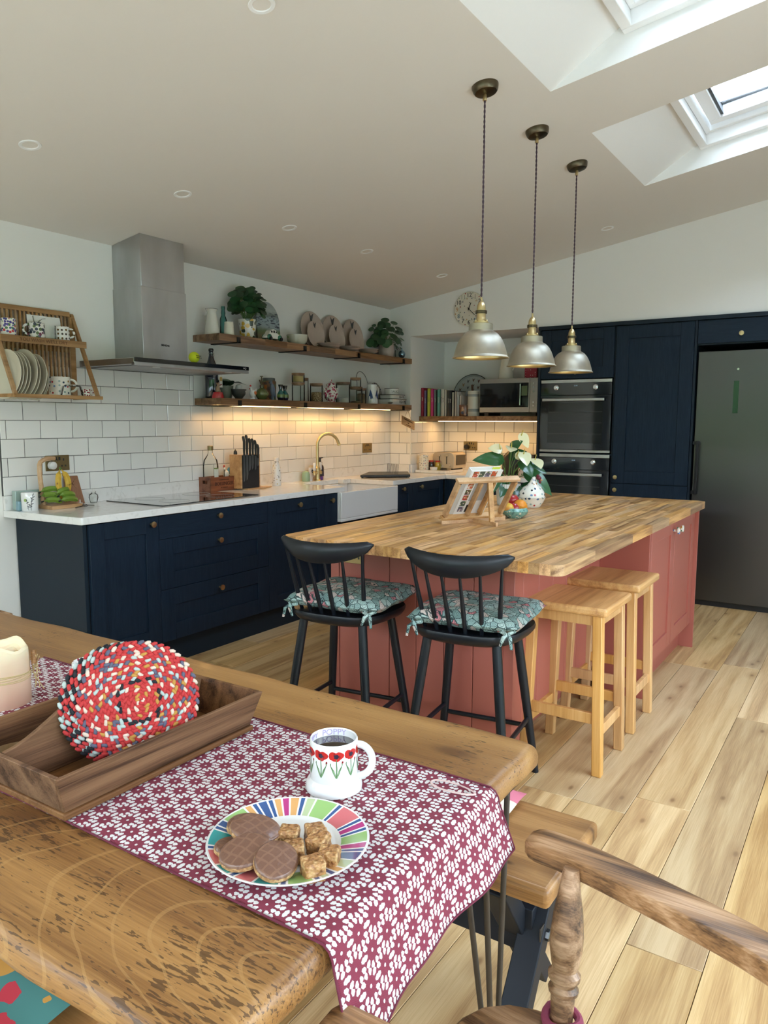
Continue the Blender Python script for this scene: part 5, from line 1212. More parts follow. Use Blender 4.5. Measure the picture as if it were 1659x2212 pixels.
def round_leaf(r, th=.0008, cup=.12):
    m = MB(); n = 14; vs = [(0, 0, -cup*r)]+[(r*.55*math.cos(a), r*.55*math.sin(a), -cup*r*.5) for a in [2*PI*i/n for i in range(n)]]+[(r*(1+.03*math.cos(3*a))*math.cos(a), r*(1+.03*math.cos(3*a))*math.sin(a), 0) for a in [2*PI*i/n for i in range(n)]]
    return m.add(vs, [(0, 1+i, 1+(i+1) % n) for i in range(n)]+[(1+i, 1+n+i, 1+n+(i+1) % n, 1+(i+1) % n) for i in range(n)])
def heart_leaf(L, W_, fold=.25, droop=.3):
    m = MB(); vs = []; N = 10; prof = [(-.18, .0), (-.10, .30), (.05, .46), (.22, .50), (.40, .46), (.58, .37), (.76, .24), (.90, .11), (1.0, .0)]
    C_ = []; A = []; B_ = []
    for i, (t, w_) in enumerate(prof):
        t0 = 0 if t < 0 else t; z = -droop*L*(t0**2); 
        vs += [(t0*L if i else 0, 0, z), (t*L, w_*W_, z+fold*w_*W_*.6), (t*L, w_*W_*.5 if i else 0.0001, z+fold*w_*W_*.4), (t*L, -w_*W_, z+fold*w_*W_*.6), (t*L, -w_*W_*.5, z+fold*w_*W_*.4)]
    fs = []
    for i in range(len(prof)-1):
        a, b = i*5, (i+1)*5
        fs += [(a, b, b+2, a+2), (a+2, b+2, b+1, a+1), (a, a+4, b+4, b), (a+4, a+3, b+3, b+4)]
    return m.add(vs, fs)
PIL = [mesh('leaf', round_leaf(r), mats=[LEAF], ang=80) for r in (.030, .026, .021, .016)]
def leafplant(lab, loc, potpr, potmat, n, spread, top, seed, zc=.12, flat=.8, stem=True, big=1.0, droop=0):
    t = thing('potted_plant', lab, 'plant', loc); part('pot', MB().lathe(potpr, seg=32), potmat, t, W=False); hp_ = potpr[1][1] if False else max(z for r, z in potpr)
    rp = max(r for r, z in potpr if z > hp_*.8); part('soil', MB().lathe([(0, hp_-.015), (rp*.85, hp_-.015)], seg=20, cap=False), plain('potting_soil', (.03, .02, .012), .95), t, W=False)
    rd = random.Random(seed); sm = MB()
    for i in range(n):
        th = rd.uniform(0, 2*PI); el = rd.uniform(-.45 if droop else -.1, 1.0); rr = rd.uniform(.45, 1.0)**.7; ce = math.sqrt(max(0, 1-el*el))
        p = Vector((spread*rr*ce*math.cos(th), spread*.8*rr*ce*math.sin(th)*(.75 if flat else 1), zc+top*rr*el))
        nrm = (p-Vector((0, 0, zc*.4))).normalized()+Vector((-.75, -.65, .15+rd.uniform(-.2, .5))); nrm.normalize()
        me = PIL[rd.choice((0, 0, 1, 1, 2, 3))]; o = bpy.data.objects.new('leaf', me); COL.objects.link(o); o.parent = t; o.location = p; o.scale = (big,)*3
        o.rotation_euler = Vector((0, 0, 1)).rotation_difference(nrm).to_euler()
        s0 = Vector((rd.uniform(-.02, .02), rd.uniform(-.02, .02), hp_-.02)); mid = s0.lerp(p, .55)+Vector((0, 0, .03)); sm.tube([s0, mid, p-nrm*.004], .0012, 4)
    part('stems', sm, STEMM, t, W=False); return t
leafplant('bushy dark leafed plant in a lemon patterned pot on the upper shelf', (-2.085, -.135, UZ), hollow([(.048, 0), (.050, .003), (.064, .115), (.067, .135)], .004), LEM, 120, .158, .150, 4, zc=.238, big=1.12, droop=1)
leafplant('round leafed trailing pilea in a stone pot at the right end of the upper shelf', (-.27, -.135, UZ), hollow([(.060, 0), (.064, .004), (.072, .06), (.066, .12), (.068, .130)], .004), STONE, 70, .225, .175, 9, zc=.160, droop=1, big=1.30)
ves('tumbler', hollow([(.030, 0), (.034, .005), (.036, .080)], .002), (-.062, -.14, UZ), GLASSC, 'clear glass tumbler at the right end of the upper shelf', 'glass')
one('glass_bauble', MB().ell((-.09, -.19, UZ+.040), (.032, .032, .036), seg=20, rings=12).tube([(-.09, -.19, UZ+.074), (-.09, -.19, UZ+.092)], .007, 8), plain('silvered_blue_glass', (.25, .38, .48), .08, .8), 'silvery blue glass bauble under the pilea leaves', 'bauble')
ab = thing('painted_board', 'arched board painted with a river landscape, leaning on the wall', 'painting', (-1.79, -.04, UZ))
LAND = Mt('river_landscape_paint', (.3, .35, .3), .5); o_ = LAND.oc('Generated'); gx, gy, gz = LAND.xyz(o_); nz = LAND.noise(LAND.map(o_, (4, 1, 9)), 1.4, 4, .6); nz2 = LAND.noise(LAND.map(o_, (3, 1, 16)), 2.2, 2, .5)
sky_ = LAND.ramp(gz+nz*.12, [(0, (.10, .12, .08)), (.22, (.22, .20, .10)), (.34, (.13, .20, .08)), (.44, (.32, .38, .40)), (.62, (.30, .38, .42)), (.76, (.16, .20, .17)), (.86, (.38, .42, .40)), (1, (.30, .34, .34))])
LAND.base(LAND.mix((nz2.gt(.56))*(gz.gt(.38))*(gz.lt(.74)), sky_, (.035, .045, .07))); LAND = LAND.mat
P = [(-.125, 0)]+[(.0+.125*math.cos(a), .165+.165*math.sin(a)*.85) for a in [PI*i/20 for i in range(20, -1, -1)]]+[(.125, 0)]
part('panel', MB().prism(P, .010, Matrix.Rotation(-.10, 3, 'X') @ Matrix(((1, 0, 0), (0, 0, -1), (0, 1, 0))), (0, -.035, 0)), LAND, ab, W=False, bev=.001)
# model car
cr_ = thing('model_car', 'small white model car with green wings on the upper shelf', 'model car', (-1.905, -.205, UZ)); WC = plain('cream_car_glaze', (.78, .76, .70), .15, coat=.5); GC = plain('dark_green_car_glaze', (.015, .13, .08), .15, coat=.6)
def cxz(P, h, M=None): return P
prof = [(-.078, .014), (-.080, .024), (-.070, .038), (-.052, .050), (-.044, .064), (-.030, .077), (-.008, .082), (.012, .079), (.028, .066), (.036, .052), (.060, .046), (.076, .036), (.082, .024), (.080, .014)]
m = MB()
for w_, s_ in ((.024, 1.0),): m.prism(prof, .052, RX, (0, .026, 0))
part('car_body', m, WC, cr_, W=False, bev=.007, seg=3)
m = MB()
for x in (-.030, -.006, .016): m.b((x-.009, -.0272, .054), (x+.009, .0272, .071))
part('car_window', MB().b((-.040, -.0268, .054), (-.020, .0268, .070)), BLACK, cr_, W=False, bev=.003); part('car_window', MB().b((-.015, -.0268, .054), (.006, .0268, .073)), BLACK, cr_, W=False, bev=.003); part('car_window', MB().b((.011, -.0268, .054), (.026, .0268, .068)), BLACK, cr_, W=False, bev=.003)
for x in (-.055, .058):
    for y in (-.026, .026):
        part('wing', MB().ell((x, y, .024), (.024, .010, .021), seg=16, rings=10), GC, cr_, W=False); part('wheel', MB().lathe([(0, 0), (.013, 0), (.014, .003), (.013, .008), (0, .008)], (x, y-(.010 if y < 0 else -.002), .0142), RX, 18), BLACK, cr_, W=False)
bw = floral('green_leaf_on_stoneware', (.56, .55, .44), 26, [c3(.14, .32, .06), c3(.20, .40, .10)], .38)
ves('leaf_bowl', hollow([(.05, 0), (.055, .003), (.075, .03), (.082, .076)], .004), (-1.571, -.165, UZ), bw, 'stoneware bowl painted with green leaves on the upper shelf', 'bowl')
HEN = plain('dark_hen_print', (.05, .05, .055), .6)
hen = [(-.5, .9), (-.42, .35), (-.35, -.3), (-.15, -.7), (.05, -1), (.2, -.65), (.42, -.2), (.62, .3), (.85, .75), (.3, .45), (.0, .15), (-.2, .4)]
def leanplate(x, R, y, lean, lab, hz, hs):
    t = thing('display_plate', lab, 'plate', (x, y, UZ)); M = Matrix.Rotation(PI/2-lean, 3, 'X'); c = Vector((0, 0, R)); 
    off = M@Vector((0, 0, 0)); z0 = R*math.cos(lean)+.002
    part('dish', MB().lathe([(0, .0), (R*.6, .0), (R*.95, .006), (R, .010), (R*.985, .0125), (R*.94, .009), (R*.62, .004), (0, .004)], (0, 0, z0), M, 40), STONE, t, W=False)
    m = MB().prism([(a*hs, b_*hs) for a, b_ in hen], .0012, M, Vector((0, 0, z0))+M@Vector((0, R*hz, .0075))); part('hen_print', m, HEN, t, W=False)
for i, (x, w_, t_) in enumerate(((-1.255, 'left', 0), (-.972, 'middle', 1), (-.688, 'right', 2))):
    leanplate(x, .150, -.055, .13, 'large stoneware plate with a hen, %s pair leaning on the wall' % w_,   .70, .042)
    leanplate(x-.02, .110, -.105, .17, 'smaller stoneware plate with a hen, in front in the %s pair' % w_, .72, .029)
SB = [(.035, 0), (.045, .002), (.088, .022), (.096, .028), (.093, .028), (.045, .008), (0, .006)]
for i, (x, w_) in enumerate(((-1.185, 'left'), (-.895, 'middle'), (-.610, 'right'))):
    for k in range(2 if i < 2 else 2):
        s = 1.06 if i == 0 else .98
        o = ves('stoneware_bowl', [(r*s, z) for r, z in SB], (x, -.165, UZ+k*.016), STONE, ('lower' if k == 0 else 'upper')+' shallow stoneware bowl of the %s stack on the upper shelf' % w_, 'bowl', group='shallow bowls on the upper shelf', seg=36)
# ---- things on the lower shelf
bb_ = thing('swing_top_bottle', 'tall dark blue glass bottle with a swing top, behind the hood', 'bottle', (-2.395, -.085, LZ))
part('glass', MB().lathe([(.044, 0), (.046, .004), (.046, .190), (.040, .215), (.022, .262), (.0155, .29), (.0155, .318), (.018, .322), (.018, .332), (.014, .338), (0, .339)], seg=30), plain('dark_blue_glass', (.006, .010, .022), .06, coat=1), bb_, W=False)
part('wire_clip', MB().tube([(.020*math.cos(a), .022*math.sin(a), .305) for a in [2*PI*i/16 for i in range(16)]], .0014, 5, closed=True).tube([(0, -.022, .305), (.0, -.030, .29), (0, -.022, .275)], .0014, 5), CHROME, bb_, W=False)
lb = part('neck_ribbon', MB().b((.018, -.056, .075), (.046, -.0545, .205)), plain('ribbon_white', (.72, .70, .64), .7), bb_, W=False); part('badge_print', MB().prism([(-.010, -.016), (.010, -.016), (.012, .006), (0, .014), (-.012, .006)][::-1], .001, RX, (.032, -.0562, .135)), plain('badge_gold', (.45, .30, .08), .5), lb, W=False); part('badge_print', MB().b((.024, -.0575, .092), (.040, -.056, .098)), plain('badge_maroon', (.25, .02, .04), .5), lb, W=False)
rb = thing('red_dog_bowl', 'small red bowl with a brown figurine sitting in it, lower shelf', 'bowl', (-2.438, -.185, LZ)); part('bowl', MB().lathe([(.040, 0), (.041, .004), (.032, .040), (.030, .041), (.028, .036), (0, .030)], seg=26), plain('red_enamel', (.45, .01, .015), .25, coat=.4), rb, W=False)
fg = MB().ell((0, 0, .058), (.016, .014, .026)).ell((.006, 0, .088), (.012, .011, .013)).ell((.018, 0, .086), (.008, .007, .006)).ell((.0, .008, .098), (.004, .003, .008)).ell((.0, -.008, .098), (.004, .003, .008)).ell((.012, -.008, .045), (.006, .005, .014)).ell((.012, .008, .045), (.006, .005, .014)); part('figurine', fg, plain('fawn_glaze', (.34, .22, .14), .4, var=.3, bs=60), rb, W=False)
oc_ = thing('potted_plant', 'broad leafed orchid in a grey pot on the lower shelf', 'plant', (-2.275, -.095, LZ)); part('pot', MB().lathe(hollow([(.040, 0), (.042, .003), (.054, .085), (.055, .09)], .004), seg=26), plain('grey_olive_pot', (.16, .17, .13), .4), oc_, W=False)
OL = mesh('leaf', heart_leaf(.125, .125, .2, .55), mats=[LEAF], ang=80)
for a, tl, s in ((-.15, -.45, 1.0), (PI+.2, -.4, .85), (-2.2, -.5, .95), (-1.0, -.3, 1.05), (.9, -.9, .8)):
    o = bpy.data.objects.new('leaf', OL); COL.objects.link(o); o.parent = oc_; o.location = (.01*math.cos(a), .01*math.sin(a), .095); o.rotation_euler = (0, tl*.8-.25, a); o.scale = (s,)*3
hbw = thing('heart_bowl', 'dark grey bowl with a white heart on the lower shelf', 'bowl', (-2.238, -.185, LZ)); part('bowl', MB().lathe(hollow([(.022, 0), (.026, .004), (.046, .03), (.054, .066)], .004), seg=30), plain('charcoal_glaze', (.045, .05, .05), .35), hbw, W=False)
ht = [(.0, -.010), (.006, -.002), (.0095, .004), (.007, .009), (.003, .009), (0, .006), (-.003, .009), (-.007, .009), (-.0095, .004), (-.006, -.002)]
part('heart', wrap([([(x, z) for x, z in ht], .001)], .0515, -1.15, .047), plain('white_heart', (.75, .73, .68), .4), hbw, W=False)
ves('grey_salt_pig', [(.026, 0), (.026, .045), (.020, .075), (.010, .082), (0, .083)], (-2.243, -.19, LZ+.018), plain('pale_grey_glaze', (.40, .41, .40), .3), 'pale grey lidded pot sitting inside the heart bowl', 'pot')
rs = thing('rooster_ornament', 'white and orange china rooster on the lower shelf', 'ornament', (-2.069, -.16, LZ)); part('body', MB().ell((0, 0, .042), (.030, .020, .030)).ell((-.018, 0, .072), (.012, .011, .022), Matrix.Rotation(-.3, 3, 'Y')).ell((.026, 0, .058), (.010, .008, .026), Matrix.Rotation(.6, 3, 'Y')).lathe([(.018, 0), (.020, .004), (.010, .02), (.008, .03)], seg=14), CER, rs, W=False)
part('comb', MB().ell((-.022, 0, .096), (.009, .004, .008)).ell((-.032, 0, .076), (.004, .003, .006)), plain('comb_red', (.5, .03, .03), .4), rs, W=False); part('wing', MB().ell((.008, -.016, .046), (.016, .006, .014)), plain('wing_orange', (.62, .16, .05), .4), rs, W=False)
ms2 = thing('plant_mister', 'ribbed green glass plant mister with a metal pump', 'plant mister', (-1.990, -.175, LZ))
vs = [(.022, 0), (.030, .004), (.046, .03), (.048, .045), (.040, .066), (.020, .080), (.014, .084), (.014, .092)]
m = MB(); m.lathe(vs, seg=36); 
for i, p in enumerate(m.v): a = math.atan2(p.y, p.x); q = 1+.035*math.cos(a*12)*(.02 < p.z < .08); m.v[i] = Vector((p.x*q, p.y*q, p.z))
part('bottle', m, plain('olive_green_glass', (.10, .13, .04), .08, coat=1), ms2, W=False); part('pump', MB().lathe([(.015, .09), (.015, .104), (.006, .108), (.0045, .165), (.012, .166), (.012, .170), (0, .170)], seg=16).tube([(0, 0, .10), (-.014, 0, .125), (-.022, 0, .142)], [.004, .004, .006], 8), DARKBR, ms2, W=False)
TEAT = floral('orange_leaf_tin', (.20, .10, .05), 34, [c3(.45, .14, .03), c3(.15, .2, .08), c3(.08, .05, .04), c3(.55, .30, .08)], .8, .4, 0)
tn = thing('storage_jar', 'round tin jar with orange leaf pattern and grey lid, lower shelf', 'jar', (-1.795, -.07, LZ)); part('body', MB().lathe([(.050, 0), (.052, .003), (.055, .14), (.050, .146)], seg=30), TEAT, tn, W=False); part('lid', MB().lathe([(.046, .146), (.047, .165), (.043, .168), (0, .168)], seg=30), plain('grey_lid', (.09, .10, .09), .4), tn, W=False)
bd = thing('bird_ornament', 'slate blue bird ornament with folded wings, lower shelf', 'ornament', (-1.865, -.165, LZ)); part('body', MB().ell((0, 0, .075), (.020, .017, .055), Matrix.Rotation(-.15, 3, 'Y')).ell((-.016, 0, .130), (.015, .013, .015)).ell((.012, -.010, .065), (.010, .008, .055), Matrix.Rotation(-.25, 3, 'Y')).lathe([(.012, 0), (.010, .03)], seg=10), plain('slate_blue_glaze', (.10, .13, .18), .4, var=.3, bs=50), bd, W=False); part('beak', MB().lathe([(.005, 0), (0, .018)], (-.028, 0, .130), Matrix.Rotation(-PI/2, 3, 'Y'), 8), BLACK, bd, W=False)
GV = Mt('banded_green_glaze', (.05, .2, .12), .15, coat=.7); z_ = GV.xyz(GV.oc())[2]; GV.base(GV.ramp(z_*9+GV.noise(GV.oc(), 40, 2)*.12, [(.0, (.008, .012, .05)), (.22, (.008, .012, .05)), (.28, (.10, .16, .03)), (.42, (.12, .20, .04)), (.50, (.01, .10, .09)), (.68, (.01, .14, .13)), (.74, (.003, .010, .015))])); GV = GV.mat
gvp = [(.018, 0), (.022, .003), (.029, .022), (.027, .045), (.012, .070), (.011, .078), (.020, .112)]
ves('green_vase', hollow(gvp, .002), (-1.735, -.175, LZ), GV, 'small banded green vase with dark flared neck, the right one', 'vase'); ves('green_vase', hollow([(r*.95, z*1.04) for r, z in gvp], .002), (-1.800, -.190, LZ), GV, 'small banded green vase half hidden behind the right one', 'vase')
LIDW = wood('bamboo_lid', (.16, .08, .035), (.26, .14, .07), (.33, .20, .11), 0, 1.5, .5)
def jar(lab, x, y, R, H, fill=None, fh=.4, z=LZ):
    t = thing('glass_jar', lab, 'jar', (x, y, z)); part('glass', MB().lathe(hollow([(R*.94, 0), (R, .004), (R, H-.016), (R*.97, H-.014)], .0022), seg=30), GLASSC, t, W=False); part('lid', MB().lathe([(R*.90, H-.022), (R*.90, H-.014), (R*1.01, H-.014), (R*1.01, H), (0, H)], seg=30), LIDW, t, W=False)
    if fill: f = part('contents', MB().lathe([(0, .005), (R-.004, .005), (R-.004, H*fh), (R*.5, H*fh+.006), (0, H*fh+.003)], seg=26), fill, t, W=False); f['kind'] = 'stuff'
    return t
PASTA = Mt('dry_pasta', (.5, .38, .2), .7); d_ = PASTA.vor(PASTA.oc(), 95); PASTA.base(PASTA.ramp(d_, [(.1, (.55, .42, .24)), (.5, (.18, .10, .04))])); PASTA.bump(d_, .9, .004); PASTA = PASTA.mat
GRAIN = plain('yellow_grain', (.48, .36, .14), .8, bump=.6, bs=400); FLOUR = plain('white_flour', (.55, .53, .5), .9); NUTS = plain('mixed_nuts', (.20, .12, .06), .8, bump=.9, bs=90, var=.5)
jar('tall empty glass jar with wooden lid, under the small grain jar', -1.522, -.13, .0505, .145)
jar('small glass jar of yellow grain stacked on the tall empty jar', -1.522, -.13, .0500, .072, GRAIN, .66, LZ+.1452)
jar('slim tall glass jar behind the pasta jar and its neighbour', -1.355, -.055, .034, .19)
jar('glass jar half full of pasta shapes with a wooden lid', -1.334, -.16, .0515, .145, PASTA, .50)
jar('tall glass jar with a little flour in it, right of the teapot', -.905, -.11, .060, .175, FLOUR, .25)
jar('glass jar of oats and nuts, lowest of the right hand pair', -.775, -.15, .058, .140, NUTS, .10)
jar('small empty glass jar stacked on the oat jar', -.775, -.15, .047, .078, None, 0, LZ+.1402)
jar('glass jar of mixed nuts left of the blue and white jug', -.668, -.13, .044, .132, NUTS, .62)
TPG = floral('red_transferware', (.74, .70, .66), 55, [c3(.35, .02, .08), c3(.30, .015, .06), c3(.42, .08, .14), c3(.25, .01, .05)], .80)
tt = thing('teapot', 'red and white floral china teapot on the lower shelf', 'teapot', (-1.150, -.165, LZ)); part('body', MB().lathe([(.034, 0), (.036, .006), (.030, .012), (.050, .035), (.060, .065), (.058, .09), (.044, .115), (.034, .128), (.036, .133)], seg=34), TPG, tt, W=False)
part('lid', MB().lathe([(.038, .134), (.036, .146), (.020, .158), (.007, .163), (.006, .169), (.011, .178), (.006, .188), (0, .189)], seg=26), TPG, tt, W=False)
part('handle', MB().tube([(.052, 0, .105), (.080, -.005, .115), (.094, -.006, .090), (.085, -.004, .060), (.060, 0, .038)], .0055, 10), CER, tt, W=False); part('spout', MB().tube([(-.050, 0, .05), (-.070, 0, .065), (-.078, 0, .095), (-.090, 0, .115)], [.014, .011, .008, .008], 12), TPG, tt, W=False)
bj = thing('blue_white_jug', 'white jug with blue leaf panels on the lower shelf', 'jug', (-.560, -.175, LZ)); part('body', MB().lathe(hollow([(.050, 0), (.052, .005), (.050, .08), (.043, .150), (.045, .168)], .003), seg=32), CER, bj, W=False)
BLUEP = plain('cobalt_print', (.03, .06, .22), .3, var=.5, bs=80)
for a in (-2.75, -1.55, -.4): part('leaf_print', wrap([([(-.024*s_, .005), (-.026*s_, .05), (-.004, .125), (.012*s_, .08), (.024*s_, .02), (.02*s_, .004)], .0022) for s_ in (1,)], .0495, a, 0), BLUEP, bj, W=False)
part('handle', MB().tube([(.043, 0, .15), (.075, -.01, .15), (.082, -.012, .11), (.060, -.004, .05)], .006, 10), CER, bj, W=False)
hp2 = one('wire_hoop', MB().tube([(-.53+.082*math.cos(a), -.045+.02*math.sin(a), LZ+.200+.088*math.sin(a)) for a in [-.15+(PI+.3)*i/24 for i in range(25)]]+[(-.615, -.05, LZ+.002)], .0026, 6).tube([(-.448, -.05, LZ+.18), (-.445, -.055, LZ+.002)], .0026, 6), BLACK, 'black wire hoop standing against the wall behind the jars', 'wire handle')
ves('decorative_plate', [(0, 0), (.06, .0), (.098, .010), (.10, .014), (.062, .005), (0, .005)], (-.335, -.050, LZ+.098), floral('grey_print_plate', (.33, .30, .26), 40, [c3(.08, .08, .1), c3(.2, .14, .08)], .6), 'grey patterned plate on edge behind the enamel dishes', 'plate').rotation_euler = (PI/2-.15, 0, 0)
EN = plain('white_enamel', (.78, .77, .73), .2, coat=.5)
def pie(lab, z, L, D, H, s, name, cap, sxx, dx=0):
    t = thing('enamel_dish', lab, 'dish', (-.185+dx, -.145, z)); R = rrect(-L/2, L/2, -D/2, D/2, .03, 4)
    m = MB(); n = len(R); rr = [(.90, 0), (.97, H-.002), (.99, H)]; vs = [(x*q, y*q, zz) for q, zz in rr for x, y in R]; fs = [(j*n+i, j*n+(i+1) % n, (j+1)*n+(i+1) % n, (j+1)*n+i) for j in range(2) for i in range(n)]+[tuple(reversed(range(n))), tuple(2*n+i for i in range(n))]
    m.add(vs, fs); b_ = part('dish', m, EN, t, W=False); part('rim', MB().tube([(x*1.0, y*1.0, H) for x, y in R], .0032, 6, closed=True), BLACK, t, W=False)
    text(name, cap, (sxx-.185+dx, -.145-D/2*.955, z+H*.48), (1, 0, 0), (0, .02, 1), LETTER, b_, sx=.85); return t
pie('white enamel FISH PIE dish, bottom of the stack on the lower shelf', LZ, .27, .17, .050, 1, 'FISH PIE', .040, .055)
pie('white enamel FISH PIE dish, middle of the stack', LZ+.052, .245, .155, .036, 1, 'FISH PIE', .030, .05)
er = thing('enamel_dish', 'round white enamel SAUC dish on top of the stack', 'dish', (-.195, -.145, LZ+.0915)); part('body', MB().lathe(hollow([(.062, 0), (.064, .004), (.065, .055)], .002), seg=34), EN, er, W=False); part('rim', MB().tube([(.065*math.cos(a), .065*math.sin(a), .055) for a in [2*PI*i/34 for i in range(34)]], .0026, 6, closed=True), BLACK, er, W=False)
part('lettering', wraptext('SAUC...', .028, .0655, -PI/2-.35, .026), LETTER, er, W=False)
one('serving_spoon', MB().ell((-.325, -.215, LZ+.015), (.032, .022, .008)).tube([(-.30, -.215, LZ+.018), (-.26, -.22, LZ+.02)], .004, 6), STEEL, 'steel spoon lying in front of the enamel dishes', 'spoon')
# ---- hood top and hanging sign
tbm = Mt('yellow_tennis_felt', (.55, .62, .02), .95); tbm.bump(tbm.noise(tbm.oc(), 250, 2), .6, .002)
bl = one('tennis_ball', MB().ell((-2.900, -.462, 1.759+.033), (.033, .033, .033), seg=24, rings=16), tbm.mat, 'yellow tennis ball on top of the extractor hood', 'ball', ang=80)
text('Slazenger', .011, (-2.893, -.4945, 1.800), (1, 0, 0), (0, .2, 1), LETTER, bl); text('WIMBLEDON', .007, (-2.893, -.4965, 1.788), (1, 0, 0), (0, .05, 1), LETTER, bl)
sg = thing('hanging_sign', 'small engraved wooden sign hanging from the lower shelf corner', 'sign', (-.085, -.262, 1.44)); d_ = Vector((.226, 0, -.062)).normalized(); 
M = Matrix((d_, Vector((0, 0, 1)).cross(d_).normalized()*1, d_.cross(Vector((0, 1, 0)))*1)).transposed()
hx = Vector((-.198, -.262, 1.468)); ux_ = Vector((.228, 0, -.060)); 
Pq = [hx, hx+ux_, hx+ux_+Vector((0, 0, -.078)), hx+Vector((0, 0, -.080))]
part('board', MB().add(Pq+[p+Vector((0, .007, 0)) for p in Pq], [(0, 3, 2, 1), (4, 5, 6, 7), (0, 1, 5, 4), (1, 2, 6, 5), (2, 3, 7, 6), (3, 0, 4, 7)]), RACKW, sg, bev=.002)
ENG = plain('engraving', (.06, .025, .012), .8); c_ = hx+ux_*.5+Vector((0, -.001, -.020)); text('Family Kitchen', .026, c_, ux_, (.0, 0, 1), ENG, sg); text('BEST', .013, c_+Vector((0, 0, -.024)), ux_, (0, 0, 1), ENG, sg); text('love served daily', .012, c_+Vector((0, 0, -.043)), ux_, (0, 0, 1), ENG, sg)
hk = Vector((-.09, -.259, 1.518)); part('cord', MB().tube([hx+ux_*.22+Vector((0, .003, -.004)), hk], .0012, 4).tube([hk, hx+ux_*.75+Vector((0, .003, -.004))], .0012, 4), plain('brown_string', (.12, .08, .05), .8), sg)
# ---- worktop, left end
G1 = plain('pale_green_glass_box', (.33, .44, .40), .12, coat=.6); G2 = plain('pale_blue_glass', (.16, .30, .36), .12, coat=.6)
one('green_card_box', MB().b((-3.835, -.060, WT), (-3.69, -.026, WT+.105)), G1, 'pale green flat box standing behind the leaf mug', 'box', bev=.003); one('blue_glass_block', MB().b((-3.842, -.098, WT), (-3.806, -.068, WT+.052)), G2, 'small pale blue glass block left of the leaf mug', 'glass block', bev=.004)
lm = ves('leaf_print_pot', hollow([(.040, 0), (.042, .004), (.044, .095), (.042, .099)], .003), (-3.790, -.118, WT), CER, 'white pot with grey leaf sprigs at the left end of the worktop', 'pot')
SPR = plain('grey_sprig', (.09, .09, .10), .6); SPG = plain('green_sprig', (.30, .42, .12), .6); va = math.atan2(CP.y+.118, CP.x+3.79)
L_ = [([(-.001, 0), (.001, 0), (.003, .04), (.012, .085), (.010, .085), (.001, .042)], .0006), ([(-.02, .01), (-.019, .009), (-.002, .03), (-.003, .032)], .0006), ([(-.012, .0), (-.010, 0), (-.018, .05), (-.020, .05)], .0006)]
for (x, z, a) in ((.006, .05, .6), (.012, .06, -.4), (.016, .072, .5), (.004, .066, 2.2), (-.006, .03, 2.5), (.008, .035, .2), (-.012, .02, 2.8), (.014, .085, 1.2), (.0, .02, .4), (-.02, .055, 2), (-.016, .042, .5)): L_.append(([(x+.0075*math.cos(a)*math.cos(t)-.0026*math.sin(a)*math.sin(t), z+.0075*math.sin(a)*math.cos(t)+.0026*math.cos(a)*math.sin(t)) for t in [2*PI*i/8 for i in range(8)]], .0007))
part('sprig_print', wrap(L_, .0432, va+.1, .004), SPR, lm, W=False); part('leaf_print', wrap([(blob(-.026, .055, .009, .009), .0007)], .0432, va+.1, .004), SPG, lm, W=False)
bs = thing('banana_stand', 'curved wooden banana stand on the worktop', 'fruit stand', (-3.62, -.12, WT)); part('base', MB().prism(rrect(-3.71, -3.52, -.20, -.055, .004, 2), .020, at=(0, 0, WT)), STANDW, bs, bev=.002)
ap = []
for i in range(15):
    t = i/14; ap.append(Vector((-3.688-.018*math.sin(PI*t)*1+.075*max(0, t-.62)/.38*(1 if t > .62 else 0)+.0, -.085-.010*t, WT+.02+.255*math.sin(min(1, t/.85)*PI/2)-(.0 if t < .85 else .004*(t-.85)))))
part('arm', MB().tube(ap, [.013]*13+[.012, .010], 8), STANDW, bs); part('hook', MB().tube([ap[-1], ap[-1]+Vector((.006, -.012, -.004)), ap[-1]+Vector((.008, -.016, -.016))], .0018, 6), BLACK, bs)
def banana(p0, p1, bow, r, mat, lab, tipm=BLACK, grp=None):
    p0, p1, bow = Vector(p0), Vector(p1), Vector(bow); c = (p0+p1)/2; t = thing('banana', lab, 'banana', tuple(c), group=grp); P = []; R = []
    for i in range(13):
        s = i/12; P.append(p0.lerp(p1, s)+bow*4*s*(1-s)); R.append(r*(.28 if s == 0 else .42 if i == 1 else 1)*(1-abs(2*s-1)**5*.62))
    part('skin', MB().tube(P, R, 6), mat, t, ang=28); part('stalk', MB().tube([P[0], P[0]+(P[0]-P[1]).normalized()*.014], r*.30, 6), tipm, t); return t
YB = Mt('ripe_banana', (.62, .38, .04), .5); n_ = YB.noise(YB.oc(), 38, 4, .5); YB.base(YB.ramp(n_, [(.30, (.14, .06, .015)), (.38, (.58, .34, .03)), (.7, (.68, .45, .06))])); YB = YB.mat
GBm = plain('green_banana', (.15, .25, .03), .45, var=.2, bs=25); grp = 'bananas on the stand'
hk_ = Vector((-3.598, -.112, WT+.212))
banana(hk_, hk_+Vector((.006, -.004, -.165)), (-.024, -.012, 0), .0175, YB, 'left one of two ripe yellow bananas hanging on the stand', STEMM, grp); banana(hk_+Vector((.010, 0, 0)), hk_+Vector((.022, -.004, -.150)), (.024, -.010, 0), .0180, YB, 'right one of two ripe yellow bananas hanging on the stand', STEMM, grp)
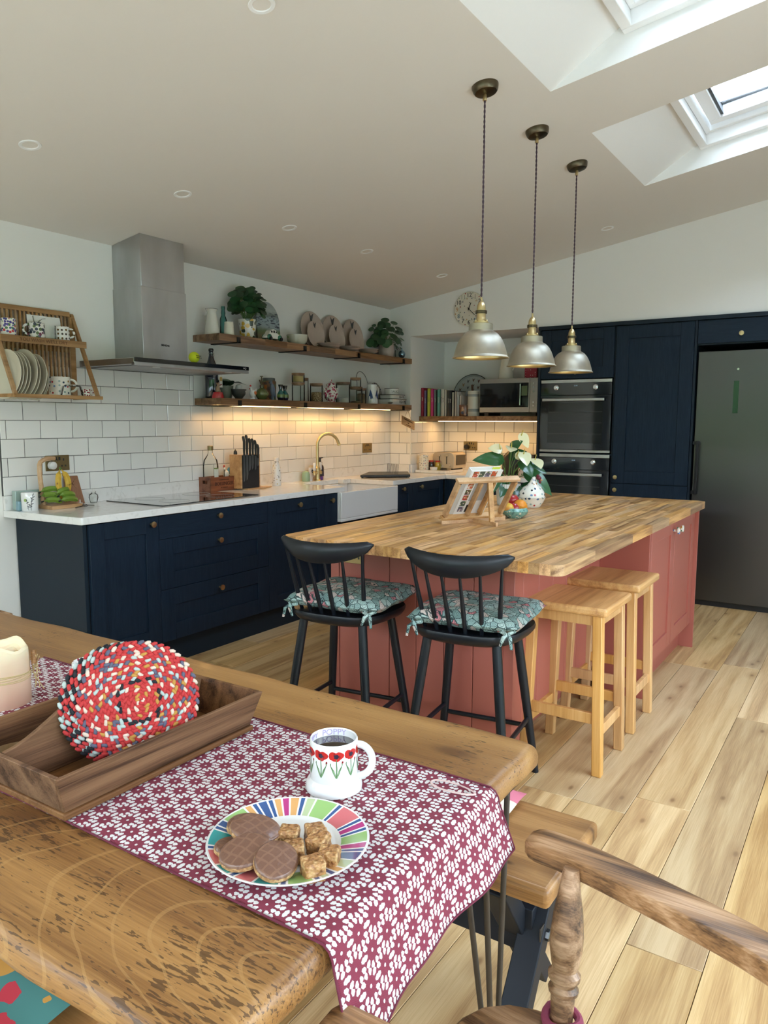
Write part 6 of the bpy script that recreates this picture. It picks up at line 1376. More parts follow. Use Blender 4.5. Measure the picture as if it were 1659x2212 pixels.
for i, (a, b_, l) in enumerate((((-3.715, -.13, .062), (-3.62, -.15, .050), 'bottom left'), ((-3.722, -.115, .090), (-3.625, -.135, .082), 'middle left'), ((-3.712, -.10, .112), (-3.61, -.115, .118), 'topmost left'), ((-3.635, -.165, .062), (-3.525, -.155, .052), 'bottom right'), ((-3.632, -.15, .088), (-3.53, -.14, .080), 'middle right'), ((-3.648, -.145, .098), (-3.56, -.13, .112), 'small upper middle'))):
    banana((a[0], a[1], WT+a[2]-.018), (b_[0], b_[1], WT+b_[2]-.018), (0, -.006, .012), .0165, GBm, l+' green banana lying on the stand base', BLACK, 'green bananas on the stand base')
cb = thing('chopping_board', 'brown carved board leaning on the tiles behind the bananas', 'chopping board', (-3.47, -.035, WT)); M = Matrix.Rotation(-.12, 3, 'X') @ Matrix(((1, 0, 0), (0, 0, -1), (0, 1, 0)))
part('board', MB().prism([(-.055, 0), (.065, 0), (.036, .165), (-.050, .165)], .014, M, (-3.468, -.040, WT)), ACACIA, cb, bev=.003); part('carving', MB().tube([Vector((-3.468, -.0545, WT))+M@Vector(p) for p in ((-.035, .15, .002), (.02, .095, .002))], .0022, 5).tube([Vector((-3.468, -.0545, WT))+M@Vector(p) for p in ((.022, .15, .002), (-.035, .095, .002))], .0022, 5), ELM, cb)
ves('glass_vase', hollow([(.018, 0), (.020, .003), (.027, .030), (.024, .048), (.012, .058), (.015, .066)], .0015), (-3.350, -.060, WT), GLASSC, 'tiny clear round glass vase left of the hob', 'vase')
one('white_cap', MB().lathe([(.014, 0), (.014, .016), (0, .017)], (-3.487, -.125, WT), seg=16).tube([(-3.487, -.125, WT+.016), (-3.487, -.125, WT+.034)], .003, 6), CER, 'small white cap with a black pin, right of the stand base', 'cap')
one('glasses', MB().tube([(-3.60, -.245, WT+.004), (-3.53, -.215, WT+.008), (-3.475, -.19, WT+.006)], .0025, 6).tube([(-3.585, -.225, WT+.004), (-3.52, -.235, WT+.012), (-3.46, -.215, WT+.004)], .0025, 6).tube([(-3.525+.016*math.cos(a), -.225+.008*math.sin(a), WT+.010+.006*math.sin(a)) for a in [2*PI*i/12 for i in range(12)]], .0015, 5, closed=True), BLACK, 'black folded spectacles in front of the banana stand', 'glasses')
# ---- worktop, middle
ct = thing('wooden_crate', 'reddish wooden wine crate with printed lettering, beside the hob', 'crate', (-2.35, -.075, WT)); x0, x1, y0, y1, H = -2.475, -2.222, -.135, -.018, .098
part('front_board', MB().b((x0, y0, WT+.001), (x1, y0+.009, WT+H)), CRATEM, ct, bev=.001); part('back_board', MB().b((x0, y1-.009, WT+.001), (x1, y1, WT+H)), CRATEM, ct, bev=.001); part('base_board', MB().b((x0+.009, y0+.009, WT+.001), (x1-.009, y1-.009, WT+.009)), CRATEM, ct); part('end_board', MB().b((x1-.009, y0+.009, WT+.001), (x1, y1-.009, WT+H)), CRATEM, ct)
e_ = part('end_board', MB().b((x0, y0+.009, WT+.001), (x0+.009, y1-.009, WT+.052)).b((x0, y0+.009, WT+.076), (x0+.009, y1-.009, WT+H)).b((x0, y0+.009, WT+.05), (x0+.009, y0+.035, WT+.078)).b((x0, y1-.035, WT+.05), (x0+.009, y1-.009, WT+.078)), CRATEM, ct)
BR = plain('burnt_print', (.04, .012, .008), .8); text('BOLLINGER', .034, (-2.348, y0-.0008, WT+.050), (1, 0, 0), (0, 0, 1), BR, ct); text('CHAMPAGNE', .013, (-2.348, y0-.0008, WT+.078), (1, 0, 0), (0, 0, 1), BR, ct, spacing=1.25); text('AY FRANCE', .010, (-2.348, y0-.0008, WT+.024), (1, 0, 0), (0, 0, 1), BR, ct, spacing=1.3)
gb_ = thing('glass_bottle', 'large clear glass bottle with a brass cap standing in the crate', 'bottle', (-2.415, -.075, WT+.010)); part('glass', MB().lathe(hollow([(.050, 0), (.053, .005), (.053, .165), (.046, .205), (.022, .240), (.016, .255), (.016, .285)], .002), seg=32), GLASSC, gb_, W=False); part('cap', MB().lathe([(.019, .272), (.019, .302), (.017, .304), (0, .304)], seg=20), BRASSD, gb_, W=False)
part('label', wrap([([(-.022, 0), (.022, 0), (.022, .070), (-.022, .070)], .0008)], .0535, -PI/2+.1, .075), plain('bottle_label', (.66, .68, .60), .6), gb_, W=False); part('label_band', wrap([([(-.024, 0), (.024, 0), (.024, .007), (-.024, .007)], .0010)], .0535, -PI/2+.1, .145), plain('label_green', (.14, .22, .05), .6), gb_, W=False); part('label_band', wrap([([(-.024, 0), (.024, 0), (.024, .006), (-.024, .006)], .0010)], .0535, -PI/2+.1, .070), plain('label_green2', (.14, .22, .05), .6), gb_, W=False)
ves('tumbler', hollow([(.026, 0), (.030, .004), (.033, .09)], .002), (-2.330, -.080, WT+.010+.045), GLASSC, 'clear tumbler standing in the crate beside the big bottle', 'glass')
rc = thing('rooster_ornament', 'small rooster ornament with a blue tail in the wine crate', 'ornament', (-2.268, -.075, WT+.010)); part('body', MB().lathe([(.022, 0), (.020, .05), (.014, .075)], seg=14).ell((0, 0, .10), (.026, .018, .028)).ell((-.016, 0, .130), (.010, .010, .022)), CREAM, rc, W=False); part('comb', MB().ell((-.018, 0, .155), (.008, .004, .012)), plain('rooster_red', (.45, .04, .02), .4), rc, W=False); part('tail', MB().ell((.026, 0, .118), (.016, .010, .032), Matrix.Rotation(.3, 3, 'Y')), plain('tail_blue', (.08, .26, .36), .3), rc, W=False)
kb = thing('knife_board', 'thin wooden board lying under the knife block', 'chopping board', (-2.06, -.15, WT)); part('board', MB().prism([(-2.215, -.235), (-2.08, -.262), (-1.93, -.205), (-2.0, -.09), (-2.215, -.09)], .008, at=(0, 0, WT)), STANDW, kb, bev=.001)
kn = thing('knife_block', 'upright magnetic wooden knife block holding black handled knives', 'knife block', (-2.15, -.15, WT+.008)); kx0, kx1, ky0, ky1, kz = -2.252, -2.050, -.200, -.095, WT+.0085
part('side_block', MB().b((kx0, ky0, kz), (kx0+.018, ky1, kz+.240)), STANDW, kn, bev=.002); part('side_block', MB().b((kx1-.010, ky0, kz), (kx1, ky1, kz+.240)), STANDW, kn, bev=.002); part('back_block', MB().b((kx0+.018, ky1-.03, kz), (kx1-.01, ky1, kz+.236)), STANDW, kn); part('magnetic_face', MB().b((kx0+.018, ky0, kz), (kx1-.010, ky1-.03, kz+.236)), plain('black_magnetic_face', (.018, .018, .022), .3), kn)
BLADE = plain('steel_blade', (.30, .31, .32), .28, 1)
for i, (x, tz, bz, hl, l) in enumerate(((-2.214, .240, .045, .130, 'long bread knife, leftmost on the knife block'), (-2.185, .248, .055, .130, 'long carving knife, second from the left on the block'), (-2.155, .235, .120, .120, 'chef knife, third from the left on the block'), (-2.126, .240, .130, .112, 'fourth black handled knife from the left on the block'), (-2.097, .232, .122, .108, 'fifth black handled knife from the left on the block'), (-2.070, .215, .150, .095, 'small paring knife, rightmost on the block'))):
    kf = thing('knife', l, 'knife', (x, ky0-.003, kz), group='knives on the block'); wB = .011 if i != 2 else .014
    part('blade', MB().prism([(-wB, tz), (wB*.9, tz), (wB*.9, bz+.05), (wB*.3, bz+.012), (-wB*.9, bz), (-wB, bz+.03)][::-1], .0018, RX, (x, ky0-.001, kz)), BLADE, kf)
    part('handle', MB().tube([(x, ky0-.003, kz+tz-.004), (x-.002, ky0-.004, kz+tz+.03), (x+.001, ky0-.003, kz+tz+hl*.7), (x-.007, ky0-.002, kz+tz+hl-.006), (x-.010, ky0-.002, kz+tz+hl)], [.007, .0085, .0095, .0105, .006], 10), BLACK, kf)
part('steel_rod', MB().lathe([(.009, .236), (.014, .242), (.012, .262), (.006, .268), (0, .28)], (kx0+.035, -.12, kz), seg=14), BLACK, kn)
wb_ = thing('water_bottle', 'white steel water bottle with small black drawings', 'bottle', (-1.815, -.150, WT)); part('body', MB().lathe([(.032, 0), (.035, .004), (.035, .105), (.032, .135), (.019, .172), (.017, .182)], seg=30), floral('white_with_doodles', (.70, .72, .73), 60, [c3(.03, .03, .03), c3(.45, .33, .02), c3(.05, .05, .05)], .50), wb_, W=False); part('cap', MB().lathe([(.019, .184), (.0195, .188), (.0195, .210), (.017, .213), (0, .213)], seg=24), CER, wb_, W=False)
def tube_bottle(name, lab, x, y, pr, mat, cat='bottle', extra=None): return ves(name, pr, (x, y, WT), mat, lab, cat, seg=22)
ves('soap_bottle', [(.030, 0), (.033, .005), (.033, .055), (.026, .075), (.013, .082), (.013, .085)], (-1.372, -.075, WT), plain('pale_green_plastic', (.30, .45, .30), .25, coat=.4), 'squat pale green bottle, leftmost by the tap', 'bottle'); 
nv = thing('cream_tube', 'white cosmetic tube with a dark round logo, left of the tap', 'tube', (-1.318, -.085, WT)); part('tube', MB().lathe([(.016, 0), (.016, .018), (.021, .022), (.024, .07), (.027, .108)], seg=20, sy=.6), plain('white_plastic_tube', (.78, .74, .73), .35), nv, W=False); part('logo', MB().lathe([(0, 0), (.013, 0), (.013, .001)], (0, -.0155, .080), RX, 20), plain('navy_logo', (.01, .02, .06), .4), nv, W=False); text('NIVEA', .007, (-1.318, -.1015, WT+.080), (1, 0, 0), (0, 0, 1), CER, nv)
ves('lotion_tube', [(.014, 0), (.014, .015), (.020, .02), (.026, .125)], (-1.272, -.055, WT), floral('yellow_pink_tube', (.66, .52, .32), 60, [c3(.6, .2, .15), c3(.7, .55, .2)], .5), 'cream and yellow lotion tube behind the white tube', 'tube', sy=.55)
one('sponge_box', MB().b((-1.235, -.10, WT), (-1.175, -.065, WT+.030)), plain('violet_box', (.10, .02, .22), .4), 'small violet box beside the foot of the tap', 'box', bev=.003)
sp_ = thing('soap_dispenser', 'dark purple pump soap dispenser behind the tap handle', 'soap dispenser', (-1.160, -.055, WT)); part('bottle', MB().lathe([(.033, 0), (.034, .004), (.034, .030)], seg=24), plain('blush_base', (.60, .44, .36), .4), sp_, W=False); part('bottle_top', MB().lathe([(.034, .031), (.034, .100), (.028, .118), (.016, .126)], seg=24), plain('dark_purple_plastic', (.025, .012, .03), .25, coat=.5), sp_, W=False); part('pump', MB().lathe([(.018, .124), (.019, .145), (.010, .150), (.009, .172), (.014, .174), (.014, .182), (0, .183)], seg=18).b((-.005, -.006, .178), (.034, .006, .186)), BLACK, sp_, W=False)
# draining rack
dr_ = thing('draining_rack', 'low black draining tray with upright prongs, right of the sink', 'dish rack', (-.68, -.32, WT)); part('tray', MB().prism([(-.845, -.245), (-.545, -.565), (-.20, -.33), (-.46, -.07)], .020, at=(0, 0, WT+.008)), BLACK, dr_, bev=.004)
for p in ((-.82, -.25), (-.55, -.54), (-.24, -.335), (-.47, -.10)): part('foot', MB().lathe([(.010, 0), (.010, .010)], (p[0], p[1], WT), seg=12), BLACK, dr_)
for i in range(10):
    p = Vector((-.60+.014*i, -.47+.021*i, WT+.028)); part('prong', MB().tube([p, p+Vector((.020, .006, .085))], .0026, 6), plain('grey_prong', (.10, .10, .11), .4), dr_)
# ---- recess: raised board, canister, jars, toaster
one('stone_slab', MB().prism([(.045, -.59), (.40, -.59), (.40, -.262), (.045, -.262)], .026, at=(0, 0, WT+.001)), QUARTZ, 'pale raised slab under the toaster and canister', 'board', bev=.002)
SZ = WT+.0275
cn = thing('canister', 'small cream canister with coloured dots in the recess corner', 'canister', (.10, -.325, SZ)); part('body', MB().lathe([(.046, 0), (.048, .003), (.048, .125)], seg=30), POLKAS, cn, W=False); part('lid', MB().lathe([(.0495, .125), (.0495, .140), (.047, .143), (0, .143)], seg=30), POLKAS, cn, W=False)
for i, (x, y, mt, l, H) in enumerate(((.155, -.375, plain('dark_jar', (.03, .015, .012), .15, coat=.6), 'dark spread jar with red lid between canister and toaster', .075), (.185, -.43, plain('yellow_label_jar', (.45, .32, .03), .3, coat=.4), 'yellow labelled spread jar with red lid beside the toaster', .072))):
    t = thing('spread_jar', l, 'jar', (x, y, SZ+.0)); part('jar', MB().lathe([(.024, 0), (.028, .01), (.028, H*.7), (.022, H)], seg=22), mt, t, W=False); part('lid', MB().lathe([(.024, H), (.024, H+.014), (0, H+.015)], seg=22), plain('red_lid', (.45, .03, .015), .4), t, W=False)
ves('butter_dish', hollow([(.030, 0), (.034, .004), (.038, .028)], .003), (.105, -.430, SZ), CER, 'small white dish in front of the spread jars', 'dish')
ts = thing('toaster', 'cream four slice toaster with two black levers', 'toaster', (.33, -.5, SZ)); TCM = plain('cream_enamel_toaster', (.55, .45, .32), .25, coat=.5)
P = [(-.115, .012), (-.118, .12), (-.108, .150), (-.085, .165), (.085, .165), (.108, .150), (.118, .12), (.115, .012)]
m = MB().prism(P, .26, Matrix(((0, 0, 1), (1, 0, 0), (0, 1, 0))), (.205, -.475, SZ)); part('body', m, TCM, ts, bev=.010, seg=3)
part('slot_top', MB().b((.235, -.56, SZ+.163), (.44, -.39, SZ+.167)), STEELD, ts); part('side_grille', MB().b((.25, -.5985, SZ+.045), (.44, -.592, SZ+.140)), plain('toaster_mesh', (.12, .10, .07), .4, .6), ts, bev=.003)
for y in (-.435, -.515): part('lever_slot', MB().b((.2035, y-.004, SZ+.055), (.206, y+.004, SZ+.140)), BLACK, ts); part('lever', MB().b((.180, y-.016, SZ+.128), (.204, y+.016, SZ+.142)), TCM, ts, bev=.003)
for y in (-.41, -.43, -.455, -.475): part('button', MB().lathe([(.006, 0), (.006, .004), (0, .004)], (.205, y, SZ+.038), RXm, 12), CHROME, ts)
part('dial', MB().lathe([(.017, 0), (.015, .012), (0, .013)], (.205, -.545, SZ+.045), RXm, 20), TCM, ts)
for y in (-.39, -.56): part('foot', MB().b((.23, y-.01, SZ), (.43, y+.01, SZ+.013)), BLACK, ts)
cm_ = thing('coffee_machine', 'dark coffee machine behind the anthurium in the recess', 'coffee machine', (.42, -1.2, WT)); part('body', MB().lathe([(.115, 0), (.12, .01), (.12, .10), (.110, .17), (.07, .21), (0, .215)], (.40, -1.13, WT), seg=30), BLACK, cm_, bev=0); part('side_block', MB().b((.30, -1.36, WT), (.50, -1.20, WT+.19)), STEELD, cm_, bev=.01)
ves('kettle', [(.07, 0), (.075, .01), (.078, .05), (.06, .13), (.03, .165), (.012, .17), (.014, .185), (0, .19)], (.20, -1.33, WT), floral('floral_enamel', (.55, .50, .46), 30, [c3(.35, .08, .12), c3(.12, .2, .1)], .5), 'floral enamel kettle half hidden behind the anthurium leaves', 'kettle')
# ---- recess shelf: books, tray, canister, microwave, jug
bcol = [(.30, .02, .05), (.20, .16, .30), (.03, .04, .12), (.55, .55, .06), (.62, .05, .22), (.24, .32, .28), (.03, .06, .05), (.14, .38, .32), (.58, .57, .53), (.66, .64, .58), (.55, .52, .46), (.07, .07, .06), (.02, .025, .04), (.64, .60, .52), (.04, .04, .05), (.55, .50, .44), (.52, .55, .58), (.60, .52, .46)]
bd_ = [('dark red', 'tall dark red cookbook, first on the left of the row'), 'thin lilac cookbook, second from the left', 'slim navy book between the lilac and the yellow one', 'bright yellow cookbook near the left of the row', 'bright pink cookbook beside the yellow one', 'grey green cookbook right of the pink one', 'narrow black green book beside the grey green one', 'mint green cookbook in the middle of the row', 'off white cookbook right of the mint one', 'second off white cookbook, slightly narrower', 'cream book before the black ones', 'thick black book leaning in the row', 'dark navy book right of the thick black one', 'cream spined book after the navy one', 'thin black book between two cream ones', 'pale buff book near the right of the row', 'small pale blue book, second last in the row', 'smallest pale book, last on the right of the row']
wth = [.026, .022, .016, .030, .030, .028, .010, .030, .026, .022, .018, .030, .026, .018, .014, .018, .018, .018]; hts = [.270, .245, .235, .262, .258, .250, .245, .252, .252, .250, .245, .240, .238, .222, .235, .228, .192, .190]
y = -.238
for i in range(18):
    w_, h_ = wth[i], hts[i]; tl = 0 if i < 10 else -.05; t = thing('book', bd_[i] if isinstance(bd_[i], str) else bd_[i][1], 'book', (.19+.01*(i % 3), y-w_/2, RZ_), group='cookbooks on the recess shelf'); dp_ = .19-.01*(i % 2); x0 = -0
    mt = plain('book_cover', bcol[i], .5); part('cover', MB().b((0, -w_/2, 0), (dp_, -w_/2+.0022, h_)).b((0, w_/2-.0022, 0), (dp_, w_/2, h_)).b((0, -w_/2, 0), (.0025, w_/2, h_)), mt, t, W=False); part('pages', MB().b((.003, -w_/2+.0025, .003), (dp_-.003, w_/2-.0025, h_-.004)), plain('page_edge', (.62, .58, .5), .8) if i == 0 else bpy.data.materials['page_edge'], t, W=False)
    if w_ > .02: m = MB(); vs, fs = text_mesh(('Bake', 'Home', 'x', 'Cook', 'Fresh', 'Feast', 'x', 'Garden', 'Kitchen', 'Bread', 'x', 'Roast', 'Spice')[i], .018, .0003); m.add([(-.0008-v.z, v.y, h_*.6-v.x) for v in vs], fs); part('spine_title', m, plain('spine_print', (.75, .72, .66) if sum(bcol[i]) < 1 else (.1, .05, .08), .5), t, W=False)
    y -= w_+.0012
HT = thing('round_tray', 'round metal tray printed with hens, leaning behind the books', 'tray', (.50, -.60, RZ_)); Mx = RXm @ Matrix.Rotation(0, 3, 'Z'); Mx = Matrix.Rotation(.12, 3, 'Y') @ RXm; cz_ = Vector((.56, -.60, RZ_+.203))
part('disc', MB().lathe([(0, 0), (.185, 0), (.200, .014), (.203, .016), (.200, .018), (.184, .004), (0, .004)], cz_, Mx, 48), plain('pale_blue_tin', (.40, .43, .43), .3), HT); part('rim', MB().tube([cz_+Mx@Vector((.202*math.cos(a), .202*math.sin(a), .016)) for a in [2*PI*i/48 for i in range(48)]], .0035, 6, closed=True), BLACK, HT)
HC = [plain('hen_brown', (.10, .045, .025), .6), plain('hen_grey', (.07, .07, .075), .6), plain('hen_ochre', (.26, .15, .06), .6)]
Rt = Matrix(((0, -1, 0), (1, 0, 0), (0, 0, 1)))
for rr, n_ in ((.150, 16), (.095, 10), (.045, 4)):
    for i in range(n_):
        a = 2*PI*i/n_; s = .020; P = [(x*s, z*s) for x, z in hen]; part('hen_print', MB().prism(P, .0012, Mx @ Matrix.Rotation(-PI/2, 3, 'Z') @ Matrix.Rotation(0, 3, 'Z'), cz_+Mx@Vector((rr*math.cos(a), rr*math.sin(a), .0045))), HC[i % 3], HT)
ves('dark_wooden_bowl', hollow([(.05, 0), (.06, .004), (.09, .05), (.10, .10)], .006), (.36, -.625, RZ_+.06), plain('dark_olive_wood', (.05, .045, .02), .4), 'dark shallow bowl beside the striped canister', 'bowl'); bpy.data.objects['dark_wooden_bowl'].location.z = RZ_; ves('small_round_tin', [(.05, 0), (.052, .004), (.052, .10), (.05, .105), (0, .106)], (.25, -.672, RZ_), floral('picture_tin', (.16, .07, .04), 30, [c3(.5, .3, .2), c3(.02, .03, .08), c3(.3, .1, .05)], .7), 'small picture tin at the right end of the books', 'tin')
bpy.data.objects['dark_wooden_bowl'].location = (.40, -.66, RZ_+.0)
SC_ = Mt('blue_banded_stoneware', (.58, .55, .47), .35); zz = SC_.xyz(SC_.oc())[2]; bands = ((zz*1.0-.190).abs().lt(.012)).max((zz-.055).abs().lt(.013)); fine = ((zz*900.).sin().gt(-.6)); SC_.base(SC_.mix(bands*fine, (.60, .57, .49), (.13, .17, .19))); SC_ = SC_.mat
ves('utensil_canister', hollow([(.052, 0), (.055, .004), (.055, .228), (.053, .232)], .004), (.255, -.765, RZ_), SC_, 'tall cream canister with grey blue bands beside the microwave', 'canister')
one('wooden_utensil', MB().tube([(.265, -.76, RZ_+.02), (.28, -.735, RZ_+.29)], [.008, .011], 8), plain('dark_red_wood', (.08, .025, .015), .5), 'dark red wooden handle sticking up from the banded canister', 'utensil')
mw = thing('microwave', 'silver microwave with black glass door on the recess shelf', 'microwave', (.4, -1.14, RZ_+.03)); my0, my1, mz0, mz1 = -1.415, -.855, RZ_+.030, RZ_+.335; SILV = plain('silver_paint', (.38, .37, .35), .35, .7)
part('case', MB().b((.21, my0, mz0), (.55, my1, mz1)), SILV, mw, bev=.004)
for yy in (my0+.05, my1-.05): part('foot', MB().b((.24, yy-.02, RZ_), (.5, yy+.02, mz0)), BLACK, mw)
d_ = part('door', MB().b((.195, my0+.075, mz0+.003), (.21, my1, mz1-.002)), SILV, mw, bev=.002); part('window', MB().b((.193, my0+.085, mz0+.048), (.196, my1-.005, mz1-.042)), BGLASS, d_); part('handle', MB().tube([(.175, my0+.155, mz0+.065), (.175, my0+.155, mz1-.055)], .006, 8), CHROME, d_)
cp_ = part('control_panel', MB().b((.195, my0, mz0+.003), (.21, my0+.073, mz1-.002)), SILV, mw, bev=.002)
for z in (.04, .075, .110, .205, .235): part('button', MB().lathe([(.010, 0), (.009, .004), (0, .004)], (.195, my0+.036, mz1-z-.01), RXm, 16), CHROME, cp_)
one('sticky_note', MB().b((.1915, my0+.095, mz0+.15), (.193, my0+.150, mz0+.235)), plain('dull_green_note', (.12, .17, .08), .6), 'green sticky note on the microwave door glass', 'note')
wj = thing('tall_jug', 'tall white jug standing on the microwave behind the pendants', 'jug', (.37, -1.035, mz1)); part('body', MB().lathe(hollow([(.070, 0), (.073, .006), (.066, .06), (.046, .18), (.050, .235)], .004), seg=32), CREAM, wj, W=False); part('handle', MB().tube([(0, -.045, .20), (0, -.085, .20), (0, -.095, .15), (0, -.060, .08)], .007, 10), CREAM, wj, W=False)
one('polka_dot_box', MB().b((.24, -1.385, mz1), (.36, -1.270, mz1+.16)), REDDOT, 'dark red box with white dots on the microwave corner', 'box', bev=.003)
# wall clock
ck = thing('wall_clock', 'round cream wall clock with coloured dots and painted numerals', 'clock', (-.0, -.842, 2.40)); R = .150; Mc = RXm
cc = Vector((-.002, -.842, 2.400)); fc = part('face', MB().lathe([(0, 0), (R*.97, 0), (R, .008), (R, .016), (R*.96, .020), (R*.70, .016), (R*.68, .012), (0, .012)], cc, Mc, 48), CREAM, ck)
def cpos(r, hr, d=.021): a = PI/2-hr*PI/6; return cc+Vector((-d, -r*math.cos(a), r*math.sin(a)))
NUMC = [(.03, .025, .03), (.30, .28, .22), (.03, .03, .03), (.3, .2, .1), (.03, .03, .03), (.1, .15, .2), (.03, .03, .03), (.03, .03, .03), (.15, .25, .32), (.45, .20, .05), (.03, .03, .03), (.30, .33, .28)]
for h_ in range(12): text('12' if h_ == 0 else str(h_), .052, cpos(.118, h_, .0195), (0, -1, 0), (0, 0, 1), plain('numeral_%s' % 'abcdefghijkl'[h_], NUMC[h_], .5), fc, 'numeral')
rd = random.Random(2); DM = [plain('dot_%s' % n_, c, .4) for n_, c in (('black', (.02, .02, .02)), ('red', (.3, .02, .02)), ('ochre', (.45, .22, .05)), ('sage', (.3, .33, .22)), ('navy', (.03, .05, .14)))]
for h_ in range(12):
    for r_, off, sz in ((.138, .5, .0055), (.092, .5, .005), (.055, .5 if h_ % 2 else 0, .004)):
        if r_ == .055 and h_ % 2: continue
        part('dot', MB().lathe([(0, 0), (sz, 0), (sz, .0006)], cpos(r_, h_+off, .0125 if r_ < .1 else .0205), Mc, 10), DM[(h_*3+int(r_*100)) % 5], fc)
hn = lambda hr, L_, w_: MB().bar(cpos(-.015, hr, .026), cpos(L_, hr, .026), w_, .002, upv=(1, 0, 0)); part('hour_hand', hn(.75, .055, .006), BLACK, ck); part('minute_hand', hn(4.45, .080, .0045), BLACK, ck); part('hand_boss', MB().lathe([(.006, 0), (.006, .006), (0, .007)], cc+Vector((-.02, 0, 0)), Mc, 14), BLACK, ck)
# ---- on the island
st = thing('book_stand', 'folding light oak book stand on the island, seen from behind', 'book stand', (-2.85, -2.38, WT)); IZ = WT+.0005
A0, A1 = Vector((-3.018, -2.228, IZ+.018)), Vector((-2.713, -2.400, IZ+.018)); ax = (A1-A0).normalized(); nb_ = Vector((0, 0, 1)).cross(ax); back = nb_ if nb_.x < 0 else -nb_
lean_dir = Vector((0, 0, 1))*.86-back*.0; Hs = .243
U_ = (Vector((0, 0, 1))*.87+back*.18); 
# panel plane: leans towards the camera side at the top
U_ = (Vector((0, 0, .81))+back*.59).normalized(); Ws = (A1-A0).length
def sp(u, v, d=0): return A0+ax*u+U_*v+(ax.cross(U_))*d
def sbar(p, q, w_, th_, nm, par=st): return part(nm, MB().bar(p, q, w_, th_, upv=tuple(ax.cross(U_))), STANDW, par, bev=.0015)
sbar(sp(.0, .014), sp(Ws, .014), .014, .030, 'bottom_rail'); sbar(sp(.0, Hs), sp(Ws, Hs), .014, .030, 'top_rail'); sbar(sp(.014, .028), sp(.014, Hs-.014), .014, .030, 'side_stile'); sbar(sp(Ws-.014, .028), sp(Ws-.014, Hs-.014), .014, .030, 'side_stile')
sbar(sp(Ws*.40, .028), sp(Ws*.40, Hs-.014), .012, .030, 'middle_stile'); sbar(sp(Ws*.60, .028), sp(Ws*.60, Hs-.014), .012, .030, 'middle_stile')
front = -back; front = Vector((front.x, front.y, 0)).normalized()
sl = part('book_ledge', MB().add([A0+front*.004+Vector((0, 0, .004)), A1+front*.004+Vector((0, 0, .004)), A1+front*.058+Vector((0, 0, .004)), A0+front*.058+Vector((0, 0, .004)), A0+front*.004+Vector((0, 0, .014)), A1+front*.004+Vector((0, 0, .014)), A1+front*.058+Vector((0, 0, .014)), A0+front*.058+Vector((0, 0, .014))], [(0, 3, 2, 1), (4, 5, 6, 7), (0, 1, 5, 4), (1, 2, 6, 5), (2, 3, 7, 6), (3, 0, 4, 7)]), STANDW, st)
part('base_bar', MB().bar(A0+back*.010-Vector((0, 0, .012)), A1+back*.010-Vector((0, 0, .012))+ax*.02, .012, .028, upv=(0, 0, 1)), STANDW, st, bev=.001)
mid = A0+ax*Ws*.52; foot_ = Vector((mid.x, mid.y, IZ+.008))+back*.205
part('foot_bar', MB().bar(Vector((mid.x, mid.y, IZ+.007)), foot_, .012, .024), STANDW, st, bev=.001)
part('prop_leg', MB().bar(sp(Ws*.52, Hs-.012, 0)+back*.008, Vector((mid.x, mid.y, IZ+.018))+back*.165, .012, .026, upv=tuple(ax)), STANDW, st, bev=.001)
for u in (.045, Ws-.05): part('hinge', MB().cb(A0+ax*u+back*.013+Vector((0, 0, .004)), (.016, .004, .012), Matrix.Rotation(math.atan2(ax.y, ax.x), 3, 'Z')), STEEL, st)
# cookbook with a border of food photographs on its cover
bk = thing('cookbook', 'open looking white cookbook with food pictures standing on the book stand', 'book', tuple(A0+front*.03)); W0, W1_, Hb = .070, .245, .285; fn = (ax.cross(U_)); sgn = 1 if fn.dot(front) > 0 else -1; fn = fn*sgn
def bpnt(u, v, d): return A0+ax*u+U_*(v+.004)+fn*(d+.012)+front*.0
def bbox(u0, u1, v0, v1, d0, d1, nm, mat, par=bk): return part(nm, MB().add([bpnt(u, v, d) for d in (d0, d1) for (u, v) in ((u0, v0), (u1, v0), (u1, v1), (u0, v1))], [(0, 3, 2, 1), (4, 5, 6, 7), (0, 1, 5, 4), (1, 2, 6, 5), (2, 3, 7, 6), (3, 0, 4, 7)]), mat, par)
WCV = plain('white_book_cover', (.80, .79, .78), .4); bbox(W0, W1_, 0, Hb, 0, .003, 'cover', WCV); bbox(W0+.002, W1_-.004, .003, Hb-.003, .003, .026, 'pages', bpy.data.materials['page_edge']); bbox(W0, W1_, 0, Hb, .026, .029, 'cover', WCV); bbox(W0-.001, W0+.002, 0, Hb, 0, .029, 'spine', WCV)
fcs = [[c3(.45, .05, .04), c3(.6, .3, .1)], [c3(.06, .09, .07), c3(.5, .45, .3)], [c3(.12, .10, .16), c3(.5, .4, .4)], [c3(.5, .08, .03), c3(.2, .25, .05)], [c3(.20, .28, .05), c3(.5, .5, .2)], [c3(.55, .12, .05), c3(.8, .7, .6)], [c3(.10, .05, .03), c3(.45, .3, .1)]]
k = 0
for (u, v) in [(W0+.014+.034*i, Hb-.036) for i in range(4)]+[(W0+.014, Hb-.036-.036*j) for j in range(1, 7)]+[(W1_-.036, Hb-.036-.036*j) for j in range(1, 7)]:
    q = fcs[k % 7]; bbox(u, u+.029, v, v+.031, -.0012, 0, 'food_picture', floral('food_print_%s' % 'abcdefgh'[k % 7], q[0], 110, q+[c3(.7, .6, .5), c3(.1, .15, .04)], .8, .4, 0) if k < 7 else bpy.data.materials['food_print_%s' % 'abcdefgh'[k % 7]]); k += 1
bbox(W0+.052, W1_-.045, .10, Hb-.05, -.0012, 0, 'text_block', plain('grey_text_block', (.45, .45, .46), .6)) ; bbox(W0+.055, W0+.075, .03, .075, -.0012, 0, 'label', BLACK)
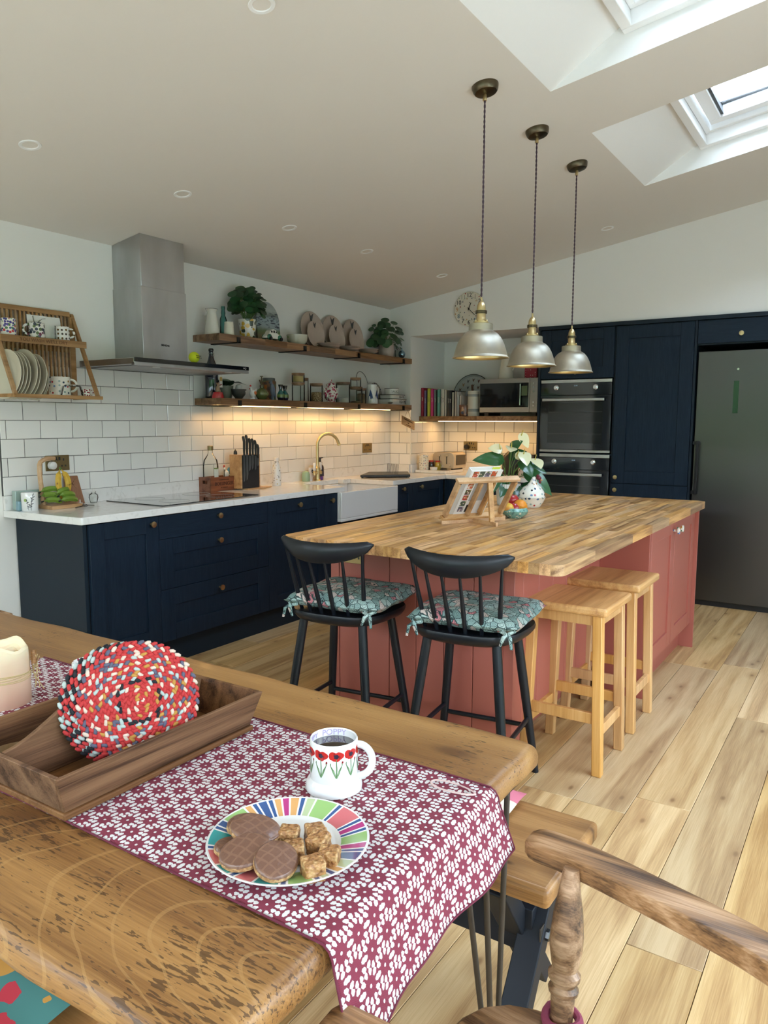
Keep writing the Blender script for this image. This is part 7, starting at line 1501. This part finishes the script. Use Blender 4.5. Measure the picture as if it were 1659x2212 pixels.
one('sticky_note', MB().add([bpnt(u, v, d) for d in (.012, .0135) for (u, v) in ((W1_-.055, Hb-.01), (W1_-.012, Hb-.01), (W1_-.012, Hb+.009), (W1_-.055, Hb+.009))], [(0, 3, 2, 1), (4, 5, 6, 7), (0, 1, 5, 4), (1, 2, 6, 5), (2, 3, 7, 6), (3, 0, 4, 7)]), plain('yellow_note', (.62, .68, .08), .6), 'bright yellow page marker sticking out of the cookbook', 'note')
# fruit bowl
BG = floral('green_glaze_cream_print', (.18, .36, .30), 70, [c3(.60, .58, .42), c3(.10, .22, .20), c3(.62, .60, .46)], .62)
fbw = ves('fruit_bowl', hollow([(.036, 0), (.040, .004), (.064, .022), (.068, .036), (.060, .050), (.058, .052)], .004), (-2.60, -2.428, IZ), BG, 'pale green patterned bowl full of fruit on the island', 'bowl')
ORG = plain('orange_peel', (.72, .26, .02), .45, bump=.4, bs=200); MNG = Mt('mango_skin', (.7, .4, .05), .4); MNG.base(MNG.ramp(MNG.noise(MNG.oc(), 14, 2), [(.4, (.70, .42, .05)), (.6, (.62, .25, .06))])); MNG = MNG.mat; APR = Mt('red_apple_skin', (.4, .02, .03), .25, coat=.3); APR.base(APR.ramp(APR.noise(APR.oc(), 22, 3), [(.35, (.30, .008, .02)), (.65, (.48, .04, .03)), (.8, (.55, .28, .06))])); APR = APR.mat
apl = [(0, -.026), (.012, -.031), (.026, -.024), (.034, -.004), (.033, .014), (.022, .028), (.010, .030), (.004, .025), (0, .022)]
for (nm, x, y, z, mt, l) in (('orange', -2.585, -2.450, .062, ORG, 'orange at the right of the fruit bowl'), ('mango', -2.628, -2.400, .050, MNG, 'yellow mango lying left in the fruit bowl'), ('apple', -2.560, -2.395, .082, APR, 'upper red apple on top of the fruit pile'), ('apple', -2.605, -2.428, .045, APR, 'lower red apple half hidden in the fruit bowl'), ('orange', -2.552, -2.440, .052, ORG, 'small orange behind the red apple')):
    p = (x, y, IZ+z)
    if nm == 'apple': t = one('apple', MB().lathe(apl, seg=24).tube([(0, 0, .022), (.003, 0, .040)], .0012, 5), mt, l, 'apple', loc=p)
    elif nm == 'orange': one('orange', MB().ell((0, 0, 0), (.034, .034, .031), seg=20, rings=12), mt, l, 'orange', loc=p)
    else: one('mango', MB().ell((0, 0, 0), (.044, .031, .028), seg=20, rings=12), mt, l, 'mango', loc=p, rz=.9)
# hen shaped dish
hd_ = thing('hen_dish', 'white polka dot hen shaped dish on the island by the plant', 'dish', (-2.10, -2.315, IZ)); part('base', MB().lathe(hollow([(.045, 0), (.050, .004), (.066, .030), (.078, .056), (.080, .058)], .005), seg=34, sx=1.0, sy=1.0), POLKA, hd_, W=False)
m = MB(); prf = [(.072, .058), (.074, .066), (.068, .090), (.052, .112), (.034, .126), (.022, .142), (.015, .160), (.010, .172), (0, .176)]
m.lathe(prf, seg=34); m.v = [Vector((p.x, p.y-.022*max(0, (p.z-.08)/.1)**1.1*.6, p.z)) for p in m.v]; m.ell((0, .035, .100), (.024, .030, .020), Matrix.Rotation(-.5, 3, 'X')); part('lid', m, POLKA, hd_, W=False)
part('comb', MB().ell((-.002, -.040, .168), (.012, .016, .012)).ell((-.004, -.048, .148), (.006, .008, .012)).ell((0, -.034, .180), (.008, .010, .008)), plain('dark_red_comb', (.14, .012, .025), .4), hd_, W=False); part('beak', MB().lathe([(.005, 0), (0, .014)], (-.006, -.054, .158), Matrix.Rotation(PI/2, 3, 'X'), 8), plain('beak_orange', (.6, .28, .08), .4), hd_, W=False)
# anthurium
an = thing('anthurium', 'anthurium with dark heart leaves and pale blooms in a ribbed white pot', 'plant', (-2.06, -2.150, IZ)); m = MB().lathe(hollow([(.058, 0), (.060, .003), (.072, .115), (.074, .125)], .004), seg=72)
for i, p in enumerate(m.v): a = math.atan2(p.y, p.x); r0 = math.hypot(p.x, p.y); q = 1+.018*math.cos(a*36)*(r0 > .055); m.v[i] = Vector((p.x*q, p.y*q, p.z))
part('pot', m, plain('ribbed_white_pot', (.76, .76, .74), .35), an, W=False); part('soil', MB().lathe([(0, .11), (.066, .11)], seg=20, cap=False), bpy.data.materials['potting_soil'], an, W=False)
HL = [mesh('leaf', heart_leaf(L_, W2, f_, d2), mats=[LEAF2], ang=80) for L_, W2, f_, d2 in ((.160, .095, .35, .15), (.115, .085, .3, .25), (.090, .075, .3, .2))]
SPATHE = Mt('pale_spathe', (.70, .68, .42), .3, coat=.4); _r = SPATHE.rnd(); SPATHE.base(SPATHE.ramp(_r, [(0, (.45, .55, .25)), (.5, (.72, .70, .45)), (1, (.78, .70, .40))])); SPATHE = SPATHE.mat
SPM = mesh('spathe', heart_leaf(.085, .075, .25, .1), mats=[SPATHE], ang=80); SM = plain('yellow_spadix', (.60, .48, .10), .5)
R_ = Vector((.547, -.837, 0)); D_ = Vector((.837, .547, 0)); stm = MB()
def place(me, nm, r, u, d, yaw_r, pitch_, roll_=0, s=1):
    # r: metres to the right seen from the room, u up from the pot foot, d depth
    p = R_*r+Vector((0, 0, u))+D_*d; o = bpy.data.objects.new(nm, me); COL.objects.link(o); o.parent = an; o.location = p; o.scale = (s,)*3
    tip = (R_*math.cos(yaw_r)*math.cos(pitch_)-D_*math.sin(yaw_r)*math.cos(pitch_)+Vector((0, 0, math.sin(pitch_)))).normalized(); n0 = (-D_*.9+Vector((0, 0, .55))+R_*roll_); yv = n0.cross(tip).normalized(); zv = tip.cross(yv)
    o.rotation_euler = Matrix((tip, yv, zv)).transposed().to_euler(); stm.tube([Vector((rd.uniform(-.02, .02), rd.uniform(-.02, .02), .11)), Vector((p.x*.45, p.y*.45, .11+(p.z-.11)*.65)), p], .0026 if nm == 'leaf' else .0022, 6); return p, tip
for a in ((0, -.055, .265, -.02, 2.95, .05, .1, 1.0), (0, -.10, .16, .0, 2.8, .12, 0, .95), (1, -.085, .165, -.05, 1.9, -.75, 0, 1.0), (0, .115, .185, -.02, .55, -.62, .2, 1.15), (0, .085, .235, .03, .3, -.25, .3, .95), (2, .075, .25, -.04, .9, -.7, .2, 1.2), (2, .025, .330, .03, .9, .6, 0, .9), (2, .035, .10, -.05, 1.2, -.9, 0, 1.1), (1, .095, .115, -.03, .4, -.9, 0, .95), (2, -.015, .115, -.05, 2.2, -.6, 0, 1.0), (1, -.02, .14, .06, 2.6, .2, 0, 1), (1, .02, .28, .05, .8, .4, 0, .9)):
    place(HL[a[0]], 'leaf', *a[1:])
for a in ((-.050, .325, -.01, 2.9, .1, 0, .9), (.012, .335, -.02, 1.8, -.2, 0, .95), (.078, .300, -.05, 1.4, -.75, .1, 1.05), (.150, .265, -.02, 1.3, -.45, .3, 1.1), (.075, .405, .02, .4, -1.0, .3, 1.0), (.040, .285, -.03, .3, .2, 0, .7)):
    p, tip = place(SPM, 'spathe', *a); part('spadix', MB().tube([p, p+(Vector((0, 0, .8))+tip*.25-D_*.3).normalized()*.038], [.0035, .002], 8), SM, an, W=False)
part('stems', stm, STEMM, an, W=False)
# wooden chair back just visible beyond the table, far left
bc = thing('dining_chair', 'brown wooden chair back beyond the far left end of the table', 'chair', (-4.72, -1.10, 0))
part('top_rail', MB().tube([(-4.90+.34*t, -1.20+.02*math.sin(PI*t), .66+.11*math.sin(PI*min(1, .5+t*.5))-.0) for t in [i/10 for i in range(11)]], [.016]*11, 10), ELM, bc)
for t in (.1, .5, .9): part('spindle', MB().tube([(-4.90+.34*t, -1.20, .66), (-4.88+.30*t, -1.12, .44)], .009, 8), ELM, bc)
part('seat', MB().prism(rrect(-4.92, -4.54, -1.16, -.78, .05, 5), .03, at=(0, 0, .41)), ELM, bc, bev=.008)
for x in (-4.88, -4.58):
    for y in (-1.12, -.83): part('leg', MB().tube([(x, y, .412), (x, y, 0)], [.017, .013], 10), ELM, bc)
